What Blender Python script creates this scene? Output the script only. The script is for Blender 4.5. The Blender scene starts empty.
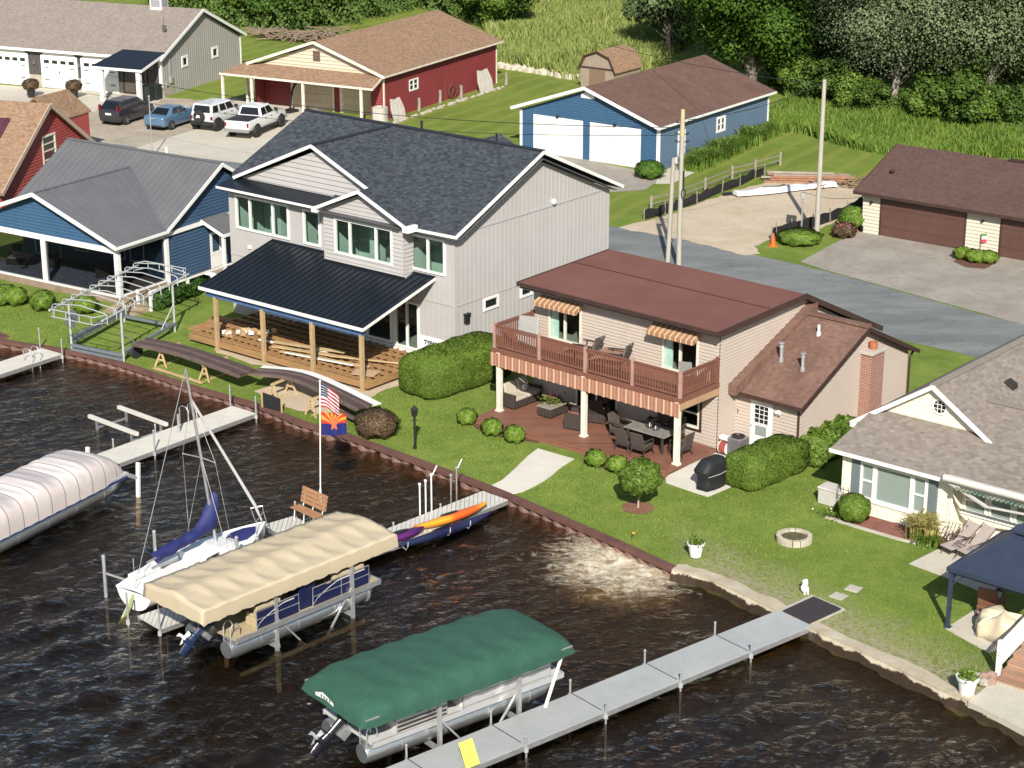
# lake shore houses, docks and boats seen from a drone; lengths in metres, lawn at z = 0
import bpy,bmesh,math,random
import numpy as np
R=math.radians
scene=bpy.context.scene
COL=scene.collection
CAM_H,CAM_F,CAM_P=28.5,2000.0,R(19.1)
def at(px,py,z=0.0):
 """real ground (or height z) point that was surveyed at this spot of the photo"""
 dx=(px-512)/CAM_F;dy=(py-384)/CAM_F
 c,s=math.cos(CAM_P),math.sin(CAM_P)
 t=(z-CAM_H)/(-s-dy*c)
 return(dx*t,(c-dy*s)*t,z)
def at2(px,py,z=0.0):
 return at(px,py,z)[:2]
WZ=-0.34
class MB:
 def __init__(s):
  s.v=[];s.f=[];s.m=[]
 def add(s,vs,fs,mi=0):
  n=len(s.v);s.v+=[tuple(p)for p in vs]
  s.f+=[tuple(i+n for i in f)for f in fs];s.m+=[mi]*len(fs)
  return s
 def box(s,x0,x1,y0,y1,z0,z1,mi=0):
  return s.add([(x0,y0,z0),(x1,y0,z0),(x1,y1,z0),(x0,y1,z0),(x0,y0,z1),(x1,y0,z1),(x1,y1,z1),(x0,y1,z1)],[(0,3,2,1),(4,5,6,7),(0,1,5,4),(1,2,6,5),(2,3,7,6),(3,0,4,7)],mi)
 def hexa(s,b,t,mi=0):
  """b, t: 4 points each, same order"""
  return s.add(list(b)+list(t),[(0,3,2,1),(4,5,6,7),(0,1,5,4),(1,2,6,5),(2,3,7,6),(3,0,4,7)],mi)
 def bar(s,p,q,w,h,mi=0,up=(0,0,1)):
  """square bar between p and q, centred; w sideways, h along up"""
  p=np.array(p,float);q=np.array(q,float);d=q-p;L=np.linalg.norm(d)
  if L<1e-6:return s
  d/=L;u=np.array(up,float);sd=np.cross(d,u)
  if np.linalg.norm(sd)<1e-4:sd=np.cross(d,(1,0,0))
  sd/=np.linalg.norm(sd);u=np.cross(sd,d)
  a=sd*w/2;b=u*h/2
  return s.hexa([p-a-b,p+a-b,p+a+b,p-a+b],[q-a-b,q+a-b,q+a+b,q-a+b],mi)
 def tube(s,pts,r,n=8,mi=0,r2=None,caps=True):
  pts=[np.array(p,float)for p in pts];k=len(pts)
  rs=list(r)if isinstance(r,(list,tuple))else[r+((r if r2 is None else r2)-r)*i/max(1,k-1)for i in range(k)]
  prev=None;vs=[]
  for i,p in enumerate(pts):
   d=(pts[i+1]-p if i==0 else p-pts[i-1]if i==k-1 else pts[i+1]-pts[i-1])
   d=d/(np.linalg.norm(d)+1e-9)
   ref=prev if prev is not None else(np.array((0,0,1.))if abs(d[2])<.9 else np.array((1.,0,0)))
   a=ref-d*ref.dot(d);a/=np.linalg.norm(a)+1e-9;prev=a;b=np.cross(d,a)
   for j in range(n):
    t=2*math.pi*j/n
    vs.append(tuple(p+(a*math.cos(t)+b*math.sin(t))*rs[i]))
  fs=[]
  for i in range(k-1):
   for j in range(n):
    j2=(j+1)%n
    fs.append((i*n+j,i*n+j2,(i+1)*n+j2,(i+1)*n+j))
  if caps:
   fs.append(tuple(range(n-1,-1,-1)));fs.append(tuple((k-1)*n+j for j in range(n)))
  return s.add(vs,fs,mi)
 def prism(s,poly,z0,z1,mi=0):
  n=len(poly)
  vs=[(x,y,z0)for x,y in poly]+[(x,y,z1)for x,y in poly]
  return s.add(vs,[tuple(range(n-1,-1,-1)),tuple(range(n,2*n))]+[(i,(i+1)%n,n+(i+1)%n,n+i)for i in range(n)],mi)
 def extr(s,pts,d,mi=0):
  n=len(pts);d=np.array(d,float)
  vs=[tuple(p)for p in pts]+[tuple(np.array(p)+d)for p in pts]
  return s.add(vs,[tuple(range(n-1,-1,-1)),tuple(range(n,2*n))]+[(i,(i+1)%n,n+(i+1)%n,n+i)for i in range(n)],mi)
 def lathe(s,prof,c=(0,0),n=16,mi=0):
  vs=[];fs=[]
  for r,z in prof:
   for j in range(n):
    t=2*math.pi*j/n;vs.append((c[0]+r*math.cos(t),c[1]+r*math.sin(t),z))
  for i in range(len(prof)-1):
   for j in range(n):
    j2=(j+1)%n;fs.append((i*n+j,i*n+j2,(i+1)*n+j2,(i+1)*n+j))
  fs.append(tuple(range(n-1,-1,-1)));k=len(prof)-1;fs.append(tuple(k*n+j for j in range(n)))
  return s.add(vs,fs,mi)
 def disc(s,c,ax,r,w,n=20,mi=0):
  """short cylinder centred at c along ax"""
  ax=np.array(ax,float);ax/=np.linalg.norm(ax);c=np.array(c,float)
  return s.tube([c-ax*w/2,c+ax*w/2],r,n,mi)
 def ball(s,c,r,n=8,mi=0,sq=(1,1,1)):
  vs=[];fs=[];k=n//2+1
  for i in range(k):
   ph=math.pi*i/(k-1)
   rr=max(math.sin(ph),.02)
   for j in range(n):
    t=2*math.pi*j/n
    vs.append((c[0]+r*sq[0]*rr*math.cos(t),c[1]+r*sq[1]*rr*math.sin(t),c[2]-r*sq[2]*math.cos(ph)))
  for i in range(k-1):
   for j in range(n):
    j2=(j+1)%n;fs.append((i*n+j,i*n+j2,(i+1)*n+j2,(i+1)*n+j))
  fs.append(tuple(range(n-1,-1,-1)));fs.append(tuple((k-1)*n+j for j in range(n)))
  return s.add(vs,fs,mi)
 def grid(s,fn,nu,nv,mi=0):
  vs=[fn(i/nu,j/nv)for i in range(nu+1)for j in range(nv+1)]
  fs=[(i*(nv+1)+j,(i+1)*(nv+1)+j,(i+1)*(nv+1)+j+1,i*(nv+1)+j+1)for i in range(nu)for j in range(nv)]
  return s.add(vs,fs,mi)
 def loft(s,rings,mi=0,closed=True,caps=True):
  n=len(rings[0]);vs=[p for r in rings for p in r];fs=[]
  for i in range(len(rings)-1):
   for j in range(n if closed else n-1):
    j2=(j+1)%n;fs.append((i*n+j,i*n+j2,(i+1)*n+j2,(i+1)*n+j))
  if caps and closed:
   fs.append(tuple(range(n-1,-1,-1)));k=len(rings)-1;fs.append(tuple(k*n+j for j in range(n)))
  return s.add(vs,fs,mi)
 def build(s,name,mats,parent=None,smooth=False,bevel=0,solid=0,label=None,uv=True,fix=True,loc=None,rz=0):
  me=bpy.data.meshes.new(name)
  me.from_pydata(s.v,[],s.f)
  if not isinstance(mats,(list,tuple)):mats=[mats]
  for m in mats:me.materials.append(m)
  if len(mats)>1:me.polygons.foreach_set('material_index',s.m)
  if fix:
   bm=bmesh.new();bm.from_mesh(me)
   bmesh.ops.recalc_face_normals(bm,faces=bm.faces)
   bm.to_mesh(me);bm.free()
  if uv:plane_uv(me)
  me.update()
  o=bpy.data.objects.new(name,me);COL.objects.link(o)
  if parent is not None:o.parent=parent
  if loc is not None:o.location=loc
  if rz:o.rotation_euler=(0,0,rz)
  if smooth:
   me.polygons.foreach_set('use_smooth',[True]*len(me.polygons))
   md=None
   if smooth!='all':
    try:me.set_sharp_from_angle(angle=R(40))
    except Exception:pass
  if bevel:
   b=o.modifiers.new('bevel','BEVEL');b.width=bevel;b.segments=2;b.limit_method='ANGLE';b.angle_limit=R(40)
  if solid:
   b=o.modifiers.new('solid','SOLIDIFY');b.thickness=solid;b.offset=0
  if label:o['label']=label
  return o
def plane_uv(me):
 """metric uv for every face: u horizontal along the face, v up the face"""
 nl=len(me.loops)
 if nl==0:return
 co=np.empty(len(me.vertices)*3);me.vertices.foreach_get('co',co);co=co.reshape(-1,3)
 vi=np.empty(nl,int);me.loops.foreach_get('vertex_index',vi)
 npol=len(me.polygons);nr=np.empty(npol*3);me.polygons.foreach_get('normal',nr);nr=nr.reshape(-1,3)
 tot=np.empty(npol,int);me.polygons.foreach_get('loop_total',tot)
 pi=np.repeat(np.arange(npol),tot)
 flat=np.hypot(nr[:,0],nr[:,1])<1e-3
 t=np.stack([-nr[:,1],nr[:,0],np.zeros(npol)],1)
 t[flat]=(1,0,0)
 sgn=np.where((t[:,0]+t[:,1]*.37)<0,-1,1);t*=sgn[:,None]
 t/=np.linalg.norm(t,axis=1)[:,None]+1e-12
 b=np.cross(nr,t);b*=np.where(b[:,2]+b[:,1]*1e-3<0,-1,1)[:,None]
 p=co[vi]
 uv=np.stack([(p*t[pi]).sum(1),(p*b[pi]).sum(1)],1)
 l=me.uv_layers.new(name='UVMap');l.data.foreach_set('uv',uv.ravel())
def props(o,label=None,cat=None,group=None,kind=None):
 if label:o['label']=label
 if cat:o['category']=cat
 if group:o['group']=group
 if kind:o['kind']=kind
 return o
def thing(name,label,cat,loc=(0,0,0),rz=0,group=None):
 o=bpy.data.objects.new(name,None);COL.objects.link(o)
 o.empty_display_size=.2
 o.location=(loc[0],loc[1],loc[2]if len(loc)>2 else 0);o.rotation_euler=(0,0,rz)
 return props(o,label,cat,group)
def copy_tree(o,parent=None):
 c=o.copy();COL.objects.link(c);c.parent=parent
 for ch in list(o.children):copy_tree(ch,c)
 return c
def nt(name):
 m=bpy.data.materials.new(name);m.use_nodes=True
 t=m.node_tree
 for n in list(t.nodes):t.nodes.remove(n)
 out=t.nodes.new('ShaderNodeOutputMaterial')
 return m,t,out
class N:
 """tiny node helper"""
 def __init__(s,t):s.t=t
 def n(s,typ,ins=None,**kw):
  d=s.t.nodes.new(typ)
  for k,v in kw.items():setattr(d,k,v)
  for k,v in(ins or{}).items():
   if hasattr(v,'is_output')or isinstance(v,bpy.types.NodeSocket):s.t.links.new(v,d.inputs[k])
   else:d.inputs[k].default_value=v
  return d
 def noise(s,vec,scale,detail=4,rough=.6,dist=0):
  return s.n('ShaderNodeTexNoise',{'Vector':vec,'Scale':scale,'Detail':detail,'Roughness':rough,'Distortion':dist}).outputs['Fac']
 def ramp(s,fac,stops):
  d=s.n('ShaderNodeValToRGB',{'Fac':fac});cr=d.color_ramp
  while len(cr.elements)<len(stops):cr.elements.new(.5)
  for e,(p,c)in zip(cr.elements,stops):
   e.position=p;e.color=(c,c,c,1)if isinstance(c,(int,float))else(*c[:3],1)
  return d.outputs['Color']
 def mix(s,a,b,fac,mode='MIX'):
  d=s.n('ShaderNodeMix',data_type='RGBA',blend_type=mode)
  for sock,v in((d.inputs[0],fac),(d.inputs[6],a),(d.inputs[7],b)):
   if isinstance(v,bpy.types.NodeSocket):s.t.links.new(v,sock)
   elif sock is d.inputs[0]:sock.default_value=v
   else:sock.default_value=(*v[:3],1)
  return d.outputs[2]
 def math(s,op,a,b=0.0,c=None):
  ins={0:a,1:b}
  if c is not None:ins[2]=c
  return s.n('ShaderNodeMath',ins,operation=op).outputs[0]
 def mapping(s,vec,scale=(1,1,1),rot=(0,0,0),loc=(0,0,0)):
  return s.n('ShaderNodeMapping',{'Vector':vec,'Scale':scale,'Rotation':rot,'Location':loc}).outputs[0]
 def coord(s,w='Object'):
  return s.n('ShaderNodeTexCoord').outputs[w]
 def schlick(s,normal=None,f0=.04):
  lw=s.n('ShaderNodeLayerWeight',{'Blend':.5}if normal is None else{'Blend':.5,'Normal':normal}).outputs['Facing']
  return s.math('ADD',s.math('MULTIPLY',s.math('POWER',lw,5.0),1-f0),f0)
 def bump(s,h,strength=.5,dist=.02,normal=None):
  ins={'Height':h,'Strength':strength,'Distance':dist}
  if normal is not None:ins['Normal']=normal
  return s.n('ShaderNodeBump',ins).outputs[0]
def mul(c,k):return tuple(min(1,x*k)for x in c[:3])
MATS={}
def mat(name,col,rough=.6,var=.18,scale=3.0,metal=0.0,bump=0.0,bscale=40,spec=.5,coat=0.0,grime=0.0,stretch=None,hue=None):
 """base colour broken by two noises, optional bump, optional dirt"""
 if name in MATS:return MATS[name]
 m,t,out=nt(name);h=N(t)
 v=h.coord('Object')
 if stretch:v=h.mapping(v,scale=stretch)
 a=h.noise(v,scale,5,.65);b=h.noise(v,scale*9,3,.6)
 c=h.mix(mul(col,1-var),mul(col,1+var),h.ramp(a,[(.3,0),(.7,1)]))
 c=h.mix(c,mul(hue or col,1-var*.8),h.math('MULTIPLY',h.ramp(b,[(.45,0),(.75,1)]),.6))
 if grime:
  g=h.noise(v,scale*.5,6,.75,.4)
  c=h.mix(c,mul(col,.55),h.math('MULTIPLY',h.ramp(g,[(.5,0),(.72,1)]),grime))
 ins={'Base Color':c,'Roughness':h.math('ADD',h.math('MULTIPLY',a,.16),max(.02,rough-.08)),'Metallic':metal,'Specular IOR Level':spec,'Coat Weight':coat}
 if bump:ins['Normal']=h.bump(h.noise(v,bscale,4,.6),bump,.02)
 p=h.n('ShaderNodeBsdfPrincipled',ins)
 t.links.new(p.outputs[0],out.inputs[0]);MATS[name]=m
 return m
def shingle(name,c1,c2,c3,w=.21,hgt=.135,stain=.25,streak=False):
 m,t,out=nt(name);h=N(t)
 uv=h.n('ShaderNodeUVMap').outputs[0]
 br=h.n('ShaderNodeTexBrick',{'Vector':uv,'Color1':(0,0,0,1),'Color2':(1,1,1,1),'Mortar':(.5,.5,.5,1),'Scale':1.0,'Mortar Size':.006,'Bias':0.0,'Brick Width':w,'Row Height':hgt},offset=.37,squash=1)
 b2=h.n('ShaderNodeTexBrick',{'Vector':h.mapping(uv,loc=(.11,0,0)),'Color1':(0,0,0,1),'Color2':(1,1,1,1),'Mortar':(.5,.5,.5,1),'Scale':1.0,'Mortar Size':.0,'Bias':0.0,'Brick Width':w*.61,'Row Height':hgt},offset=.5)
 c=h.mix(c1,c2,br.outputs['Color']);c=h.mix(c,c3,h.math('MULTIPLY',b2.outputs['Color'],.6))
 o=h.coord('Object')
 c=h.mix(c,mul(c1,.62),h.math('MULTIPLY',h.ramp(h.noise(h.mapping(uv,scale=(1,.35,1))if streak else o,.55,5,.7),[(.42,0),(.7,1)]),stain))
 fine=h.noise(uv,55,3,.7)
 c=h.mix(c,mul(c2,1.25),h.math('MULTIPLY',h.ramp(fine,[(.5,0),(.8,1)]),.4))
 sep=h.n('ShaderNodeSeparateXYZ',{0:uv})
 saw=h.math('FRACT',h.math('DIVIDE',sep.outputs[1],hgt))
 hh=h.math('ADD',h.math('MULTIPLY',saw,-.5),h.math('MULTIPLY',b2.outputs['Color'],.35))
 hh=h.math('ADD',hh,h.math('MULTIPLY',fine,.3))
 p=h.n('ShaderNodeBsdfPrincipled',{'Base Color':c,'Roughness':.92,'Specular IOR Level':.2,'Normal':h.bump(hh,.7,.018)})
 t.links.new(p.outputs[0],out.inputs[0]);MATS[name]=m
 return m
def brickmat(name,c1,c2,mortar,w=.22,hgt=.075,ms=.012,rough=.85):
 m,t,out=nt(name);h=N(t)
 uv=h.n('ShaderNodeUVMap').outputs[0]
 br=h.n('ShaderNodeTexBrick',{'Vector':uv,'Color1':(*c1,1),'Color2':(*c2,1),'Mortar':(*mortar,1),'Scale':1.0,'Mortar Size':ms,'Bias':0.0,'Brick Width':w,'Row Height':hgt})
 c=h.mix(br.outputs['Color'],mul(c1,.6),h.math('MULTIPLY',h.noise(uv,3,5),.4))
 p=h.n('ShaderNodeBsdfPrincipled',{'Base Color':c,'Roughness':rough,'Normal':h.bump(br.outputs['Fac'],-.6,.015)})
 t.links.new(p.outputs[0],out.inputs[0]);MATS[name]=m
 return m
def planks(name,c1,c2,w=.14,axis=1,L=3.6,rough=.75,gap=.006,weather=.3):
 """boards in uv space: axis 1 boards run along u"""
 m,t,out=nt(name);h=N(t)
 uv=h.n('ShaderNodeUVMap').outputs[0]
 if axis==0:uv=h.mapping(uv,rot=(0,0,math.pi/2))
 br=h.n('ShaderNodeTexBrick',{'Vector':uv,'Color1':(*c1,1),'Color2':(*c2,1),'Mortar':(*mul(c1,.3),1),'Scale':1.0,'Mortar Size':gap,'Bias':0.0,'Brick Width':L,'Row Height':w})
 g=h.noise(h.mapping(uv,scale=(1.2,26,1)),2.0,5,.7)
 c=h.mix(br.outputs['Color'],mul(c1,.6),h.math('MULTIPLY',h.ramp(g,[(.4,0),(.75,1)]),.5))
 c=h.mix(c,mul(c2,1.25),h.math('MULTIPLY',h.ramp(h.noise(h.coord('Object'),.8,5),[(.45,0),(.7,1)]),weather))
 p=h.n('ShaderNodeBsdfPrincipled',{'Base Color':c,'Roughness':rough,'Normal':h.bump(h.math('ADD',h.math('MULTIPLY',br.outputs['Fac'],-1),h.math('MULTIPLY',g,.25)),.5,.012)})
 t.links.new(p.outputs[0],out.inputs[0]);MATS[name]=m
 return m
def stripes(name,cols,period,axis=0,rough=.8,trans=.15):
 """woven fabric with colour stripes across u (axis 0) or v; cols = [(start fraction, colour)]"""
 m,t,out=nt(name);h=N(t)
 uv=h.n('ShaderNodeUVMap').outputs[0]
 sep=h.n('ShaderNodeSeparateXYZ',{0:uv})
 f=h.math('FRACT',h.math('DIVIDE',h.math('ADD',sep.outputs[axis],500.0),period))
 d=h.n('ShaderNodeValToRGB',{'Fac':f});cr=d.color_ramp;cr.interpolation='CONSTANT'
 while len(cr.elements)<len(cols):cr.elements.new(.5)
 for e,(p_,c_)in zip(cr.elements,cols):e.position=p_;e.color=(*c_,1)
 c=h.mix(d.outputs['Color'],(.05,.04,.03),h.math('MULTIPLY',h.ramp(h.noise(h.coord('Object'),2.2,6,.7),[(.5,0),(.8,1)]),.25))
 p=h.n('ShaderNodeBsdfPrincipled',{'Base Color':c,'Roughness':rough,'Specular IOR Level':.2,'Normal':h.bump(h.noise(h.coord('Object'),6,4),.35,.03)})
 t.links.new(p.outputs[0],out.inputs[0]);MATS[name]=m
 return m
def glass(name,tint=(.72,.86,.8),refl=1.0,ior=1.5,opac=0.0,back=(.02,.025,.025)):
 m,t,out=nt(name);h=N(t)
 fr=h.schlick()
 wob=h.bump(h.noise(h.coord('Object'),1.3,2),.05,.05)
 tr=h.n('ShaderNodeBsdfTransparent',{'Color':(*tint,1)})
 gl=h.n('ShaderNodeBsdfGlossy',{'Color':(1,1,1,1),'Roughness':.02,'Normal':wob})
 base=tr.outputs[0]
 if opac:
  df=h.n('ShaderNodeBsdfDiffuse',{'Color':(*back,1)})
  base=h.n('ShaderNodeMixShader',{0:opac,1:tr.outputs[0],2:df.outputs[0]}).outputs[0]
 mx=h.n('ShaderNodeMixShader',{0:h.math('MINIMUM',h.math('MULTIPLY',fr,refl),1.0),1:base,2:gl.outputs[0]})
 t.links.new(mx.outputs[0],out.inputs[0]);MATS[name]=m
 return m
def leafmat(name,c1,c2,c3,rough=.55,trans=.25,nscale=.9):
 """leaves: colour differs from leaf to leaf and from clump to clump"""
 m,t,out=nt(name);h=N(t)
 rnd=h.n('ShaderNodeNewGeometry').outputs['Random Per Island']
 cl=h.noise(h.coord('Object'),nscale,3,.6)
 c=h.mix(c1,c2,h.ramp(cl,[(.35,0),(.65,1)]))
 c=h.mix(c,c3,h.ramp(rnd,[(.45,0),(1,.85)]))
 c=h.mix(c,mul(c1,.6),h.ramp(rnd,[(0,.5),(.25,0)]))
 at_=h.n('ShaderNodeAttribute',attribute_name='lean').outputs['Vector']
 at_=h.n('ShaderNodeVectorTransform',{0:at_},vector_type='VECTOR',convert_from='OBJECT',convert_to='WORLD').outputs[0]
 vm=lambda op,a,b:h.n('ShaderNodeVectorMath',{0:a,1:b},operation=op).outputs[0]
 nn=h.n('ShaderNodeVectorMath',{0:vm('ADD',vm('MULTIPLY',h.n('ShaderNodeNewGeometry').outputs['Normal'],(.55,.55,.55)),at_)},operation='NORMALIZE').outputs[0]
 p=h.n('ShaderNodeBsdfPrincipled',{'Base Color':c,'Roughness':rough,'Specular IOR Level':.12,'Normal':nn})
 tl=h.n('ShaderNodeBsdfTranslucent',{'Color':c,'Normal':nn})
 mx=h.n('ShaderNodeMixShader',{0:trans,1:p.outputs[0],2:tl.outputs[0]})
 t.links.new(mx.outputs[0],out.inputs[0]);MATS[name]=m
 return m
white=mat('white_paint',(.78,.78,.76),.45,.05,2,grime=.12)
alum=mat('brushed_aluminium',(.62,.63,.64),.38,.12,4,metal=.75,grime=.2)
galv=mat('galvanised_steel',(.50,.51,.52),.48,.15,5,metal=.6,grime=.3)
blackm=mat('black_metal',(.018,.018,.02),.45,.2,5)
rubber=mat('tyre_rubber',(.022,.022,.022),.85,.2,8)
lumber=mat('fresh_lumber',(.50,.36,.19),.75,.18,2,stretch=(1,1,1),bump=.1)
pine_post=mat('pine_post',(.40,.285,.155),.7,.2,3,bump=.1)
concrete=mat('concrete',(.46,.43,.37),.9,.14,.7,bump=.25,bscale=60,grime=.35)
stone_c=mat('field_stone',(.38,.34,.29),.9,.3,4,bump=.5,bscale=9,grime=.3)
soil=mat('bark_mulch',(.14,.06,.04),.95,.45,9,bump=1.0,bscale=60)
cam_d=bpy.data.cameras.new('camera');cam=bpy.data.objects.new('camera',cam_d);COL.objects.link(cam)
cam_d.sensor_width=36;cam_d.lens=CAM_F/1024*36;cam_d.clip_end=3000;cam_d.clip_start=.5
cam.location=(0,0,CAM_H);cam.rotation_euler=(math.pi/2-CAM_P,0,0)
scene.camera=cam
SUN_EL=R(35)
sd=bpy.data.lights.new('sun','SUN');sd.energy=5.0;sd.angle=R(.53);sd.color=(1,.94,.84)
so=bpy.data.objects.new('sun',sd);COL.objects.link(so);so.rotation_euler=(math.pi/2-SUN_EL,0,R(1));so.location=(0,-40,60)
w=bpy.data.worlds.new('World');scene.world=w;w.use_nodes=True
wt=w.node_tree
for n in list(wt.nodes):wt.nodes.remove(n)
sky=wt.nodes.new('ShaderNodeTexSky');sky.sky_type='NISHITA';sky.sun_disc=False
sky.sun_elevation=SUN_EL;sky.sun_rotation=R(180);sky.air_density=1.2;sky.dust_density=1.0;sky.ozone_density=1.3
bg=wt.nodes.new('ShaderNodeBackground');bg.inputs['Strength'].default_value=.078
wo=wt.nodes.new('ShaderNodeOutputWorld')
wt.links.new(sky.outputs[0],bg.inputs[0]);wt.links.new(bg.outputs[0],wo.inputs[0])
scene.view_settings.view_transform='Standard';scene.view_settings.look='None'
scene.view_settings.exposure=.42;scene.view_settings.gamma=1;scene.view_settings.use_curve_mapping=False
scene.cycles.max_bounces=8;scene.cycles.transparent_max_bounces=16;scene.cycles.caustics_reflective=False;scene.cycles.caustics_refractive=False
def resample(pts,step):
 pts=[np.array(p[:2],float)for p in pts];out=[pts[0]]
 for a,b in zip(pts[:-1],pts[1:]):
  L=np.linalg.norm(b-a);n=max(1,int(round(L/step)))
  for i in range(1,n+1):out.append(a+(b-a)*i/n)
 return out
def offs(pts,d):
 """offset polyline to its left (land side when walking west to east is +)"""
 out=[]
 for i,p in enumerate(pts):
  a=pts[max(0,i-1)];b=pts[min(len(pts)-1,i+1)]
  t=np.array(b)-np.array(a);t=t/(np.linalg.norm(t)+1e-9)
  out.append((p[0]-t[1]*d,p[1]+t[0]*d))
 return out
def spline(pts,k=6):
 pts=[np.array(p[:2],float)for p in pts];q=[pts[0]]+pts+[pts[-1]];out=[]
 for i in range(1,len(q)-2):
  for j in range(k):
   t=j/k;a,b,c,d=q[i-1],q[i],q[i+1],q[i+2]
   out.append(.5*((2*b)+(c-a)*t+(2*a-5*b+4*c-d)*t*t+(3*b-a-3*c+d)*t**3))
 out.append(pts[-1]);return[tuple(p)for p in out]
def inpoly(x,y,poly):
 x=np.asarray(x);y=np.asarray(y);r=np.zeros(x.shape,bool);n=len(poly)
 for i in range(n):
  x1,y1=poly[i][:2];x2,y2=poly[(i+1)%n][:2]
  c=((y1>y)!=(y2>y))&(x<(x2-x1)*(y-y1)/(y2-y1+1e-12)+x1)
  r^=c
 return r
def sheet(name,poly,z,m,kind='structure',wob=0.0,seed=0,th=0):
 """flat ground sheet from a world polygon, edge slightly irregular if wob"""
 if wob:
  rr=random.Random(seed);p2=resample(list(poly)+[poly[0]],.5)[:-1]
  poly=[(p[0]+rr.uniform(-wob,wob),p[1]+rr.uniform(-wob,wob))for p in p2]
 bm=bmesh.new()
 vs=[bm.verts.new((p[0],p[1],z))for p in poly]
 f=bm.faces.new(vs);bmesh.ops.triangulate(bm,faces=[f])
 for f in bm.faces:
  f.normal_update()
  if f.normal.z<0:f.normal_flip()
 if th:
  r=bmesh.ops.extrude_face_region(bm,geom=list(bm.faces))
  bmesh.ops.translate(bm,vec=(0,0,-th),verts=[g for g in r['geom']if isinstance(g,bmesh.types.BMVert)])
  bmesh.ops.recalc_face_normals(bm,faces=bm.faces)
 me=bpy.data.meshes.new(name);bm.to_mesh(me);bm.free();me.materials.append(m);plane_uv(me)
 o=bpy.data.objects.new(name,me);COL.objects.link(o)
 if kind:o['kind']=kind
 return o
PILE=[at2(*p)for p in[(-60,325),(0,341),(65,351),(120,364),(190,387),(260,407),(300,423),(345,436),(420,463),(490,489),(560,519),(620,545),(672,569)]]
PILE=spline([(-300,200),(-60,103)]+PILE,4)
CONC=spline([at2(*p)for p in[(672,570),(710,580),(776,611),(809,628),(875,658),(940,690),(968,701),(1024,729)]]+[(24,40),(60,-5)],4)
SHORE=PILE+CONC[1:]
def lawnmat():
 m,t,out=nt('lawn');h=N(t);o=h.coord('Object')
 big=h.noise(o,.16,4,.6);mid=h.noise(o,.9,5,.7,.3);fine=h.noise(o,9,4,.75);vf=h.noise(o,45,2,.7)
 c=h.mix((.130,.210,.032),(.245,.315,.065),h.ramp(mid,[(.32,0),(.7,1)]))
 c=h.mix(c,(.095,.150,.022),h.math('MULTIPLY',h.ramp(big,[(.45,0),(.62,1)]),.5))
 c=h.mix(c,(.32,.36,.10),h.math('MULTIPLY',h.ramp(fine,[(.5,0),(.78,1)]),.45))
 c=h.mix(c,(.05,.085,.012),h.math('MULTIPLY',h.ramp(vf,[(.5,0),(.75,1)]),.45))
 sp=h.n('ShaderNodeSeparateXYZ',{0:o})
 x,y=sp.outputs[0],sp.outputs[1]
 st=h.math('SINE',h.math('ADD',h.math('ADD',h.math('MULTIPLY',x,3.1),h.math('MULTIPLY',y,-1.75)),h.math('MULTIPLY',big,6)))
 back=h.ramp(h.math('DIVIDE',y,200.0),[(.52,0),(.55,1)])
 c=h.mix(c,(.17,.215,.035),h.math('MULTIPLY',back,.35))
 c=h.mix(c,(.25,.27,.06),h.math('MULTIPLY',h.math('MULTIPLY',h.ramp(st,[(.3,0),(.8,1)]),back),.55))
 d=h.math('ADD',h.math('MULTIPLY',h.math('SUBTRACT',x,6.6),.787),h.math('MULTIPLY',h.math('SUBTRACT',y,63.2),.617))
 d=h.math('ADD',d,h.math('MULTIPLY',h.math('SUBTRACT',mid,.5),3.2))
 right=h.ramp(h.math('DIVIDE',h.math('SUBTRACT',x,5.0),20.0),[(.02,0),(.12,1)])
 dry=h.math('MULTIPLY',h.ramp(h.math('DIVIDE',d,5.0),[(.12,1),(.5,0)]),right)
 dry=h.math('MULTIPLY',dry,h.ramp(h.noise(o,5,5,.8,.5),[(.40,.1),(.56,1)]))
 c=h.mix(c,h.mix((.30,.25,.15),(.50,.44,.32),fine),h.math('MULTIPLY',dry,.95))
 hh=h.math('ADD',h.math('MULTIPLY',fine,.6),h.math('MULTIPLY',vf,.5))
 p=h.n('ShaderNodeBsdfPrincipled',{'Base Color':c,'Roughness':.95,'Specular IOR Level':.15,'Normal':h.bump(hh,.9,.07)})
 t.links.new(p.outputs[0],out.inputs[0]);return m
LAWN=lawnmat()
inner=offs(SHORE,.12)
ground_poly=[(p[0],p[1])for p in inner]+[(400,-60),(420,700),(-420,700),(-420,240)]
sheet('ground',ground_poly,0,LAWN)
pile_m=mat('rusted_sheet_pile',(.20,.115,.095),.85,.3,2.5,bump=.3,grime=.5,hue=(.30,.22,.20))
cap_m=mat('red_brown_cap',(.135,.062,.05),.8,.3,1.6,bump=.2,grime=.4)
sw=thing('seawall','rusty corrugated sheet pile seawall with a red brown cap along the lawns','seawall',(0,0,0))
pp=resample(PILE,.16);pp=[p for p in pp if p[0]>-75]
b=MB()
fr=[]
for i,p in enumerate(offs(pp,0)):
 k=(0,0,.13,.13)[i%4];a_,c_=pp[max(0,i-1)],pp[min(len(pp)-1,i+1)]
 tt=np.array(c_)-np.array(a_);tt/=np.linalg.norm(tt);fr.append((p[0]-tt[1]*(-.02+k),p[1]+tt[0]*(-.02+k)))
b.loft([[(p[0],p[1],-1.6),(p[0],p[1],-.06)]for p in fr],closed=False)
b.build('sheet_piling',pile_m,sw)
b=MB();o0=offs(pp,-.07);o1=offs(pp,.22)
b.loft([[(a[0],a[1],-.11),(a[0],a[1],.05),(c[0],c[1],.05),(c[0],c[1],-.11)]for a,c in zip(o0,o1)])
b.build('wall_cap',cap_m,sw)
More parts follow.
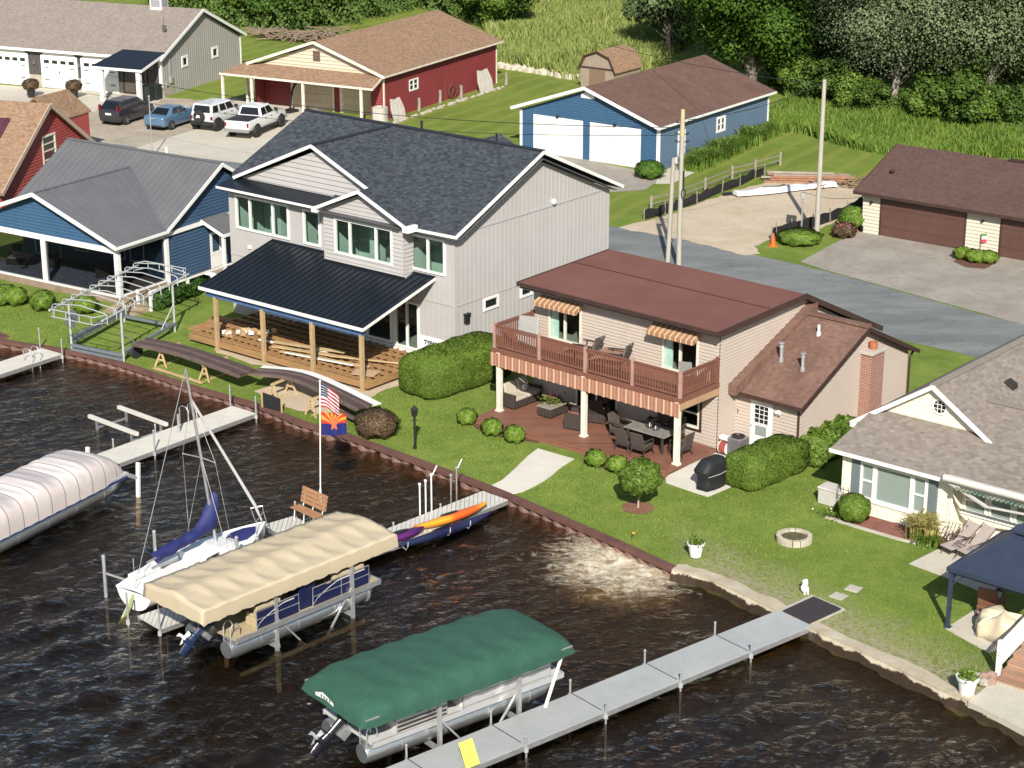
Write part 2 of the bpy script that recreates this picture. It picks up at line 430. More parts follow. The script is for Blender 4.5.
def wetconc():
 m,t,out=nt('wet_concrete');h=N(t);o=h.coord('Object')
 sp=h.n('ShaderNodeSeparateXYZ',{0:o});n1=h.noise(o,1.4,6,.7);n2=h.noise(o,12,4,.7)
 c=h.mix((.40,.34,.24),(.52,.46,.36),h.ramp(n1,[(.35,0),(.65,1)]));c=h.mix(c,(.27,.23,.16),h.math('MULTIPLY',h.ramp(n2,[(.5,0),(.75,1)]),.5))
 lvl=h.math('ADD',sp.outputs[2],h.math('MULTIPLY',h.math('SUBTRACT',n1,.5),.55))
 wet=h.ramp(h.math('ADD',lvl,1.0),[(.88,1),(.93,0)])
 c=h.mix(c,h.mix((.018,.011,.005),(.055,.034,.015),h.noise(o,5,4)),wet)
 c=h.mix(c,(.07,.055,.012),h.math('MULTIPLY',h.ramp(h.math('ADD',lvl,1.0),[(.60,1),(.68,0)]),.7))
 p=h.n('ShaderNodeBsdfPrincipled',{'Base Color':c,'Roughness':h.math('SUBTRACT',.9,h.math('MULTIPLY',wet,.5)),'Normal':h.bump(n2,.5,.03)})
 t.links.new(p.outputs[0],out.inputs[0]);return m
WETC=wetconc()
cw=resample(CONC,.5);rr=random.Random(4)
b=MB()
q0,q1,q2=offs(cw,-.85),offs(cw,-.02),offs(cw,.5)
b.loft([[(a[0],a[1],-1.5),(c[0],c[1],-.02+rr.uniform(-.015,.015)),(c2[0]*.9+c[0]*.1,c2[1]*.9+c[1]*.1,.05+rr.uniform(-.012,.012)),(e[0]+rr.uniform(-.1,.1),e[1]+rr.uniform(-.1,.1),.04),(e[0],e[1],-.6)]for a,c,c2,e in zip(q0,q1,q1,q2)])
cwall=b.build('concrete_seawall',WETC)
props(cwall,'pale concrete seawall with a dark wet band below the right hand lawn','seawall')
def dist_shore(x,y):
 P_=np.array([p for p in SHORE if-80<p[0]<40]);d=np.full(np.shape(x),1e9)
 for a,c in zip(P_[:-1],P_[1:]):
  ab=c-a;L2=(ab**2).sum()+1e-9
  t_=np.clip(((x-a[0])*ab[0]+(y-a[1])*ab[1])/L2,0,1)
  d=np.minimum(d,np.hypot(x-a[0]-t_*ab[0],y-a[1]-t_*ab[1]))
 return d
def npgrid(name,xs,ys,zf,m):
 X,Y=np.meshgrid(xs,ys,indexing='ij');Z=zf(X,Y)
 v=np.stack([X,Y,Z],-1).reshape(-1,3);nx,ny=len(xs),len(ys)
 idx=np.arange(nx*ny).reshape(nx,ny)
 q=np.stack([idx[:-1,:-1],idx[1:,:-1],idx[1:,1:],idx[:-1,1:]],-1).reshape(-1,4)
 me=bpy.data.meshes.new(name);me.vertices.add(len(v));me.vertices.foreach_set('co',v.ravel().astype(np.float32))
 me.loops.add(q.size);me.loops.foreach_set('vertex_index',q.ravel().astype(np.int32));me.polygons.add(len(q))
 me.polygons.foreach_set('loop_start',np.arange(0,q.size,4,dtype=np.int32));me.polygons.foreach_set('loop_total',np.full(len(q),4,np.int32))
 me.polygons.foreach_set('use_smooth',np.ones(len(q),bool));me.update(calc_edges=True);me.materials.append(m)
 o=bpy.data.objects.new(name,me);COL.objects.link(o);return o
SAND=at2(630,565,-.5)
def bedz(X,Y):
 d=dist_shore(X,Y)
 z=-.62-1.3*np.clip(d/14,0,1)**.8
 bar=np.exp(-(((X-SAND[0])*.8+(Y-SAND[1])*-.6)**2/6.5+((X-SAND[0])*.6+(Y-SAND[1])*.8)**2/2.2))
 z=z+.24*bar
 z=z+.06*np.sin(X*1.7+Y*.6)*np.cos(Y*1.3)
 return z
def bedmat():
 m,t,out=nt('lake_bottom');h=N(t);o=h.coord('Object')
 a=h.noise(o,.35,5,.7,.6);b_=h.noise(o,2.6,5,.75,.5);c_=h.noise(o,11,3,.7)
 c=h.mix((.050,.036,.012),(.16,.115,.042),h.ramp(a,[(.38,0),(.66,1)]))
 c=h.mix(c,(.045,.055,.010),h.ramp(b_,[(.45,0),(.62,.7)]))
 c=h.mix(c,(.34,.27,.12),h.math('MULTIPLY',h.ramp(c_,[(.55,0),(.72,1)]),.7))
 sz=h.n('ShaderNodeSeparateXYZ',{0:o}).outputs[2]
 c=h.mix((.026,.019,.012),c,h.ramp(h.math('DIVIDE',h.math('ADD',sz,2.0),1.4),[(.45,0),(.97,1)]))  # deep bed painted darker, in place of light lost through the water
 g=h.n('ShaderNodeVectorMath',{0:o,1:(SAND[0],SAND[1],-1)},operation='DISTANCE').outputs['Value']
 g=h.math('ADD',g,h.math('MULTIPLY',h.math('SUBTRACT',b_,.5),3.4))
 c=h.mix(c,(.80,.72,.56),h.ramp(h.math('DIVIDE',g,4.0),[(.3,1),(.75,0)]))
 p=h.n('ShaderNodeBsdfPrincipled',{'Base Color':c,'Roughness':.95})
 t.links.new(p.outputs[0],out.inputs[0]);return m
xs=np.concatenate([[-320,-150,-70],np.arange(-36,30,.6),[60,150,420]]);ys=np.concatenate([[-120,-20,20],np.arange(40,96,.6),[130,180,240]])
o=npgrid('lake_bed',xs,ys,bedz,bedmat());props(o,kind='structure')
def watermat():
 m,t,out=nt('lake_water');h=N(t);o=h.coord('Object')
 r1=h.noise(h.mapping(o,scale=(1.0,1.7,1),rot=(0,0,R(38))),2.6,5,.62,.8)
 r2=h.noise(h.mapping(o,scale=(1.0,1.5,1),rot=(0,0,R(20))),9.0,4,.65,.5)
 nrm=h.bump(h.math('ADD',h.math('MULTIPLY',r1,1.0),h.math('MULTIPLY',r2,.28)),.55,.24)
 fr=h.schlick(nrm,.022)
 tr=h.n('ShaderNodeBsdfTransparent',{'Color':(.47,.38,.25,1)})
 gl=h.n('ShaderNodeBsdfGlossy',{'Color':(1,1,1,1),'Roughness':.06,'Normal':nrm})
 mx=h.n('ShaderNodeMixShader',{0:fr,1:tr.outputs[0],2:gl.outputs[0]})
 g=h.n('ShaderNodeVectorMath',{0:h.mapping(o,loc=(-SAND[0],-SAND[1],-WZ),scale=(1,1,1))},operation='LENGTH').outputs['Value']
 nn=h.noise(h.mapping(o,scale=(1,1.8,1),rot=(0,0,R(30))),1.5,6,.75,1.2)
 g=h.math('ADD',g,h.math('MULTIPLY',h.math('SUBTRACT',nn,.5),6.5))
 foam=h.math('MULTIPLY',h.ramp(h.math('DIVIDE',g,4.0),[(.3,1),(.78,0)]),h.ramp(h.noise(o,2.0,6,.7,1.5),[(.34,.35),(.5,.97)]))
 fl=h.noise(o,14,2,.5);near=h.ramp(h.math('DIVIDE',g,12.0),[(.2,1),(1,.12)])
 fleck=h.math('MULTIPLY',h.math('MULTIPLY',h.ramp(fl,[(.735,0),(.76,1)]),near),.8)  # pale flecks painted as sun glints, denser near the sand
 df=h.n('ShaderNodeBsdfDiffuse',{'Color':h.mix((.40,.31,.19),(.72,.66,.54),h.ramp(h.noise(o,2.2,5,.7,.8),[(.35,0),(.65,1)]))})
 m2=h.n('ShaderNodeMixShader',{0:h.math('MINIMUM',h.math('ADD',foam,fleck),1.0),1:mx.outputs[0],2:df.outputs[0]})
 t.links.new(m2.outputs[0],out.inputs[0]);return m
wr=np.random.RandomState(5)
WV=[]
for i in range(46):
 lam=.45*(2.6/.45)**wr.rand();k=2*math.pi/lam;th=R(-52)+wr.normal(0,.55)
 WV.append((k*math.cos(th),k*math.sin(th),wr.rand()*6.28,.0088*lam**.8))
def watz(X,Y):
 z=np.zeros(X.shape)
 for kx,ky,ph,a in WV:
  s_=np.sin(kx*X+ky*Y+ph);z+=a*(s_+.25*np.cos(2*(kx*X+ky*Y+ph)))
 fade=np.clip(np.minimum(np.minimum(X+33,27-X),np.minimum(Y-42,93-Y))/3,0,1)
 gust=.75+.35*np.sin(X*.16+Y*.11)*np.sin(Y*.19-X*.07)
 gust*=.55+.45*np.clip((80-Y)/18,0,1)
 return WZ+z*fade*gust
xs=np.concatenate([[-320,-150,-70],np.arange(-34,28,.15),[60,150,420]]);ys=np.concatenate([[-120,-20,20],np.arange(41,94,.15),[130,180,240]])
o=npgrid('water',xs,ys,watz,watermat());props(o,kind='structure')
def asphalt():
 m,t,out=nt('worn_asphalt');h=N(t);o=h.coord('Object')
 al=h.mapping(o,rot=(0,0,R(49)),scale=(.3,1,1))
 a=h.noise(al,.8,5,.7);b_=h.noise(o,40,2,.7);c_=h.noise(al,.45,4,.6)
 c=h.mix((.150,.160,.160),(.215,.225,.222),h.ramp(a,[(.35,0),(.65,1)]))
 c=h.mix(c,(.10,.115,.12),h.math('MULTIPLY',h.ramp(c_,[(.5,0),(.62,1)]),.5));c=h.mix(c,(.28,.29,.28),h.math('MULTIPLY',h.ramp(b_,[(.55,0),(.8,1)]),.5))
 vo=h.n('ShaderNodeTexVoronoi',{'Vector':h.n('ShaderNodeVectorMath',{0:h.mapping(o,rot=(0,0,R(49)),scale=(.09,.35,1)),1:h.n('ShaderNodeTexNoise',{'Vector':o,'Scale':.7}).outputs['Color']},operation='ADD').outputs[0],'Scale':1.0},feature='DISTANCE_TO_EDGE').outputs['Distance']
 crack=h.ramp(vo,[(.0,1),(.014,0)])
 c=h.mix(c,(.05,.055,.06),h.math('MULTIPLY',crack,.4))
 p=h.n('ShaderNodeBsdfPrincipled',{'Base Color':c,'Roughness':.9,'Normal':h.bump(b_,.4,.01)})
 t.links.new(p.outputs[0],out.inputs[0]);return m
def patchy(name,c1,c2,c3,s1=.5,s2=18,bump=.4,speck=None):
 m,t,out=nt(name);h=N(t);o=h.coord('Object')
 a=h.noise(o,s1,6,.7,.3);b_=h.noise(o,s2,4,.75);e=h.noise(o,s1*5,5,.7)
 c=h.mix(c1,c2,h.ramp(a,[(.36,0),(.64,1)]));c=h.mix(c,c3,h.math('MULTIPLY',h.ramp(e,[(.52,0),(.72,1)]),.6))
 c=h.mix(c,speck or mul(c1,.55),h.math('MULTIPLY',h.ramp(b_,[(.5,0),(.72,1)]),.55))
 p=h.n('ShaderNodeBsdfPrincipled',{'Base Color':c,'Roughness':.93,'Normal':h.bump(b_,bump,.03)})
 t.links.new(p.outputs[0],out.inputs[0]);MATS[name]=m;return m
ASPH=asphalt()
GRAVEL=patchy('pale_gravel',(.34,.29,.22),(.45,.39,.31),(.26,.21,.16),.6,7,.8,(.18,.15,.12))
SANDM=patchy('pale_sand',(.47,.38,.27),(.56,.47,.35),(.38,.30,.20),.4,12,.5)
DRIVE=patchy('stained_concrete',(.26,.235,.20),(.36,.325,.28),(.19,.17,.15),.45,25,.2)
PAD=patchy('clean_concrete',(.50,.46,.38),(.56,.52,.44),(.42,.38,.31),.4,25,.15)
PATH=patchy('white_concrete',(.60,.57,.50),(.66,.63,.56),(.53,.50,.43),.6,30,.1)
far=[(-60,150),(-20,127.5),(0,114.5),at2(609,226),at2(687,241),at2(768,258),at2(825,271),at2(980,314),(40,74),(70,40)]
near=[(64,34),(35,70),at2(970,356),at2(893,338),(12.2,94.4),(4,101.8),(-4,108.5),(-24,121.5),(-63,143)]
sheet('road',far+near,.010,ASPH,wob=.06,seed=2)
sheet('gravel_lot',[at2(*p)for p in[(-60,100),(60,88),(162,97),(196,100),(236,98),(345,128),(345,200),(150,250),(-60,220)]],.005,GRAVEL,wob=.1,seed=3)
sheet('parking_pad',[at2(*p)for p in[(133,149),(200,128),(236,101),(300,106),(382,124),(400,150),(330,178),(245,164),(190,157)]],.016,PAD)
sheet('garage_apron',[at2(*p)for p in[(-40,82),(42,88),(162,98),(158,103),(100,106),(96,112),(-40,112)]],.012,PAD)
sheet('sand_lot',[at2(*p)for p in[(618,228),(640,222),(662,217),(690,207),(720,196),(745,188),(766,182),(800,180),(835,184),(866,190),(864,212),(840,219),(808,235),(774,238),(755,247),(762,254),(745,256),(687,241)]],.014,SANDM,wob=.12,seed=5)
sheet('driveway',[at2(*p)for p in[(835,243),(862,230),(1030,256),(1060,300),(1040,330),(980,313),(824,270),(800,262)]],.018,DRIVE)
sheet('garage_drive',[at2(*p)for p in[(520,146),(640,171),(660,172),(655,183),(645,190),(560,196),(500,190)]],.012,DRIVE)
sheet('side_path',[at2(*p)for p in[(655,184),(660,172),(676,166),(690,165),(704,168),(672,184)]],.014,PAD)
walk=[at2(*p)for p in[(538,449),(528,456.5),(514,470),(502,480.5),(492,485.5)]];walk2=[at2(*p)for p in[(508,494.5),(524,491.5),(546,480),(561,468),(574,459.5)]]
sheet('front_walk',spline(walk,5)+spline(walk2,5),.03,PATH,th=.05)
sheet('grill_pad',[at2(*p)for p in[(665.5,477),(716,452),(733,455),(770,449),(790,462),(708,497),(686,490),(666,483)]],.025,PATH,th=.05)
sheet('terrace',[at2(*p)for p in[(909,564),(945,546),(1010,566),(1000,600),(952,580)]],.02,PAD,th=.04)
sheet('gazebo_pad',[at2(*p)for p in[(945,629),(978,608),(1060,640),(1040,680),(998,650),(988,653)]],.02,PAD,th=.04)
sheet('sandy_ground',[at2(*p)for p in[(218,352),(262,366),(330,392),(366,400),(398,384),(412,372),(432,362),(420,350),(330,330),(215,330)]],.008,SANDM,wob=.15,seed=7)
sheet('sandy_strip',[at2(*p)for p in[(255,392),(290,380),(330,392),(352,405),(330,413),(300,412),(268,402)]],.010,SANDM,wob=.12,seed=8)
class Plane:
 """a vertical wall plane inside a building: a along it, z up, off outwards"""
 def __init__(s,o,d,n):s.o=o;s.d=d;s.n=n
 def pt(s,a,z,off=0.0):return(s.o[0]+s.d[0]*a+s.n[0]*off,s.o[1]+s.d[1]*a+s.n[1]*off,z)
 def box(s,mb,a0,a1,z0,z1,o0,o1,mi=0):
  mb.hexa([s.pt(a0,z0,o0),s.pt(a1,z0,o0),s.pt(a1,z0,o1),s.pt(a0,z0,o1)],[s.pt(a0,z1,o0),s.pt(a1,z1,o0),s.pt(a1,z1,o1),s.pt(a0,z1,o1)],mi)
def front(y=0,x0=0):return Plane((x0,y),(1,0),(0,-1))
def back(y,x0=0):return Plane((x0,y),(-1,0),(0,1))
def right(x=0,y0=0):return Plane((x,y0),(0,1),(1,0))
def left(x=0,y0=0):return Plane((x,y0),(0,-1),(-1,0))
def span(poly,z):
 xs=[]
 n=len(poly)
 for i in range(n):
  (a0,z0),(a1,z1)=poly[i],poly[(i+1)%n]
  if abs(z1-z0)<1e-9:
   if abs(z-z0)<1e-9:xs+=[a0,a1]
  elif min(z0,z1)-1e-9<=z<=max(z0,z1)+1e-9:
   xs.append(a0+(a1-a0)*(z-z0)/(z1-z0))
 return(min(xs),max(xs))if xs else None
def lap_wall(mb,pl,poly,holes=(),lap=.17,tilt=.042,mi=0):
 """lap siding: real overlapping courses, holes = (a0, a1, z0, z1)"""
 zs=[p[1]for p in poly];zb,zt=min(zs),max(zs)
 cuts=set([zb,zt])|{z for p in poly for z in(p[1],)}|{z for h_ in holes for z in h_[2:]if zb<z<zt}
 cuts|=set(np.arange(math.floor(zb/lap)*lap,zt,lap))if lap else set()
 cuts=sorted(z for z in cuts if zb-1e-6<=z<=zt+1e-6)
 cc=[cuts[0]]
 for z in cuts[1:]:
  if z-cc[-1]>1e-4:cc.append(z)
 for z0,z1 in zip(cc[:-1],cc[1:]):
  s0,s1=span(poly,z0+1e-6),span(poly,z1-1e-6)
  if not s0 or not s1:continue
  f0=(z0/lap-math.floor(z0/lap+1e-6))if lap else 0
  f1=min(1,f0+(z1-z0)/lap)if lap else 0
  b0,b1=tilt*(1-f0),tilt*(1-f1)
  segs=[(0.0,1.0)]
  hs=sorted((h_[0],h_[1])for h_ in holes if h_[2]<z1-1e-5 and h_[3]>z0+1e-5)
  edges=[];cur=None
  def emit(l0,l1,r0,r1):
   if r0-l0<1e-4 and r1-l1<1e-4:return
   mb.add([pl.pt(l0,z0,b0),pl.pt(r0,z0,b0),pl.pt(r1,z1,b1),pl.pt(l1,z1,b1),pl.pt(l0,z0,0),pl.pt(r0,z0,0)],[(0,1,2,3),(4,5,1,0)],mi)
  l0,l1=s0[0],s1[0]
  for ha,hb in hs:
   if ha>max(l0,l1):emit(l0,l1,min(ha,s0[1]),min(ha,s1[1]))
   l0=l1=max(hb,min(l0,l1))
  if l0<s0[1]or l1<s1[1]:emit(l0,l1,s0[1],s1[1])
def battens(mb,pl,poly,holes=(),step=.3,w=.05,th=.022,mi=0):
 a0,a1=min(p[0]for p in poly),max(p[0]for p in poly)
 vp=[(p[1],p[0])for p in poly]
 a=a0+step/2
 while a<a1:
  s=span(vp,a)
  if s:
   seg=[s]
   for h_ in holes:
    if h_[0]-.03<a<h_[1]+.03:
     seg=[q for(u,v)in seg for q in((u,min(v,h_[2])),(max(u,h_[3]),v))if q[1]-q[0]>.05]
   for u,v in seg:pl.box(mb,a-w/2,a+w/2,u,v,.001,th,mi)
  a+=step
def trim_box(pl,parent,mats,a0,a1,z0,z1,mull=(),name='window',fw=.09,out=.066,rails=(),pane=None,grid=None,sash=.0,label=None,door=None,depth=.06):
 """window frame (proud of the wall) with its pane as a sub-part"""
 mb=MB()
 pl.box(mb,a0,a1,z0,z0+fw,-depth,out);pl.box(mb,a0,a1,z1-fw,z1,-depth,out)
 pl.box(mb,a0,a0+fw,z0+fw,z1-fw,-depth,out-.003);pl.box(mb,a1-fw,a1,z0+fw,z1-fw,-depth,out-.003)
 for m in mull:
  x=a0+(a1-a0)*m;pl.box(mb,x-fw*.5,x+fw*.5,z0+fw,z1-fw,-depth,out-.006)
 for r_ in rails:
  z=z0+(z1-z0)*r_;pl.box(mb,a0+fw,a1-fw,z-.03,z+.03,-depth,out-.012)
 if grid:
  for i in range(1,grid[0]):
   x=a0+fw+(a1-a0-2*fw)*i/grid[0];pl.box(mb,x-.012,x+.012,z0+fw,z1-fw,-.02,.018)
  for i in range(1,grid[1]):
   z=z0+fw+(z1-z0-2*fw)*i/grid[1];pl.box(mb,a0+fw,a1-fw,z-.012,z+.012,-.02,.016)
 o=mb.build(name,mats[0],parent,label=label)
 g=MB();g.add([pl.pt(a0+fw*.5,z0+fw*.5,.004),pl.pt(a1-fw*.5,z0+fw*.5,.004),pl.pt(a1-fw*.5,z1-fw*.5,.004),pl.pt(a0+fw*.5,z1-fw*.5,.004)],[(0,1,2,3)])
 g.build('pane',mats[1],o,fix=False)
 return o
def slab(mb,pts,th=.14,mi=0):
 """roof slope: quad pts of the top surface, thickened straight down"""
 mb.extr([(p[0],p[1],p[2])for p in pts],(0,0,-th),mi)
def ribs(mb,p0,p1,q0,q1,step=.42,h=.035,w=.03,mi=0):
 """standing seams: from eave edge p0-p1 up to ridge edge q0-q1"""
 p0,p1,q0,q1=[np.array(v,float)for v in(p0,p1,q0,q1)]
 n=max(1,int(np.linalg.norm(p1-p0)/step));nr=np.cross(p1-p0,q0-p0);nr/=np.linalg.norm(nr)
 if nr[2]<0:nr=-nr
 for i in range(n+1):
  t=i/n
  a=p0+(p1-p0)*t+nr*(h/2-.002);b=q0+(q1-q0)*t+nr*(h/2-.002)
  if np.linalg.norm(b-a)>.05:mb.bar(a,b,w,h,mi,up=nr)
def room(parent,boxes,m,name='interior'):
 """inside of the house seen through the panes: open boxes (x0,x1,y0,y1,z0,z1, open side)"""
 mb=MB()
 for x0,x1,y0,y1,z0,z1,op in boxes:
  v=[(x0,y0,z0),(x1,y0,z0),(x1,y1,z0),(x0,y1,z0),(x0,y0,z1),(x1,y0,z1),(x1,y1,z1),(x0,y1,z1)]
  fs={'f':(0,1,5,4),'r':(1,2,6,5),'b':(2,3,7,6),'l':(3,0,4,7),'d':(0,3,2,1),'u':(4,5,6,7)}
  mb.add(v,[f for k,f in fs.items()if k not in op])
 return mb.build(name,m,parent,fix=False)
def door_panel(pl,parent,m,a0,a1,z0,z1,lights=0,panels=4,name='garage_door',off=.0,mg=None,cols=4):
 mb=MB();n=panels
 for i in range(n):
  za=z0+(z1-z0)*i/n;zb=z0+(z1-z0)*(i+1)/n
  pl.box(mb,a0,a1,za+.008,zb-.008,off-.03,off+.03)
  k=cols*2
  for j in range(k):
   xa=a0+(a1-a0)*j/k;xb=a0+(a1-a0)*(j+1)/k
   pl.box(mb,xa+.06,xb-.06,za+.08,zb-.08,off,off+.042)
 o=mb.build(name,m,parent)
 if lights:
  g=MB();za=z0+(z1-z0)*(n-1)/n;zb=z1
  for j in range(lights):
   xa=a0+(a1-a0)*(j+.18)/lights;xb=a0+(a1-a0)*(j+.82)/lights
   pl.box(g,xa,xb,za+(zb-za)*.3,za+(zb-za)*.75,off,off+.05)
  g.build('pane',mg,o)
 return o
gl_clear=glass('clear_glass',(.80,.92,.86),1.0)
gl_dark=glass('dark_glass',(.45,.5,.5),1.2,opac=.75)
gl_screen=glass('porch_screen',(.62,.64,.67),.1,opac=.06)
gl_pale=glass('blind_glass',(.8,.85,.82),1.0,opac=.8,back=(.30,.36,.33))
in_teal=mat('painted_room',(.29,.365,.33),.9,.1,1)
in_grey=mat('grey_room',(.22,.21,.20),.9,.1,1)
sid_grey=mat('grey_siding',(.43,.415,.41),.65,.05,.6,grime=.06)
sid_beige=mat('beige_siding',(.47,.40,.345),.6,.07,.5,grime=.1)
sid_cream=mat('cream_siding',(.78,.73,.59),.55,.05,.5,grime=.1)
sid_blue=mat('blue_siding',(.035,.095,.185),.6,.1,.6)
sid_dkblue=mat('deep_blue_siding',(.036,.078,.145),.6,.1,.6)
sid_red=mat('barn_red_siding',(.235,.038,.040),.65,.12,.7,grime=.1)
sid_red2=mat('brick_red_siding',(.33,.060,.052),.65,.1,.7)
sid_tan=mat('tan_siding',(.56,.49,.38),.6,.06,.5)
sid_steel=mat('greige_siding',(.33,.32,.295),.5,.06,.5)
brown_trim=mat('brown_trim',(.055,.030,.024),.5,.2,2)
rf_blue=shingle('slate_blue_shingles',(.022,.027,.036),(.085,.096,.113),(.042,.050,.063),stain=.08)
rf_brown=shingle('brown_shingles',(.125,.072,.058),(.175,.105,.085),(.15,.09,.07),stain=.5)
rf_tanb=shingle('tan_brown_shingles',(.20,.125,.08),(.36,.24,.155),(.26,.165,.11),stain=.12)
rf_grey=shingle('grey_brown_shingles',(.17,.145,.125),(.30,.26,.23),(.22,.19,.165),stain=.3)
rf_taupe=shingle('taupe_shingles',(.20,.17,.15),(.31,.265,.235),(.24,.205,.18),stain=.15)
rf_annex=shingle('worn_brown_shingles',(.15,.085,.065),(.24,.145,.115),(.19,.115,.09),stain=.85,streak=True)
rf_dkbrown=shingle('dark_brown_shingles',(.085,.050,.043),(.13,.078,.066),(.105,.064,.055),stain=.3)
rf_membrane=patchy('red_brown_membrane',(.150,.058,.045),(.180,.074,.058),(.160,.066,.052),.5,30,.1,(.14,.054,.042))
m_blackroof=mat('black_seam_metal',(.012,.017,.026),.38,.12,2,metal=.2)
m_greyroof=mat('grey_seam_metal',(.20,.20,.21),.42,.08,.8,metal=.35)
tyvek=mat('house_wrap',(.74,.76,.78),.5,.06,1)
deck_red=planks('red_brown_deck',(.20,.085,.055),(.27,.125,.085),.145,1,4,.6,weather=.25)
deck_raw=mat('treated_lumber',(.34,.19,.085),.75,.22,2.2,bump=.15)
rail_m=mat('stained_rail',(.20,.082,.056),.6,.15,3,grime=.15)
brick_m=brickmat('chimney_brick',(.25,.07,.045),(.36,.12,.08),(.48,.42,.36))
TH=R(-39)
gh=thing('grey_house','grey two storey house under construction with dark shingles and a black metal porch roof','house',(-2.502,83.981),TH)
GW,GD,GZ=14.15,11.35,6.12
fp,rp,bp=front(),right(0),back(GD,-0.0)
w1=(-13.66,-10.1,4.33,6.0);w2=(-9.17,-8.08,4.32,5.99);w4=(-2.53,-.51,4.3,5.93)
dA=(-3.55,-2.1,.52,2.75);dB=(-5.3,-3.75,.6,2.6);dC=(-9.6,-6.3,.46,2.7);sl1=(1.92,2.98,2.33,2.92);sl2=(4.55,5.43,2.33,2.9)
b=MB()
lap_wall(b,fp,[(-GW,.3),(0,.3),(0,GZ+.1),(-GW,GZ+.1)],[w1,w2,w4,dA,dB,dC,(-7.26,-2.42,3.4,6.3)],lap=3.0,tilt=0)
battens(b,fp,[(-3.2,3.05),(0,3.05),(0,GZ),(-3.2,GZ)],[w4],.3)
battens(b,fp,[(-2.05,1.35),(0,1.35),(0,2.95),(-2.05,2.95)],[],.3)
fp.box(b,-GW,0,2.98,3.04,.001,.03)
gab=[(0,.3),(GD,.3),(GD,GZ+.03),(GD/2-.05,8.62),(0,GZ+.03)]
lap_wall(b,rp,gab,[sl1,sl2],lap=3.0,tilt=0)
for z0,z1 in((.3,2.97),(3.03,6.2)):
 battens(b,rp,[(0,z0),(GD,z0),(GD,min(z1,GZ)),(0,min(z1,GZ))],[sl1,sl2],.3)
battens(b,rp,[(.4,6.27),(GD-.4,6.27),(GD/2-.05,8.55)],[],.3)
rp.box(b,0,GD,2.97,3.03,.001,.03);rp.box(b,.2,GD-.2,6.2,6.27,.001,.03)
lap_wall(b,back(GD),[(0,0),(GW,0),(GW,GZ),(0,GZ)],lap=3,tilt=0)
lap_wall(b,left(-GW,GD),[(0,0),(GD,0),(GD,GZ),(GD/2,8.62),(0,GZ)],lap=3,tilt=0)
b.box(-.09,.028,-.028,.09,.3,GZ)
b.build('wall',sid_grey,gh)
b=MB();b.box(-GW+.02,-.02,.02,GD-.02,-.2,.3);b.build('foundation',concrete,gh)
b=MB();bo=front(-.6)
w3=(-6.6,-3.07,4.45,6.12)
lap_wall(b,bo,[(-7.26,3.2),(-2.42,3.2),(-2.42,6.5),(-4.72,7.47),(-7.26,6.45)],[w3],lap=.19,tilt=.042)
lap_wall(b,right(-2.42,-.6),[(0,3.2),(.6,3.2),(.6,6.4),(0,6.4)],lap=.19,tilt=.042)
lap_wall(b,left(-7.26,0),[(0,3.2),(.6,3.2),(.6,6.4),(0,6.4)],lap=.19,tilt=.042)
bo.box(b,-2.5,-2.4,3.2,6.4,.001,.03);bo.box(b,-7.28,-7.18,3.2,6.4,.001,.03)
lap_wall(b,front(.55),[(-13.7,6.5),(-3.9,6.5),(-3.9,6.7),(-8.75,8.63),(-13.7,6.68)],lap=.24,tilt=.05)
b.build('gable_siding',sid_grey,gh)
PZ=.437;EZ=6.36
def mz(v):return EZ+PZ*(v+.45)if v<=GD/2 else EZ+PZ*(GD+.45-v)
b=MB();rv=GD/2
b_l,b_r=-GW-.3,.45
slab(b,[(-7.6,-.45,mz(-.45)),(b_r,-.45,mz(-.45)),(b_r,rv,mz(rv)),(-7.6,rv,mz(rv))],.16);slab(b,[(b_l,.57,mz(.57)),(-7.6,.57,mz(.57)),(-7.6,rv,mz(rv)),(b_l,rv,mz(rv))],.16)
slab(b,[(b_r,GD+.45,mz(-.45)),(b_l,GD+.45,mz(-.45)),(b_l,rv,mz(rv)),(b_r,rv,mz(rv))],.16)
RZ=mz(rv)
cu,cz,cv=-8.75,RZ-.06,.22
def gx(u):return cz-.425*abs(u-cu)
for sgn,ue in((-1,-13.95),(1,-2.9)):
 ze=gx(ue)
 vi=(ze-EZ)/PZ-.45
 slab(b,[(ue,cv,ze),(cu,cv,cz),(cu,rv-.05,cz),(ue,max(vi,cv+.2),ze+.0)],.12)
bu,bz=-4.72,7.68
for ue in(-7.47,-1.97):
 ze=bz-.42*abs(ue-bu);vi=(ze-EZ)/PZ-.45;vb=(bz-EZ)/PZ-.45
 slab(b,[(ue,-1.0,ze),(bu,-1.0,bz),(bu,vb+.6,bz),(ue,vi+.6,ze)],.11)
roof=b.build('roof',rf_blue,gh)
b=MB()
slab(b,[(-14.4,-.5,6.36),(-7.75,-.5,6.36),(-7.75,.56,6.66),(-14.4,.56,6.66)],.1)
b.build('pent_roof',m_blackroof,gh)
b=MB()
slab(b,[(-6.4,7.2,8.02),(-6.4,11.0,8.02),(-3.1,11.0,6.6),(-3.1,11.0-.2,6.6),(-3.1,10.6,6.6)],.1);slab(b,[(-6.4,7.2,8.02),(-6.4,11.0,8.02),(-9.6,11.0,6.6),(-9.6,10.6,6.6)],.1)
b.build('dormer_roof',rf_blue,gh)
b=MB();b.extr([(-9.3,10.85,6.5),(-3.4,10.85,6.5),(-6.4,10.85,7.9)],(0,-.1,0));b.build('dormer_wall',sid_grey,gh)
b=MB();b.bar((b_l,rv,RZ+.02),(b_r,rv,RZ+.02),.26,.05);b.bar((cu,cv,cz+.02),(cu,rv,cz+.02),.24,.05)
b.build('ridge_cap',mat('dark_ridge',(.016,.02,.03),.8),gh)
b=MB()
b.bar((-2.45,-.47,EZ-.09),(b_r,-.47,EZ-.06),.05,.13)
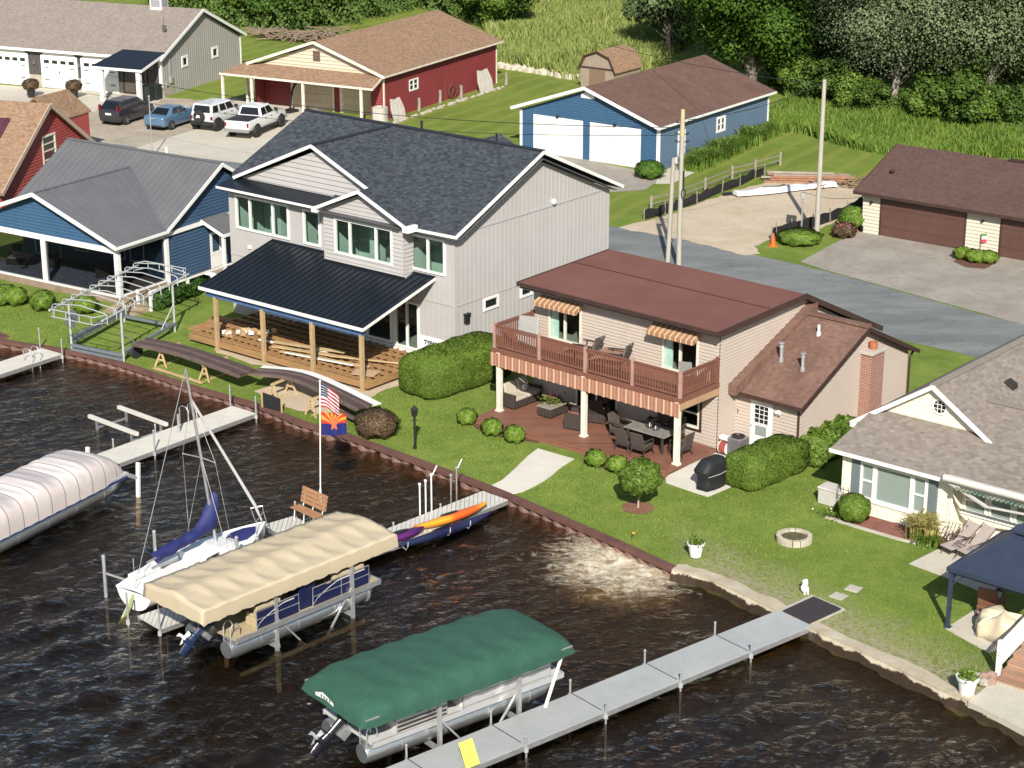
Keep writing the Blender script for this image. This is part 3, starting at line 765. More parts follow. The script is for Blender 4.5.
b.bar((b_r+.02,-.47,EZ-.09),(b_r+.02,rv,RZ-.06),.05,.15);b.bar((b_r+.02,GD+.47,EZ-.09),(b_r+.02,rv,RZ-.06),.05,.15)
b.bar((-13.98,cv-.02,gx(-13.98)-.07),(cu,cv-.02,cz-.05),.05,.15);b.bar((-3.6,cv-.02,gx(-3.6)-.07),(cu,cv-.02,cz-.05),.05,.15)
b.bar((-7.5,-1.02,bz-.42*2.78-.07),(bu,-1.02,bz-.05),.05,.15);b.bar((-1.94,-1.02,bz-.42*2.78-.07),(bu,-1.02,bz-.05),.05,.15)
b.bar((-14.42,-.52,6.3),(-7.55,-.52,6.31),.04,.11)
b.box(-7.62,-7.3,-1.04,-.6,6.28,6.5);b.box(-2.1,-1.75,-1.04,-.4,6.22,6.5)
b.build('white_trim',white,gh)
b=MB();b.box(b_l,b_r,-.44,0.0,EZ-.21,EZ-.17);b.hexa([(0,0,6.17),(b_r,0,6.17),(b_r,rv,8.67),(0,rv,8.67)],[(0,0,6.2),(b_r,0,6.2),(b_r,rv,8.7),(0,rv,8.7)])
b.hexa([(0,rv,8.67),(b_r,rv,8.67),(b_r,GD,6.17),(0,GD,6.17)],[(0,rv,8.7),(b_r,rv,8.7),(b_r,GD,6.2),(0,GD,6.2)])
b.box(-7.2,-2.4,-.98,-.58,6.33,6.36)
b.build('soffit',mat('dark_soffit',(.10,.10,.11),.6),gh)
for q,mu in((w1,(.27,.70)),(w2,()),(w4,(.5,))):trim_box(fp,gh,(white,gl_clear),*q,mull=mu,fw=.10)
trim_box(bo,gh,(white,gl_clear),*w3,mull=(.27,.72),fw=.10)
for q in(sl1,sl2):trim_box(rp,gh,(white,gl_dark),*q,fw=.11)
trim_box(fp,gh,(white,gl_clear),*dA,mull=(.5,),name='patio_door',fw=.09)
trim_box(fp,gh,(white,gl_clear),*dB,mull=(),fw=.09)
trim_box(fp,gh,(white,gl_clear),*dC,mull=(.33,.66),name='patio_door',fw=.09)
room(gh,[(-GW+.2,-9.6,.12,2.1,3.2,6.25,'f'),(-9.5,-7.4,.12,1.7,3.2,6.25,'f'),(-7.2,-2.9,-.45,1.6,3.2,6.3,'f'),(-2.8,-.15,.12,1.7,3.2,6.25,'f'),(-12.3,-11.6,.9,1.4,3.2,6.2,''),(-5.4,-4.9,.4,.9,3.2,6.2,'')],in_teal)
room(gh,[(-GW+.2,-.2,.12,5,.45,2.9,'f')],in_grey,'lower_interior')
for q in((-5.6,-2.1,.32,.5),(-12.5,-9.7,.32,3.0),(-6.2,-5.4,.5,2.9),(-3.72,-3.58,.5,2.9),(-2.05,0,.32,1.33)):b=MB();fp.box(b,*q,.004,.02);wrap=b.build('house_wrap',tyvek,gh)
def text(s,size,m,parent,loc,rot,name='lettering',ext=.003,offset=0):
 c=bpy.data.curves.new(name,'FONT');c.body=s;c.size=size;c.extrude=ext;c.align_x='CENTER';c.align_y='CENTER';c.offset=offset
 t_=bpy.data.objects.new(name,c);COL.objects.link(t_);bpy.context.view_layer.update()
 me=bpy.data.meshes.new_from_object(t_.evaluated_get(bpy.context.evaluated_depsgraph_get()));bpy.data.objects.remove(t_)
 me.materials.clear();me.materials.append(m);o=bpy.data.objects.new(name,me);COL.objects.link(o);o.parent=parent;o.location=loc;o.rotation_euler=rot;return o
ink=mat('black_ink',(.02,.022,.03),.6)
for x,z in((-1.42,1.02),(-.37,.68)):text('TYPAR',.27,ink,wrap,(x,-.026,z),(R(90),0,0),offset=.012)
pe,pz0,pz1=-4.75,2.93,4.14
b=MB()
P0,P1,P2,P3=(-11.25,pe,pz0),(-1.1,pe,pz0),(-1.1,-.02,pz1),(-11.25,-.02,pz1)
slab(b,[P0,P1,P2,P3],.09);ribs(b,P0,P1,P3,P2,.36,.045,.035)
b.box(-11.25,-7.26,-.08,-.004,4.1,4.2);b.box(-2.42,-1.1,-.08,-.004,4.1,4.2);b.box(-7.3,-2.38,-.68,-.604,3.96,4.06)
b.build('porch_roof',m_blackroof,gh)
b=MB();b.bar((-11.27,pe-.02,pz0-.05),(-1.08,pe-.02,pz0-.05),.04,.15);b.bar((-1.08,pe,pz0-.05),(-1.08,-.03,pz1-.05),.04,.13);b.bar((-11.27,pe,pz0-.05),(-11.27,-.03,pz1-.05),.04,.13)
b.build('porch_fascia',white,gh)
b=MB();b.box(-11.0,-1.3,-4.58,-4.44,2.52,2.80);b.hexa([(-11.2,-4.7,2.80),(-1.15,-4.7,2.80),(-1.15,-.03,4.0),(-11.2,-.03,4.0)],[(-11.2,-4.7,2.82),(-1.15,-4.7,2.82),(-1.15,-.03,4.02),(-11.2,-.03,4.02)])
b.build('porch_beam',mat('blue_porch_beam',(.06,.13,.28),.7),gh)
for u in(-1.4,-4.35,-7.42,-10.45):
 b=MB();b.box(u-.085,u+.085,-4.6,-4.43,-.02,2.55);b.box(u-.12,u+.12,-4.64,-4.40,-.05,.06);b.build('porch_post',pine_post,gh,bevel=.008)
b=MB()
dk0,dk1,dz=-12.3,-1.2,.44
for i in range(27):
 x=dk0+(dk1-dk0)*i/26;b.box(x-.03,x+.03,-4.42,-.06,dz-.24,dz-.002)
b.box(dk0,dk1,-4.50,-4.44,dz-.28,dz+.0);b.box(dk0,dk1,-2.3,-2.24,dz-.26,dz-.03);b.box(dk1,dk1+.05,-4.5,-.06,dz-.28,dz);b.box(dk0-.05,dk0,-4.5,-1.0,dz-.28,dz)
for i in range(8):b.box(dk0,dk1,-4.40+i*.55,-4.26+i*.55,dz+.001,dz+.032)
b.build('deck_frame',deck_raw,gh)
b=MB();b.box(dk0-.02,dk1+.02,-4.56,-4.503,dz-.27,dz+.01);b.box(dk1+.052,dk1+.1,-4.5,-.06,dz-.27,dz+.01);b.build('deck_fascia',mat('raw_fascia',(.33,.19,.085),.7,.2,2,stretch=(.3,1,3)),gh)
b=MB()
for i in range(4):b.box(-13.6+i*.0,-12.38,-2.9+i*.33,-2.6+i*.33,.02+.0*i,.10+.1*i)
b.box(-13.9,-12.4,-3.2,-1.1,.0,.08);b.build('deck_step',deck_raw,gh)
b=MB();rp.box(b,.56,.84,2.12,2.5,.03,.16);rp.box(b,.52,.88,2.5,2.55,.03,.2);b.build('wall_lantern',blackm,gh)
b=MB();b.ball((.1,6.9,6.42),.14,8);b.build('dryer_vent',white,gh)
b=MB();b.tube([(-9.7+2.6,rv+.3,RZ-.3),(-7.1,rv+.3,RZ+.35)],.06,8);b.build('vent_pipe',blackm,gh)
b=MB();b.tube([(-6.0,10.2,7.8),(-6.0,10.2,8.25)],.05,8);b.build('vent_pipe',blackm,gh)
b=MB();fp.box(b,-12.9,-12.7,3.45,3.6,.001,.08);b.build('wall_vent',white,gh)
TM=R(-41.5)
mh=thing('beige_house','beige two storey house with flat red brown roof, balcony and brick chimney','house',(8.08,73.89),TM)
MW,MD=9.55,11.0;FZ=2.95
fp,rp=front(),right(0)
d1=(-8.72,-6.96,2.97,4.88);d2=(-2.77,-1.0,2.97,4.88);lw=(-1.8,-.84,.82,2.05);ld1=(-7.2,-5.0,.28,2.3)
b=MB()
lap_wall(b,fp,[(-MW,.1),(0,.1),(0,5.2),(-MW,5.2)],[d1,d2,lw,ld1],lap=.14,tilt=.036)
def mrz(v):return 5.30 if v<5.45 else 5.42-.5*(v-5.45)
lap_wall(b,rp,[(0,.1),(MD,.1),(MD,2.5),(5.45,5.25),(0,5.15)],[],lap=.14,tilt=.036)
lap_wall(b,left(-MW,MD),[(0,0),(MD,0),(MD,5.15),(MD-5.45,5.25),(0,2.5)],[],lap=.14,tilt=.036)
lap_wall(b,back(MD),[(0,0),(MW,0),(MW,2.5),(0,2.5)],lap=.14,tilt=.036)
AX,AV0,AV1,AR,ARZ=2.9,1.25,9.35,5.6,4.58
ad=(.72,1.76,.1,2.18)
lap_wall(b,front(AV0),[(0,.05),(AX,.05),(AX,2.3),(0,2.3)],[ad],lap=.14,tilt=.036)
lap_wall(b,right(AX),[(AV0,.05),(AV1,.05),(AV1,2.68),(AR,4.45),(AV0,2.36)],[],lap=.14,tilt=.036)
lap_wall(b,back(AV1,AX),[(0,0),(AX,0),(AX,2.6),(0,2.6)],lap=.14,tilt=.036)
b.build('wall',sid_beige,mh)
b=MB()
slab(b,[(-MW-.35,-.62,5.27),(.32,-.62,5.22),(.32,5.45,5.42),(-MW-.35,5.45,5.46)],.1)
b.build('flat_roof',rf_membrane,mh)
for v_ in(3.0,):b=MB();b.bar((-MW-.33,v_,5.362+.02*v_-.005),(.3,v_,5.312+.033*v_-.038),.09,.012);b.build('roof_seam',mat('membrane_seam',(.145,.056,.044),.7),mh)
b=MB();slab(b,[(-MW-.35,MD+.5,2.62),(.32,MD+.5,2.62),(.32,5.46,5.41),(-MW-.35,5.46,5.45)],.12);b.build('rear_roof',rf_dkbrown,mh)
b=MB()
slab(b,[(.02,AV0-.25,2.42),(AX+.35,AV0-.25,2.42),(AX+.35,AR,ARZ),(.02,AR,ARZ)],.12)
slab(b,[(AX+.35,AV1+.3,2.66),(.02,AV1+.3,2.66),(.02,AR,ARZ),(AX+.35,AR,ARZ)],.12)
wing=b.build('wing_roof',rf_annex,mh)
b=MB();b.hexa([(.02,.62,2.35),(.42,.62,2.35),(.42,6.2,4.5),(.02,6.2,4.5)],[(.02,.62,2.74),(.42,.62,2.74),(.42,6.2,4.96),(.02,6.2,4.96)])
b.bar((.3,AR,ARZ+.06),(AX+.35,AR,ARZ+.06),.3,.1);b.build('roof_saddle',rf_annex,mh)
b=MB()
b.bar((-MW-.38,-.66,5.22),(.36,-.66,5.17),.06,.16);b.bar((.36,-.66,5.15),(.36,5.45,5.35),.06,.24);b.bar((.36,5.45,5.33),(.36,MD+.5,2.54),.06,.22)
b.bar((-MW-.38,-.66,5.2),(-MW-.38,5.45,5.38),.06,.2);b.bar((AX+.38,AV0-.27,2.35),(AX+.38,AR,ARZ-.06),.05,.16);b.bar((AX+.38,AV1+.3,2.6),(AX+.38,AR,ARZ-.06),.05,.16)
b.bar((.0,AV0-.29,2.33),(AX+.38,AV0-.29,2.33),.12,.13)
b.tube([(AX+.02,AV0-.22,2.28),(AX+.06,AV0-.02,2.1),(AX+.06,AV0-.02,.1)],.05,6);b.tube([(AX+.1,AV1+.25,2.55),(AX+.1,AV1+.02,2.35),(AX+.1,AV1+.02,.1)],.05,6)
b.build('brown_gutter',brown_trim,mh)
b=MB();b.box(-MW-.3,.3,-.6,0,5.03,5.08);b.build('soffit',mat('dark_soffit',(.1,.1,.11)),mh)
cream_fr=mat('cream_frame',(.72,.68,.58),.5)
for q in(d1,d2):trim_box(fp,mh,(cream_fr,gl_clear),*q,mull=(.5,),name='sliding_door',fw=.08)
trim_box(fp,mh,(cream_fr,gl_clear),*lw,name='window',fw=.08,rails=(.5,));trim_box(fp,mh,(cream_fr,gl_dark),*ld1,mull=(.5,),name='sliding_door',fw=.08)
b=MB()
for a0,a1,z0,z1 in((-1.9,-1.8,.75,2.1),(-.84,-.74,.75,2.1),(-1.9,-.74,.72,.82)):fp.box(b,a0,a1,z0,z1,.012,.062)
b.build('shutter_trim',brown_trim,mh)
room(mh,[(-9.3,-5,.12,4,2.96,5.0,'f'),(-4.9,-.2,.12,4,2.96,5.0,'f'),(-4.9,-.2,.12,4,.3,2.5,'f')],in_grey)
for x0 in(-8.62,-2.68):b=MB();fp.box(b,x0,x0+.36,3.05,4.75,-.1,-.04);b.build('curtain',mat('pale_curtain',(.62,.72,.72),.8),mh)
o=trim_box(front(AV0),mh,(white,gl_dark),ad[0]+.16,ad[1]-.16,1.2,2.0,name='wing_door',fw=.03,grid=(3,4))
b=MB();pl=front(AV0)
pl.box(b,ad[0],ad[1],ad[2],1.2,-.06,.035);pl.box(b,ad[0],ad[0]+.16,1.2,ad[3],-.06,.035);pl.box(b,ad[1]-.16,ad[1],1.2,ad[3],-.06,.035);pl.box(b,ad[0]+.16,ad[1]-.16,2.0,ad[3],-.06,.035)
b.build('door_leaf',white,o)
b=MB();pl.box(b,ad[0]+.26,ad[1]-.26,.72,1.12,.03,.045);b.build('lower_pane',gl_pale,o)
b=MB();b.ball(pl.pt(ad[0]+.1,1.1,.07),.04,8);b.build('handle',galv,o)
b=MB();pl.box(b,2.02,2.12,1.92,2.0,.02,.1);b.disc(pl.pt(2.0,1.9,.14),(-.4,-1,-.6),.06,.12,10);b.disc(pl.pt(2.16,1.9,.14),(.4,-1,-.6),.06,.12,10);b.build('flood_light',white,mh)
def wz(v):return 2.42+(ARZ-2.42)*(v-AV0+.25)/(AR-AV0+.25)
for u,v,hh,r_,m_ in((.9,2.95,.72,.075,galv),(2.05,2.75,.68,.07,galv),(1.5,4.65,.42,.06,white)):
 b=MB();z=wz(v);b.tube([(u,v,z-.1),(u,v,z+hh)],r_,10);b.tube([(u,v,z-.05),(u,v,z+.12)],r_*1.5,10)
 if m_ is galv:b.tube([(u,v,z+hh),(u,v,z+hh+.05)],r_*1.7,10);b.tube([(u,v,z+hh-.16),(u,v,z+hh-.1)],r_*1.35,10)
 b.build('vent_pipe',m_,mh,smooth=True)
b=MB();b.box(AX+.02,AX+.52,5.62,6.6,0,3.42);ch=b.build('chimney',brick_m,mh)
b=MB();b.box(AX-.04,AX+.6,5.55,6.68,3.42,3.56);b.build('cap',concrete,ch,bevel=.02)
b=MB();b.lathe([(.17,3.56),(.17,3.86),(.13,3.86),(.13,3.7)],(AX+.28,6.1),12);b.build('flue',mat('clay_flue',(.38,.13,.07),.8),ch)
bf=-2.5
b=MB();b.box(-9.6,0.0,bf,-.02,FZ-.14,FZ);dk=b.build('balcony_deck',deck_red,mh)
b=MB();b.box(-9.66,.06,bf-.05,bf,FZ-.17,FZ+.02);b.box(.0,.06,bf,-.02,FZ-.17,FZ+.02);b.box(-9.66,-9.6,bf,-.02,FZ-.17,FZ+.02);b.build('balcony_rim',rail_m,mh)
b=MB();b.box(.0,.05,bf,-.02,FZ-.46,FZ-.17);b.build('side_beam',mat('tan_beam',(.42,.27,.15),.7,.15,2),mh)
val=stripes('striped_awning_cloth',[(0,(.36,.165,.115)),(.34,(.50,.32,.21)),(.42,(.62,.50,.36)),(.52,(.52,.34,.22)),(.60,(.36,.165,.115)),(.86,(.45,.25,.165))],.37,0)
b=MB()
def vf(i,j):
 a=-9.68+9.72*i;return(a,bf-.10,FZ-.76+.6*j+(.035*abs(math.sin(a*8.5)))*(1-j))
b.grid(vf,120,1);b.build('valance',val,mh)
b=MB()
def rail(mb,p,q,z,n):
 p=np.array(p);q=np.array(q)
 mb.bar((*p,z+1.0),(*q,z+1.0),.12,.04);mb.bar((*p,z+.90),(*q,z+.90),.04,.08);mb.bar((*p,z+.12),(*q,z+.12),.04,.08)
 for i in range(n):
  c=p+(q-p)*(i+.5)/n;mb.box(c[0]-.022,c[0]+.022,c[1]-.022,c[1]+.022,z+.14,z+.9)
rail(b,(-9.55,bf+.04),(0,bf+.04),FZ,74);rail(b,(-.03,bf+.04),(-.03,-.05),FZ,18);rail(b,(-9.55,bf+.04),(-9.55,-.05),FZ,18)
b.build('railing',rail_m,mh)
pinkw=mat('faded_post',(.42,.26,.22),.7,.15,3)
for u in(-9.55,-7.12,-4.72,-2.34,-.03):
 b=MB();b.box(u-.055,u+.055,bf-.03,bf+.09,FZ-.1,FZ+1.08);b.build('rail_post',pinkw,mh)
for u in(-9.55,-.03):
 b=MB();b.box(u-.06,u+.06,-.16,-.03,FZ,FZ+1.08);b.build('rail_post',rail_m,mh)
for u in(-9.3,-4.76,-.12):
 b=MB();b.box(u-.1,u+.1,-2.56,-2.36,.2,FZ-.15);b.box(u-.14,u+.14,-2.6,-2.32,.2,.3);b.build('column',cream_fr,mh,bevel=.01)
aws=stripes('striped_window_awning',[(0,(.34,.18,.10)),(.4,(.50,.33,.20)),(.5,(.64,.54,.39)),(.62,(.50,.33,.20)),(.72,(.34,.18,.10))],.26,0)
for a0,a1 in((-9.05,-6.82),(-3.15,-.86)):
 b=MB()
 b.hexa([fp.pt(a0,4.86,.02),fp.pt(a1,4.86,.02),fp.pt(a1+.0,4.58,.62),fp.pt(a0,4.58,.62)],[fp.pt(a0,4.89,.02),fp.pt(a1,4.89,.02),fp.pt(a1,4.61,.62),fp.pt(a0,4.61,.62)])
 b.hexa([fp.pt(a0,4.45,.63),fp.pt(a1,4.45,.63),fp.pt(a1,4.45,.61),fp.pt(a0,4.45,.61)],[fp.pt(a0,4.60,.63),fp.pt(a1,4.60,.63),fp.pt(a1,4.60,.61),fp.pt(a0,4.60,.61)])
 for a in(a0,a1):b.add([fp.pt(a,4.87,.02),fp.pt(a,4.6,.62),fp.pt(a,4.45,.62),fp.pt(a,4.45,.5)],[(0,1,2,3)])
 b.build('awning',aws,mh)
b=MB();pa=[at2(475,417.5,.25),at2(665.6,470.8,.25),at2(715.8,448.2,.25)]
pl_=[pa[0],pa[1],pa[2],at2(530,390,.25)]
b.prism(pl_,.08,.24);patio=b.build('patio_deck',deck_red)
b.v=[];b.f=[];b.m=[]
props(patio,'red brown composite patio deck under the striped balcony','deck')
b=MB();b.prism([at2(473.5,421,.1),at2(666,475.5,.1),at2(668,474.5,.1),at2(666,470,.1),at2(480,417,.1)],.0,.11);b.build('step',deck_red,patio)
TW=R(-40)
wh=thing('white_house','cream sided cottage with grey brown roof, round gable window and blue shutters','house',(12.19,68.324),TW)
fp=front()
pw=(.72,3.42,.62,2.06);VW=1.95
b=MB()
lap_wall(b,fp,[(0,.0),(4.35,.0),(4.35,2.25),(0,2.25)],[pw],lap=.15,tilt=.036)
lap_wall(b,right(4.35),[(0,0),(.8,0),(.8,2.25),(0,2.25)],lap=.15,tilt=.036)
wins=[(4.5+i*.98,5.38+i*.98,.85,1.72)for i in range(6)]
lap_wall(b,front(.8),[(4.35,0),(11.5,0),(11.5,2.4),(4.35,2.4)],wins,lap=.15,tilt=.036)
lap_wall(b,left(0,15),[(0,0),(15,0),(15,2.2),(13.2,2.65),(0,2.65)],lap=.15,tilt=.036)
lap_wall(b,front(VW),[(-.2,2.85),(5.0,2.85),(5.0,3.2),(2.45,4.72),(-.4,2.95)],[],lap=.15,tilt=.036)
b.box(-.05,.07,-.055,.05,0,2.3);b.box(4.28,4.4,-.055,.03,0,2.3)
b.build('wall',sid_cream,wh)
sl=.655;RT=4.86;ru=2.45
b=MB();gv=1.7
le,re_=-.78,5.12
slab(b,[(le,gv,RT-sl*(ru-le)),(ru,gv,RT),(ru,17,RT),(le,17,RT-sl*(ru-le))],.12)
slab(b,[(re_,gv,RT-sl*(re_-ru)),(ru,gv,RT),(ru,17,RT),(8.2,17,RT-sl*(8.2-ru)),(8.2,6,RT-sl*(8.2-ru)),(re_,4,RT-sl*(re_-ru))],.12)
def pz(v):return 2.37+.445*(v+.38)
slab(b,[(-.42,-.38,pz(-.38)),(12,-.38,pz(-.38)),(12,3.55,pz(3.55)),(3.4,3.55,pz(3.55)),(.2,1.97,pz(1.97)),(-.05,1.6,pz(1.6))],.1)
slab(b,[(3.4,3.55,pz(3.55)),(12,3.55,pz(3.55)),(12,7.4,pz(3.55)-1.7),(3.4,7.4,pz(3.55)-1.7)],.1)
b.build('roof',rf_grey,wh)
b=MB();b.bar((ru,gv,RT+.02),(ru,17,RT+.02),.28,.06);b.bar((3.8,3.55,pz(3.55)+.02),(12,3.55,pz(3.55)+.02),.26,.06);b.build('ridge_cap',mat('pale_ridge',(.25,.22,.19),.9,.15,4),wh)
b=MB()
b.bar((-.44,-.4,pz(-.38)-.07),(12,-.4,pz(-.38)-.07),.05,.14);
b.bar((le-.03,gv-.03,RT-sl*(ru-le)-.06),(ru,gv-.03,RT-.04),.06,.16);b.bar((re_+.03,gv-.03,RT-sl*(re_-ru)-.06),(ru,gv-.03,RT-.04),.06,.16)
b.box(le-.05,le+.3,gv-.04,gv+.25,RT-sl*(ru-le)-.2,RT-sl*(ru-le)-.02);b.box(re_-.15,re_+.2,gv-.04,gv+.25,RT-sl*(re_-ru)-.2,RT-sl*(re_-ru)-.04)
b.build('white_trim',white,wh)
b=MB()
for u0,sgn in((le,1),(re_,-1)):
 ue=ru;b.hexa([(u0,gv-.01,RT-sl*abs(ru-u0)-.15),(ue,gv-.01,RT-.15),(ue,VW,RT-.15),(u0,VW,RT-sl*abs(ru-u0)-.15)],[(u0,gv-.01,RT-sl*abs(ru-u0)-.13),(ue,gv-.01,RT-.13),(ue,VW,RT-.13),(u0,VW,RT-sl*abs(ru-u0)-.13)])
b.build('soffit',mat('grey_soffit',(.45,.45,.44),.6),wh)
b=MB();c=front(VW).pt(2.68,4.06,.03)
b.lathe([(.24,-.03),(.24,.035),(.31,.035),(.31,-.03)],n=24);o=b.build('round_window',white,wh);o.location=c;o.rotation_euler=(R(90),0,0)
b=MB();b.disc((0,0,.01),(0,0,1),.245,.02,24);b.build('pane',gl_dark,o)
b=MB()
for t in(-.08,.08):b.box(-.24,.24,t-.012,t+.012,.02,.035);b.box(t-.012,t+.012,-.24,.24,.02,.034)
b.build('muntin',white,o)
trim_box(fp,wh,(white,gl_pale),.71,1.30,.62,2.06,name='window',fw=.085,rails=(.5,))
trim_box(fp,wh,(white,gl_pale),1.303,2.83,.62,2.06,name='picture_window',fw=.085)
trim_box(fp,wh,(white,gl_pale),2.833,3.42,.62,2.06,name='window',fw=.085,rails=(.5,))
b=MB();fp.box(b,.66,3.48,.55,.64,.02,.09);b.build('sill',white,wh)
for q in wins:trim_box(front(.8),wh,(white,gl_pale),*q,name='window',fw=.07,rails=(.55,))
b=MB();front(.8).box(b,4.4,11,.76,.86,.02,.09);b.build('sill',white,wh)
shut=mat('blue_grey_shutter',(.15,.19,.20),.6,.1,3)
for a0,a1 in((.33,.68),(3.47,3.85)):
 b=MB();fp.box(b,a0,a1,.6,2.08,.015,.045)
 for i in range(22):fp.box(b,a0+.05,a1-.05,.66+i*.062,.70+i*.062,.04,.06)
 b.build('shutter',shut,wh)
room(wh,[(.1,4.2,.12,1.8,.3,2.2,'f'),(4.45,11.3,.92,3,.3,2.3,'f')],mat('cream_room',(.42,.42,.38),.9,.1,1))
b=MB();b.tube([(4.42,-.06,2.2),(4.42,-.06,.1),(4.5,-.25,.05)],.04,6);b.build('downspout',white,wh)
awm=mat('awning_housing',(.58,.55,.52),.5,.08,2)
b=MB();b.tube([(4.35,-.62,2.52),(9.5,-.62,2.52)],.13,12);b.box(4.4,9.5,-.62,-.42,2.38,2.6)
aw=b.build('retracted_awning',awm,wh,smooth=True)
b=MB()
def afl(i,j):a=4.9+4.5*i;return(a,-.80-.03*j,2.36-.09*j-.03*(1 if int(i*60)%2 else 0)*j)
b.grid(afl,60,2);b.build('valance',stripes('green_stripe_valance',[(0,(.02,.07,.05)),(.5,(.25,.25,.22))],.17,0),aw)
b=MB();b.bar((4.45,-.5,2.34),(6.2,-1.0,2.02),.12,.07);b.bar((6.2,-1.0,2.02),(9.3,-.85,2.2),.06,.06);b.build('folding_arm',awm,aw)
for u,v in((3.6,5.6),(4.2,8.6)):
 b=MB();z=RT-sl*(u-ru);b.hexa([(u-.2,v-.22,z+.12),(u+.2,v-.22,z-.12),(u+.2,v+.22,z-.12),(u-.2,v+.22,z+.12)],[(u-.12,v-.2,z+.22),(u+.2,v-.2,z+.06),(u+.2,v+.2,z+.06),(u-.12,v+.2,z+.22)]);b.build('roof_vent',mat('dark_vent',(.03,.025,.02),.7),wh)
TB=R(-33)
bh=thing('blue_house','blue lake house with grey metal roof and a screened gable porch','house',(-19.3,94.4),TB)
PW=10.2;fp=front();EZ=3.03;PK=4.98
b=MB()
lap_wall(b,front(.02),[(-PW,2.78),(0,2.78),(0,2.85),(-PW/2,4.82),(-PW,2.85)],lap=.17,tilt=.042)
b.build('gable_wall',sid_blue,bh)
b=MB()
lap_wall(b,front(3.5),[(-PW,.3),(0,.3),(0,3.0),(-PW,3.0)],[],lap=.17,tilt=.042)
lap_wall(b,right(0,3.5),[(0,-.3),(8.2,-.3),(8.2,3.0),(4.05,5.45),(0,3.0)],[],lap=.17,tilt=.042)
lap_wall(b,left(-PW,11.7),[(0,0),(8.2,0),(8.2,3.0),(4.1,5.45),(0,3.0)],lap=.17,tilt=.042)
lap_wall(b,back(11.7),[(0,0),(PW,0),(PW,3.0),(0,3.0)],lap=.17,tilt=.042)
b.build('wall',sid_dkblue,bh)
sl=(PK-EZ)/5.4;pu=-5.1
b=MB();sr=.6;mr=7.6;mrz_=EZ+.1+sr*(mr-3.4)
def bx(u):return PK+.02-sl*abs(u-pu)
vend=3.4+(PK-EZ-.1)/sr
slab(b,[(.35,-.42,bx(.35)),(pu,-.42,PK),(pu,vend+.3,PK),(.35,3.35,bx(.35))],.1);slab(b,[(-10.55,-.42,bx(-10.55)),(pu,-.42,PK),(pu,vend+.3,PK),(-10.55,3.35,bx(-10.55))],.1)
slab(b,[(.35,3.3,EZ+.05),(.35,mr,mrz_),(-10.55,mr,mrz_),(-10.55,3.3,EZ+.05)],.1);slab(b,[(.35,12.0,EZ+.05),(.35,mr,mrz_),(-10.55,mr,mrz_),(-10.55,12.0,EZ+.05)],.1)
ribs(b,(.35,-.42,bx(.35)),(.35,3.35,bx(.35)),(pu,-.42,PK),(pu,vend,PK),.34,.06,.03);ribs(b,(-10.55,-.42,bx(-10.55)),(-10.55,3.35,bx(-10.55)),(pu,-.42,PK),(pu,vend,PK),.34,.02,.025)
n=26
for i in range(n+1):
 u=.35-10.9*i/n;zp=bx(u);v0=3.4+(max(zp,EZ+.1)-EZ-.1)/sr
 b.bar((u,v0,EZ+.1+sr*(v0-3.4)+.01),(u,mr,mrz_+.01),.03,.06)
b.bar((.35,mr,mrz_+.03),(-10.55,mr,mrz_+.03),.2,.05);b.bar((pu,-.42,PK+.03),(pu,vend,PK+.03),.18,.05)
b.build('roof',m_greyroof,bh)
b=MB()
for u in(.37,-10.57):b.bar((u,-.45,bx(u)-.07),(pu,-.45,PK-.06),.06,.2)
b.bar((.38,-.45,EZ-.1),(.38,3.35,EZ-.06),.07,.14);b.bar((.38,3.3,EZ-.02),(.38,mr,mrz_-.07),.05,.18);b.bar((.38,12,EZ-.02),(.38,mr,mrz_-.07),.05,.18)
b.box(-PW-.05,.05,-.05,.1,2.52,2.8);b.box(-.07,.05,.1,3.5,2.6,2.85);b.bar((.1,3.45,2.75),(.1,11.5,2.82),.1,.2)
b.build('white_trim',white,bh)
for u,v in((0,0),(-5.0,0),(-10.1,0),(0,3.45)):
 b=MB();b.box(u-.12,u+.12,v-.12,v+.12,.1,2.55);b.build('porch_post',white,bh,bevel=.01)
b=MB();b.box(-PW,.0,-.1,3.45,.0,.3);b.box(-PW,.08,-.16,-.1,-.02,.34);b.box(0,.1,-.1,3.45,-.02,.34)
b.build('porch_floor',mat('porch_boards',(.26,.19,.14),.8,.2,2),bh)
b=MB();b.box(-PW,.1,-.17,.12,.34,.40);b.box(-.12,.11,.1,3.4,.34,.4);b.build('porch_sill',white,bh)
for q in(((-10.0,-5.1),fp),((-4.9,-.1),fp)):
 b=MB();q[1].box(b,q[0][0],q[0][1],.4,2.52,-.01,-.005);b.build('screen',gl_screen,bh)
b=MB();right(0).box(b,.1,3.35,.4,2.6,-.01,-.005);b.build('screen',gl_screen,bh)
pl=front(3.5)
for a0 in(-3.8,-2.5):trim_box(pl,bh,(white,gl_dark),a0,a0+1.0,1.0,2.3,fw=.07)
trim_box(pl,bh,(white,gl_dark),-9.3,-7.4,.4,2.35,mull=(.5,),name='sliding_door',fw=.07);trim_box(pl,bh,(white,gl_dark),-6.4,-5.4,1.0,2.3,fw=.07)
wick=mat('dark_wicker',(.06,.045,.035),.8,.3,12,bump=.4)
cush=mat('grey_cushion',(.30,.28,.25),.85,.12,4)
b=MB();c0,c1=6.3,7.9
P0,P1,P2,P3=(1.5,c0-.15,2.35),(1.5,c1+.15,2.35),(.02,c1+.15,2.95),(.02,c0-.15,2.95)
slab(b,[P0,P1,P2,P3],.1);ribs(b,P0,P1,P3,P2,.3,.02,.025);sc=b.build('side_canopy',m_greyroof,bh)
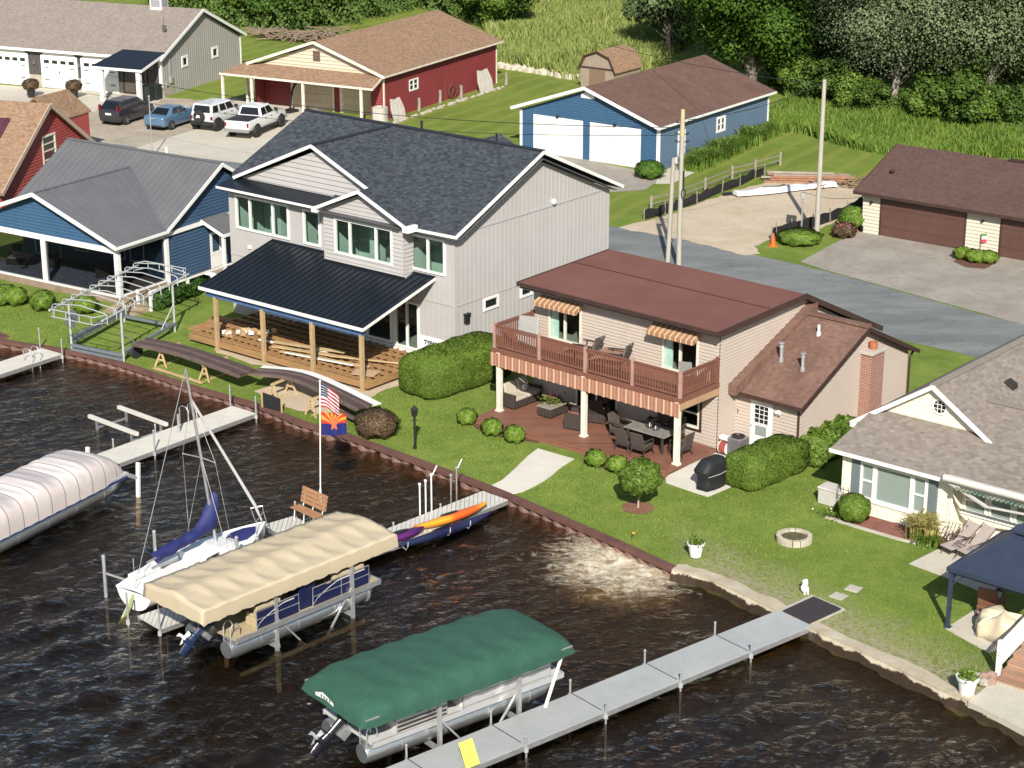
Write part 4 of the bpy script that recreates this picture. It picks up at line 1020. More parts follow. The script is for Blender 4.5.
b=MB();b.bar((1.52,c0-.15,2.28),(1.52,c1+.15,2.28),.05,.16);b.bar((1.5,c0-.17,2.27),(.02,c0-.17,2.87),.05,.16);b.box(1.3,1.45,c0-.1,c0+.05,-.1,2.25);b.box(1.3,1.42,c1-.05,c1+.08,-.1,2.25);b.build('canopy_frame',white,bh)
pr_=right(0)
o=trim_box(pr_,bh,(white,gl_dark),6.75,7.6,.9,2.1,name='side_door',fw=.14);b=MB();pr_.box(b,6.75,7.6,.15,.9,-.03,.05);b.build('door_leaf',white,o)
TR=R(-17.8)
rhh=thing('red_house','red gabled house with a tan brown shingle roof at the left edge','house',(-28.09,107.52),TR)
D3,e4,k4=11.48,2.4,6.3;s4=(k4-e4)/(D3/2)
b=MB();gw=right(-.32)
lap_wall(b,gw,[(.4,-.2),(D3-.4,-.2),(D3-.4,e4+.15),(D3/2,k4-.2),(.4,e4+.15)],[(5.0,6.5,2.45,4.5)],lap=.17,tilt=.045)
lap_wall(b,front(.4),[(-12,-.2),(-.32,-.2),(-.32,e4+.1),(-12,e4+.1)],lap=.17,tilt=.045)
b.build('wall',sid_red2,rhh)
b=MB()
slab(b,[(0,0,e4),(-12,0,e4),(-12,D3/2,k4),(0,D3/2,k4)],.14);slab(b,[(0,D3,e4),(-12,D3,e4),(-12,D3/2,k4),(0,D3/2,k4)],.14)
b.build('roof',rf_tanb,rhh)
tanw=mat('tan_trim',(.46,.36,.28),.6)
for v_ in(0,D3):b=MB();b.bar((.03,v_,e4-.1),(.03,D3/2,k4-.09),.06,.24);b.build('rake_trim',tanw,rhh)
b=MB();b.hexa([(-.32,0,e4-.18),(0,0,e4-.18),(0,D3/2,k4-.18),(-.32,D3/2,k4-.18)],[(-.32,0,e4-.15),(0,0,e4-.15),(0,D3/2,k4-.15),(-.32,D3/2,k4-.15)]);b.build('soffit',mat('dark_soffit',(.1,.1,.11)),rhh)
trim_box(gw,rhh,(mat('cream_trim',(.72,.66,.55),.5),gl_dark),5.0,6.5,2.45,4.5,rails=(.3,.55,.75),fw=.12)
b=MB();zz=lambda v_:e4+s4*v_;b.hexa([(-5.5,2.6,zz(2.6)+.03),(-1.9,2.6,zz(2.6)+.03),(-1.9,4.5,zz(4.5)+.03),(-5.5,4.5,zz(4.5)+.03)],[(-5.5,2.6,zz(2.6)+.12),(-1.9,2.6,zz(2.6)+.12),(-1.9,4.5,zz(4.5)+.12),(-5.5,4.5,zz(4.5)+.12)])
for i in range(5):b.bar((-5.3+i*.8,2.6,zz(2.6)+.13),(-5.3+i*.8,4.5,zz(4.5)+.13),.06,.04)
b.build('roof_panel',mat('maroon_panel',(.085,.03,.045),.4,.2,2),rhh)
rs_=thing('red_shed','red outbuilding with a tan brown roof behind the red house','shed',(*at2(84,118),0),0)
o_=np.array((*at2(84,118),0));E1,E2,Q1,Q2=[np.array(at(*p))-o_ for p in((62,118.5,2.8),(91,110,2.8),(33,97.5,4.4),(67.5,89,4.4))]
M1,M2=Q1*2-E1,Q2*2-E2;M1[2]=M2[2]=2.8;b=MB();slab(b,[E1,E2,Q2,Q1],.12);slab(b,[M1,M2,Q2,Q1],.12);b.build('roof',rf_tanb,rs_)
b=MB();ii=lambda p,q:p+(q-p)*.06
W1,W2,W3,W4=ii(E1,M1),ii(E2,M2),ii(M2,E2),ii(M1,E1);b.hexa([(*p[:2],-.2)for p in(W1,W2,W3,W4)],[(*p[:2],2.72)for p in(W1,W2,W3,W4)]);b.extr([(*W2[:2],2.7),(*W3[:2],2.7),(*Q2[:2],4.2)],(-.05,-.1,0));b.build('wall',sid_red2,rs_)
TBn=R(-28.5)
bn=thing('red_barn','long red barn with tan brown roof and a cream gable over its porch','barn',(-9.02,138.74),TBn)
BW,BD=10.9,16.4;bu=-5.45;rz=5.2;ez=3.25;bs=(rz-ez)/5.75
b=MB()
lap_wall(b,right(0),[(0,-.1),(BD,-.1),(BD,3.1),(0,3.1)],[(3.45,4.72,1.5,2.34)],lap=.19,tilt=.05)
lap_wall(b,front(1.2),[(-BW,0),(0,0),(0,3.0),(-BW,3.0)],[],lap=.19,tilt=.05)
lap_wall(b,left(-BW,BD),[(0,0),(BD,0),(BD,3.1),(0,3.1)],lap=.19,tilt=.05);lap_wall(b,back(BD),[(0,0),(BW,0),(BW,3.1),(bu*-1,5),(0,3.1)],lap=.19,tilt=.05)
lap_wall(b,front(0),[(-1.0,0),(0,0),(0,2.6),(-1.0,2.6)],lap=.19,tilt=.05)
b.build('wall',sid_red,bn)
b=MB();lap_wall(b,front(.0),[(-10.6,3.05),(-.3,3.05),(bu,5.0),],[],lap=.26,tilt=.06);b.build('gable_wall',sid_tan,bn)
b=MB()
slab(b,[(.35,-.42,rz-bs*5.8),(bu,-.42,rz),(bu,BD+.4,rz),(.35,BD+.4,rz-bs*5.8)],.12);slab(b,[(-11.25,-.42,rz-bs*5.8),(bu,-.42,rz),(bu,BD+.4,rz),(-11.25,BD+.4,rz-bs*5.8)],.12)
b.build('roof',rf_tanb,bn)
b=MB();slab(b,[(-12.6,-1.9,2.62),(.35,-1.9,2.62),(.1,-.02,3.22),(-11.6,-.02,3.22)],.1);b.extr([(-12.6,-1.9,2.62),(-11.6,-.02,3.22),(-12.6,2.5,2.62)],(0,0,-.1));b.build('porch_roof',rf_tanb,bn)
b=MB();crw=mat('cream_trim',(.72,.66,.55),.5)
b.bar((.38,-.45,rz-bs*5.83-.07),(bu,-.45,rz-.06),.06,.2);b.bar((-11.28,-.45,rz-bs*5.83-.07),(bu,-.45,rz-.06),.06,.2);b.bar((.38,-.4,rz-bs*5.8-.08),(.38,BD+.4,rz-bs*5.8-.08),.05,.12)
b.bar((-12.62,-1.93,2.56),(.38,-1.93,2.56),.05,.14);b.bar((.36,-1.9,2.56),(.12,-.02,3.16),.05,.14);b.box(.001,.075,BD-.14,BD,0,3.1);b.box(.001,.075,0,.14,0,3.0)
b.bar((-12.62,-1.9,2.55),(-12.62,2.4,2.55),.05,.12)
b.build('cream_trim',crw,bn)
for u,v in((-.65,-1.8),(-5.5,-1.8),(-9.9,-1.8),(-12.45,-1.8),(-12.45,2.2),(-11.9,.4)):
 b=MB();b.box(u-.08,u+.08,v-.08,v+.08,0,2.5);b.build('porch_post',crw,bn)
gd=mat('tan_garage_door',(.50,.43,.32),.55,.06,1)
pl=front(1.2)
door_panel(pl,bn,gd,-4.2,-1.0,.02,2.35,off=.05);door_panel(pl,bn,gd,-8.4,-5.0,.02,2.35,off=.05)
b=MB()
for a in(-4.35,-4.2,-.98,-8.55,-4.98):pl.box(b,a,a+.14,0,2.5,.02,.09)
b.build('door_trim',crw,bn)
trim_box(right(0),bn,(white,gl_dark),3.45,4.72,1.5,2.34,mull=(.5,),rails=(.5,),fw=.11)
b=MB();p0=front(0);p0.box(b,-5.75,-5.15,3.75,4.5,.02,.06)
for i in range(8):p0.box(b,-5.7,-5.2,3.8+i*.085,3.85+i*.085,.05,.085)
b.build('gable_vent',mat('brown_louvre',(.15,.10,.075),.7),bn)
TG=R(-36)
bg_=thing('blue_garage','blue two door garage with a wide brown roof beside the lane','garage',(9.18,123.24),TG)
GW_,GD_=10.6,14.0;gu=-5.4;e_,r_=2.86,4.78;gs=(r_-e_)/5.7
b=MB()
lap_wall(b,front(),[(-GW_,-.05),(0,-.05),(0,2.7),(gu,4.55),(-GW_,2.7)],[],lap=.17,tilt=.042)
b.build('front_wall',sid_blue,bg_)
b=MB();lap_wall(b,right(0),[(0,-.05),(GD_,-.05),(GD_,2.7),(0,2.7)],[(7.05,8.2,1.2,2.25)],lap=.17,tilt=.042);lap_wall(b,left(-GW_,GD_),[(0,0),(GD_,0),(GD_,2.7),(0,2.7)],lap=.17,tilt=.042);lap_wall(b,back(GD_),[(0,0),(GW_,0),(GW_,2.7),(-gu,4.55),(0,2.7)],lap=.17,tilt=.042)
b.build('wall',mat('slate_blue_siding',(.105,.16,.235),.6,.06,.6),bg_)
b=MB()
slab(b,[(.3,-.42,e_),(gu,-.42,r_),(gu,GD_+.5,r_),(.3,GD_+.5,e_)],.12);slab(b,[(-11.1,-.42,e_),(gu,-.42,r_),(gu,GD_+.5,r_),(-11.1,GD_+.5,e_)],.12)
b.build('roof',rf_brown,bg_)
b=MB();b.bar((.33,-.45,e_-.08),(gu,-.45,r_-.07),.06,.2);b.bar((-11.13,-.45,e_-.08),(gu,-.45,r_-.07),.06,.2);b.bar((.33,-.42,e_-.07),(.33,GD_+.5,e_-.07),.05,.14)
b.box(-.12,.07,-.07,.1,0,2.75);b.box(.002,.07,GD_-.14,GD_,0,2.75);b.box(-GW_-.07,-GW_+.12,-.07,.1,0,2.75)
front().box(b,gu-.45,gu+.55,4.0,4.25,.02,.06);b.extr([(gu-.45,-.055,4.25),(gu+.55,-.055,4.25),(gu,-.055,4.46)],(0,.04,0))
b.build('white_trim',white,bg_)
dw=mat('white_garage_door',(.76,.76,.75),.45,.04,1)
for a0,a1 in((-9.45,-5.82),(-5.02,-1.42)):
 door_panel(front(),bg_,dw,a0,a1,.0,2.36,off=.03)
 b=MB();front().box(b,a0-.12,a0,0,2.5,.02,.07);front().box(b,a1,a1+.12,0,2.5,.02,.07);front().box(b,a0,a1,2.36,2.5,.02,.07);b.build('door_trim',white,bg_)
 b=MB();front().box(b,(a0+a1)/2-.08,(a0+a1)/2+.08,2.5,2.62,.02,.2);b.build('door_lamp',blackm,bg_)
trim_box(right(0),bg_,(white,gl_dark),7.05,8.2,1.2,2.25,mull=(.5,),rails=(.5,),fw=.16)
trim_box(right(0),bg_,(white,gl_pale),2.25,3.15,.02,2.15,name='side_door',fw=.16)
TN=R(-38)
br_=thing('brown_garage','low tan garage with brown roof and two wide brown doors across the lane','garage',(19.51,108.22),TN)
W2,D2=17.0,8.6;e2,r2=2.40,4.22
b=MB();lap_wall(b,front(),[(0,-.05),(W2,-.05),(W2,2.3),(0,2.3)],[],lap=.2,tilt=.05);lap_wall(b,left(0,D2),[(0,0),(D2,0),(D2,2.3),(D2/2,4.05),(0,2.3)],lap=.2,tilt=.05);lap_wall(b,right(W2),[(0,0),(D2,0),(D2,2.3),(D2/2,4.05),(0,2.3)],lap=.2,tilt=.05);lap_wall(b,back(D2),[(-W2,0),(0,0),(0,2.3),(-W2,2.3)],lap=.2,tilt=.05)
b.build('wall',mat('pale_tan_siding',(.60,.54,.44),.6,.06,.5),br_)
b=MB();slab(b,[(-.35,-.52,e2),(W2+.3,-.52,e2),(W2+.3,D2/2,r2),(-.35,D2/2,r2)],.12);slab(b,[(-.35,D2+.5,e2),(W2+.3,D2+.5,e2),(W2+.3,D2/2,r2),(-.35,D2/2,r2)],.12);b.build('roof',rf_dkbrown,br_)
b=MB();b.bar((-.38,-.55,e2-.08),(W2+.3,-.55,e2-.08),.06,.16);b.bar((-.37,-.52,e2-.08),(-.37,D2/2,r2-.08),.05,.18);b.bar((-.37,D2+.5,e2-.08),(-.37,D2/2,r2-.08),.05,.18);b.bar((6.5,D2/2,r2+.05),(W2,D2/2,r2+.05),.35,.08);b.build('brown_fascia',brown_trim,br_)
bd=mat('brown_garage_door',(.105,.052,.042),.5,.08,1)
for a0,a1 in((1.18,6.15),(8.3,13.2)):
 door_panel(front(),br_,bd,a0,a1,.0,2.08,off=.03,cols=5)
 b=MB();front().box(b,a0-.1,a0,0,2.2,.02,.07);front().box(b,a1,a1+.1,0,2.2,.02,.07);front().box(b,a0,a1,2.08,2.2,.02,.07);b.build('door_trim',brown_trim,br_)
for a in(.55,7.2):
 b=MB();p=front();c=p.pt(a,1.62,.16);p.box(b,a-.05,a+.05,1.75,1.85,.02,.2);b.lathe([(.03,0),(.11,.04),(.12,.3),(.05,.38),(.02,.44)],n=8);o=b.build('wall_lantern',blackm,br_)
b=MB();b.tube([(.9,D2*.17,2.9),(.9,D2*.17,3.35)],.05,8);b.lathe([(.14,3.3),(.16,3.36),(.05,3.42)],(.9,D2*.17),10);b.build('roof_vent',brown_trim,br_)
TL=R(-23)
lg=thing('grey_garage','long greige garage with three white doors and a black roofed entry porch','garage',(-25.96,147.34),TL)
LW,LD=19.0,11.6;e3,r3=2.95,5.75;ls=(r3-e3)/(LD/2+.4)
b=MB()
lap_wall(b,right(0),[(0,-.05),(LD,-.05),(LD,2.85),(LD/2,5.55),(0,2.85)],[(2.85,3.72,1.75,2.6),(7.2,8.1,1.75,2.6)],lap=3,tilt=0)
battens(b,right(0),[(0,0),(LD,0),(LD,2.85),(LD/2,5.5),(0,2.85)],[(2.85,3.72,1.75,2.6),(7.2,8.1,1.75,2.6)],.3,.05,.03)
lap_wall(b,back(LD),[(0,0),(LW,0),(LW,2.85),(0,2.85)],lap=3,tilt=0);lap_wall(b,left(-LW,LD),[(0,0),(LD,0),(LD,2.85),(LD/2,5.5),(0,2.85)],lap=3,tilt=0)
b.build('wall',sid_steel,lg)
b=MB();lap_wall(b,front(),[(-LW,.9),(0,.9),(0,2.9),(-LW,2.9)],lap=3,tilt=0);battens(b,front(),[(-LW,.9),(0,.9),(0,2.9),(-LW,2.9)],[],.3);b.build('dark_siding',mat('charcoal_siding',(.075,.07,.068),.6),lg)
b=MB();front().box(b,-LW,0,0,.92,-.1,.06);right(0).box(b,0,1.6,0,.95,.0,.04);b.build('stone_wainscot',brickmat('ledge_stone',(.36,.31,.25),(.52,.46,.38),(.30,.27,.23),.36,.12,.01),lg)
b=MB();slab(b,[(.3,-.42,e3),(-LW-.3,-.42,e3),(-LW-.3,LD/2,r3),(.3,LD/2,r3)],.14);slab(b,[(.3,LD+.42,e3),(-LW-.3,LD+.42,e3),(-LW-.3,LD/2,r3),(.3,LD/2,r3)],.14);b.build('roof',rf_taupe,lg)
b=MB();b.bar((.33,-.45,e3-.08),(-LW,-.45,e3-.08),.06,.2);b.bar((.33,-.42,e3-.08),(.33,LD/2,r3-.08),.06,.22);b.bar((.33,LD+.42,e3-.08),(.33,LD/2,r3-.08),.06,.22)
b.box(.002,.05,-.02,.16,0,2.9);b.box(.002,.05,LD-.14,LD,0,2.85);b.box(-.16,.05,-.06,-.0,.9,2.9)
b.build('white_trim',white,lg)
for a0,a1 in((-10.45,-7.45),(-6.85,-3.85),(-17.5,-11.9)):
 door_panel(front(),lg,dw,a0,a1,.02,2.28,lights=4 if a0>-12 else 8,off=.07,mg=gl_dark)
 b=MB();p=front()
 p.box(b,a0-.14,a0,0,2.3,.04,.12);p.box(b,a1,a1+.14,0,2.3,.04,.12)
 b.extr([p.pt(a0-.14,2.28,.12),p.pt(a1+.14,2.28,.12),p.pt(a1+.14,2.45,.12),p.pt(a1-.3,2.75,.12),p.pt(a0+.3,2.75,.12),p.pt(a0-.14,2.45,.12)],(p.n[0]*-.07,p.n[1]*-.07,0));b.build('door_surround',white,lg)
 b=MB()
 for z in(.6,1.55):
  for a in(a0+.15,a1-.55):p.box(b,a,a+.4,z,z+.05,.1,.13)
 p.box(b,(a0+a1)/2-.03,(a0+a1)/2+.03,1.15,1.35,.1,.14);b.build('hinge_strap',blackm,lg)
for a in(-7.15,-11.2):
 b=MB();front().box(b,a-.07,a+.07,1.75,2.05,.02,.16);b.build('wall_lantern',mat('pewter',(.3,.3,.3),.4,metal=.6),lg)
for q in((2.85,3.72,1.75,2.6),(7.2,8.1,1.75,2.6)):trim_box(right(0),lg,(white,gl_dark),*q,fw=.16)
b=MB();slab(b,[(-4.1,-3.0,2.55),(.28,-3.0,2.55),(.28,.3,3.32),(-3.4,.3,3.32)],.1);b.build('porch_roof',m_blackroof,lg)
b=MB();b.bar((-4.1,-3.02,2.47),(.3,-3.02,2.47),.05,.18);b.bar((.3,-3.0,2.47),(.3,.0,3.15),.05,.18)
for u in(-3.35,-.15):b.box(u-.16,u+.16,-2.9,-2.6,0,2.4)
b.build('porch_frame',white,lg)
trim_box(front(),lg,(blackm,gl_dark),-3.3,-1.2,.1,2.25,mull=(.6,),name='entry_door',fw=.06,out=.1)
b=MB();b.box(-4.1,-3.1,LD/2-.5,LD/2+.5,5.3,6.4);o=b.build('cupola',white,lg);b=MB();b.box(-4.0,-3.2,LD/2-.52,LD/2-.49,5.75,6.3);b.box(-3.11,-3.08,LD/2-.4,LD/2+.4,5.75,6.3);b.build('louvre',mat('grey_louvre',(.3,.29,.32),.6),o)
b=MB();zz=e3+ls*3.2;b.tube([(-1.2,2.6,zz-.1),(-1.2,2.6,zz+1.1)],.03,6);b.box(-1.35,-1.05,2.55,2.65,zz+.1,zz+.5);b.build('service_mast',mat('dark_conduit',(.10,.085,.07),.7),lg)
b=MB();right(0).box(b,1.0,1.35,.9,1.4,.04,.16);right(0).box(b,1.1,1.2,1.4,3.3,.04,.09);right(0).box(b,.5,.8,.7,1.1,.04,.1);b.build('meter_box',mat('meter_grey',(.35,.35,.34),.5),lg)
nr=thing('neighbour_house','dark red brown roof corner at the extreme top left edge','house',at(-6,30,0),TL)
b=MB();slab(b,[(-6,-1,2.9),(2.6,-1,2.9),(1.2,4,5.2),(-6,4,5.2)],.14);slab(b,[(2.6,-1,2.9),(2.6,8,2.9),(1.2,4,5.2)],.14);b.build('roof',rf_dkbrown,nr)
b=MB();lap_wall(b,front(0),[(-6,0),(2.2,0),(2.2,2.85),(-6,2.85)],lap=.2,tilt=.05);lap_wall(b,right(2.2),[(0,0),(7.5,0),(7.5,2.85),(0,2.85)],lap=.2,tilt=.05);b.build('wall',sid_tan,nr)
sp_=at(586,80,0)
sh=thing('garden_shed','small tan gambrel shed with brown roof tucked behind the blue garage','shed',(at2(597,92)[0],at2(597,92)[1],0),R(-36))
pf=[(-1.5,0),(1.5,0),(1.5,1.7),(1.0,2.6),(0,3.0),(-1.0,2.6),(-1.5,1.7)]
b=MB();b.extr([(x,0,z)for x,z in pf],(0,3.6,0));b.build('wall',mat('faded_tan',(.30,.24,.19),.7,.1,1),sh)
b=MB()
for(x0,z0),(x1,z1)in(((-1.65,1.6),(-1.08,2.68)),((-1.08,2.68),(0,3.1)),((0,3.1),(1.08,2.68)),((1.08,2.68),(1.65,1.6))):
 slab(b,[(x0,-.15,z0),(x0,3.75,z0),(x1,3.75,z1),(x1,-.15,z1)],.08)
b.build('roof',rf_tanb,sh)
b=MB();b.box(-.7,.7,-.04,-.002,.1,1.75);o=b.build('shed_door',mat('brown_door',(.2,.13,.09),.7),sh)
b=MB()
for(x0,z0),(x1,z1)in(((-1.68,1.55),(-1.1,2.66)),((-1.1,2.66),(0,3.05)),((0,3.05),(1.1,2.66)),((1.1,2.66),(1.68,1.55))):b.bar((x0,-.17,z0),(x1,-.17,z1),.04,.1)
b.bar((-1.45,-.05,1.8),(1.45,-.05,1.8),.05,.1);b.build('brown_trim',brown_trim,sh)
gz=thing('gazebo','open garden gazebo with a dark blue grey metal hip roof','gazebo',at(947.5,627),R(-40))
m_gz=mat('gazebo_slate',(.040,.054,.090),.4,.1,2,metal=.2)
GX,GY,GE,GP=3.0,3.6,2.03,3.1
b=MB();e0=[(-.12,-.12,GE+.05),(GX+.12,-.12,GE+.05),(GX+.12,GY+.12,GE+.05),(-.12,GY+.12,GE+.05)]
cx,cy=GX/2,GY/2
for i in range(4):
 p,q=e0[i],e0[(i+1)%4];k=.12
 slab(b,[p,q,(cx+(q[0]-cx)*k,cy+(q[1]-cy)*k,GP),(cx+(p[0]-cx)*k,cy+(p[1]-cy)*k,GP)],.04)
 b.bar((p[0],p[1],p[2]+.0),(cx+(p[0]-cx)*k,cy+(p[1]-cy)*k,GP+.02),.06,.05)
b.box(cx-.35,cx+.35,cy-.35,cy+.35,GP+.08,GP+.13);b.add([(cx-.3,cy-.3,GP+.13),(cx+.3,cy-.3,GP+.13),(cx+.3,cy+.3,GP+.13),(cx-.3,cy+.3,GP+.13),(cx,cy,GP+.4)],[(0,1,4),(1,2,4),(2,3,4),(3,0,4)])
b.build('roof',m_gz,gz)
b=MB()
for i in range(4):
 p,q=[(0,0),(GX,0),(GX,GY),(0,GY)][i],[(0,0),(GX,0),(GX,GY),(0,GY)][(i+1)%4];b.bar((*p,GE-.07),(*q,GE-.07),.07,.14)
 b.bar((*e0[i][:2],GE+.02),(*e0[(i+1)%4][:2],GE+.02),.04,.12)
b.build('beam',m_gz,gz)
for x,y in((0,0),(GX,0),(GX,GY),(0,GY)):
 b=MB();b.box(x-.06,x+.06,y-.06,y+.06,0,GE-.02);b.box(x-.12,x+.12,y-.12,y+.12,0,.03)
 sx=1 if x==0 else-1;sy=1 if y==0 else-1
 b.bar((x,y,GE-.55),(x+.45*sx,y,GE-.1),.05,.05);b.bar((x,y,GE-.55),(x,y+.45*sy,GE-.1),.05,.05);b.build('post',m_gz,gz)
def dock(name,label,pts,w,z=-.02,plank=None,frame=None,posts=(),sec=0,along=False):
 """pts: centre line; posts: list of (s along, side, height above deck)"""
 root=thing(name,label,'dock',(0,0,0))
 pts=[np.array(p[:2],float)for p in pts]
 L_,R_=offs(pts,w/2),offs(pts,-w/2)
 b=MB();b.loft([[(l[0],l[1],z-.06),(l[0],l[1],z),(r[0],r[1],z),(r[0],r[1],z-.06)]for l,r in zip(L_,R_)]);deck=b.build('deck',plank,root)
 b=MB()
 for P_ in(L_,R_):
  for p,q in zip(P_[:-1],P_[1:]):b.bar((*p,z-.10),(*q,z-.10),.05,.16)
 n=0
 tot=[0]
 for p,q in zip(pts[:-1],pts[1:]):tot.append(tot[-1]+np.linalg.norm(q-p))
 def along_(s):
  for i in range(len(pts)-1):
   if s<=tot[i+1]or i==len(pts)-2:
    d=(pts[i+1]-pts[i])/(tot[i+1]-tot[i]);return pts[i]+d*(s-tot[i]),d
 b.build('frame',frame or alum,root)
 if sec:
  b=MB();s=sec
  while s<tot[-1]-.5:
   p,d=along_(s);nn=np.array((-d[1],d[0]));b.bar((*(p+nn*w/2),z+.001),(*(p-nn*w/2),z+.001),.035,.01);s+=sec
  b.build('joint',mat('dark_joint',(.03,.03,.03),.9),root)
 for s,side,hgt in posts:
  p,d=along_(s);nn=np.array((-d[1],d[0]))*side;c=p+nn*(w/2+.05)
  b=MB();b.tube([(*c,-1.9),(*c,z+hgt)],.032,8);b.box(c[0]-.06,c[0]+.06,c[1]-.06,c[1]+.06,z-.2,z-.04);b.ball((*c,z+hgt),.045,8)
  b.build('post',galv,root,smooth=True)
 return root
grey_plank=patchy('grey_dock_sheet',(.34,.36,.365),(.40,.415,.42),(.30,.32,.33),.5,20,.1)
ivory_plank=planks('ivory_dock_boards',(.66,.63,.55),(.72,.69,.61),.15,1,6,.6,.006,.2)
white_plank=planks('white_dock_boards',(.56,.54,.49),(.64,.62,.56),.16,0,6,.6,.012,.3)
dl0=np.array((.0+.38,51.46));dd=np.array((math.cos(R(38.9)),math.sin(R(38.9))))
a0=dl0-dd*9.0;a1=np.array(at2(796.5,618,0.02))
LDK=np.linalg.norm(a1-a0)
ps=[]
for k in range(6):
 s=LDK-2.95-3.07*k
 ps+=[(s,1,.42),(s,-1,.30)]
dock('long_dock','long straight light grey dock with steel posts beside the green canopy',[a0,a1],1.5,.05,grey_plank,alum,ps,sec=0)
root=[o for o in scene.objects if o.name=='long_dock'][0]
for k in range(6):
 b=MB();p=a1-dd*(2.95+3.07*k);nn=np.array((-dd[1],dd[0]))*.74;b.bar((*(p+nn),.052),(*(p-nn),.052),.03,.008);b.build('joint',mat('dark_joint',(.03,.03,.03),.9),root)
mat_p=[at2(783,610.5,.1),at2(813.6,596.5,.1),at2(841,608.5,.1),at2(809.5,623,.1)]
b=MB();b.prism(mat_p,.06,.11);o=b.build('dock_ramp',mat('black_mat',(.035,.03,.035),.8,.2,4,bump=.3),None);props(o,'black rubber ramp mat joining the grey dock to the lawn','ramp')
b=MB();c4=[at2(783,608,.05),at2(812,595,.05),at2(845,609,.05),at2(811,624,.05)];b.prism([(x,y)for x,y in c4],-.2,.058);o=b.build('ramp_slab',concrete,None);props(o,'pale concrete slab under the black ramp mat','slab')
yn=np.array(at2(470,757,.1))
sg=thing('notice_board','yellow notice panel standing over the grey dock at the bottom edge','sign',(yn[0]+.1,yn[1]-.55,0),R(38.9))
b=MB();b.extr([(-.24,.0,.12),(.24,-.0,.12),(.24,.35,.78),(-.24,.35,.78)],(0,.015,-.02));b.tube([(0,.3,-1.9),(0,.3,.7)],.03,8);o=b.build('panel',mat('yellow_board',(.75,.66,.12),.5,.06,3),sg)
b=MB()
for i,(x,l_)in enumerate(((-.16,.3),(-.10,.42),(-.03,.38),(.04,.2))):
 for k in range(5):
  y0=.03+k*.062;t0,t1=y0/.35,(y0+.035)/.35
  b.add([(x-.012,.35*t0-.004,.12+.66*t0+.004),(x+.012,.35*t0-.004,.12+.66*t0+.004),(x+.012,.35*t1-.004,.12+.66*t1+.004),(x-.012,.35*t1-.004,.12+.66*t1+.004)],[(0,1,2,3)])
b.build('faded_print',mat('faded_print',(.42,.36,.10),.7),sg)
dock('kayak_dock','cream topped dock leading from the curved walk past the kayaks and under the tan canopy',[(at2(492,496,0)[0]+.12,at2(492,496,0)[1]+.12),(-4.25,65.75),(-11.77,58.75)],1.3,-.02,white_plank,alum,[(2.2,-1,.1),(4.6,-1,.1),(15.6,1,.85),(15.9,-1,.9)])
dock('bench_platform','square white slatted dock platform carrying the park bench',[(-8.5,67.2),(-5.6,63.7)],1.3,-.02,white_plank,alum,[(.05,1,.55),(.05,-1,.1)])
dock('narrow_dock','ivory topped dock running out from the sawhorse shore towards the striped boat',[at2(244,409.5,.02),at2(108,459,0)],1.45,.02,ivory_plank,alum,[(.05,1,.75),(.05,-1,.9),(4.2,-1,.35),(6.4,-1,.35),(5.6,1,.85),(8.6,1,.7)])
dock('short_dock','short ivory topped dock at the left edge of the lake',[at2(52,351,.02),(-26.5,79.5)],1.4,.02,ivory_plank,alum,[(.05,1,.7),(.05,-1,.95),(4.6,-1,.7)])
def hoop(mb,x,y,z0,z1,dx,dy,r=.022):
 mb.tube([(x,y,z0),(x,y,z1-.12),(x+dx*.25,y+dy*.25,z1),(x+dx*.75,y+dy*.75,z1),(x+dx,y+dy,z1-.15),(x+dx,y+dy,z0+.2)],r,6)
def ladder(pos,rz,label,rungs=3):
 o=thing('dock_ladder',label,'ladder',(pos[0],pos[1],0),rz)
 b=MB();hoop(b,0,-.22,-1.3,.65,.55,0);hoop(b,0,.22,-1.3,.65,.55,0);b.build('rail',alum,o,smooth=True)
 b=MB()
 for i in range(rungs):b.box(-.06,.06,-.2,.2,-1.1+i*.3,-1.06+i*.3)
 b.build('rung',alum,o)
ladder(at2(184,418.5,0),R(-40),'shiny hoop ladder at the far side of the ivory dock')
ladder(at2(28,360,0),R(-38),'small hoop ladder beside the short left dock')
for i,(px,py,n,hs,lb)in enumerate(((420,510,3,(1.0,1.05,1.2),'three white mooring poles behind the kayaks'),(451,498,2,(.9,1.1),'pair of steel mooring poles near the seawall end of the dock'))):
 c=at2(px,py,-.02);o=thing('mooring_poles',lb,'pole',(c[0],c[1],0),R(47))
 for k in range(n):
  b=MB();b.tube([(k*.3,0,-1.5),(k*.3,0,hs[k]-.02)],.03,8);b.ball((k*.3,0,hs[k]),.06,8)
  if k==n-1:b.tube([(k*.3,0,hs[k]-.1),(k*.3+.35,.05,hs[k]+.25)],.025,6)
  b.build('pole',white if i==0 else alum,o,smooth=True)
bk=thing('bunk_stand','empty white two rail bunk lift beside the ivory dock','boat lift',(*at2(130,432,-.3),0),R(-42))
for y in(-.75,.75):
 b=MB();b.box(-1.7,1.5,y-.07,y+.07,.12,.26);b.build('bunk',mat('bleached_wood',(.60,.58,.53),.8,.12,3),bk)
 for x in(-1.2,1.1):b=MB();b.box(x-.04,x+.04,y-.04,y+.04,-1.9,.12);b.build('leg',alum,bk)
b=MB();b.bar((-1.2,-.8,-.2),(-1.2,.8,-.2),.07,.07);b.bar((1.1,-.8,-.2),(1.1,.8,-.2),.07,.07);b.bar((1.1,.8,-.2),(2.2,.8,-.1),.06,.06);b.tube([(2.2,.8,-1.9),(2.2,.8,.8)],.05,8);b.build('frame',alum,bk)
bench=thing('park_bench','slatted brown bench with steel legs on the dock platform','bench',(*at2(311,521.5,-.02),-.02),R(-46))
wood_b=mat('bench_boards',(.36,.19,.10),.7,.15,3)
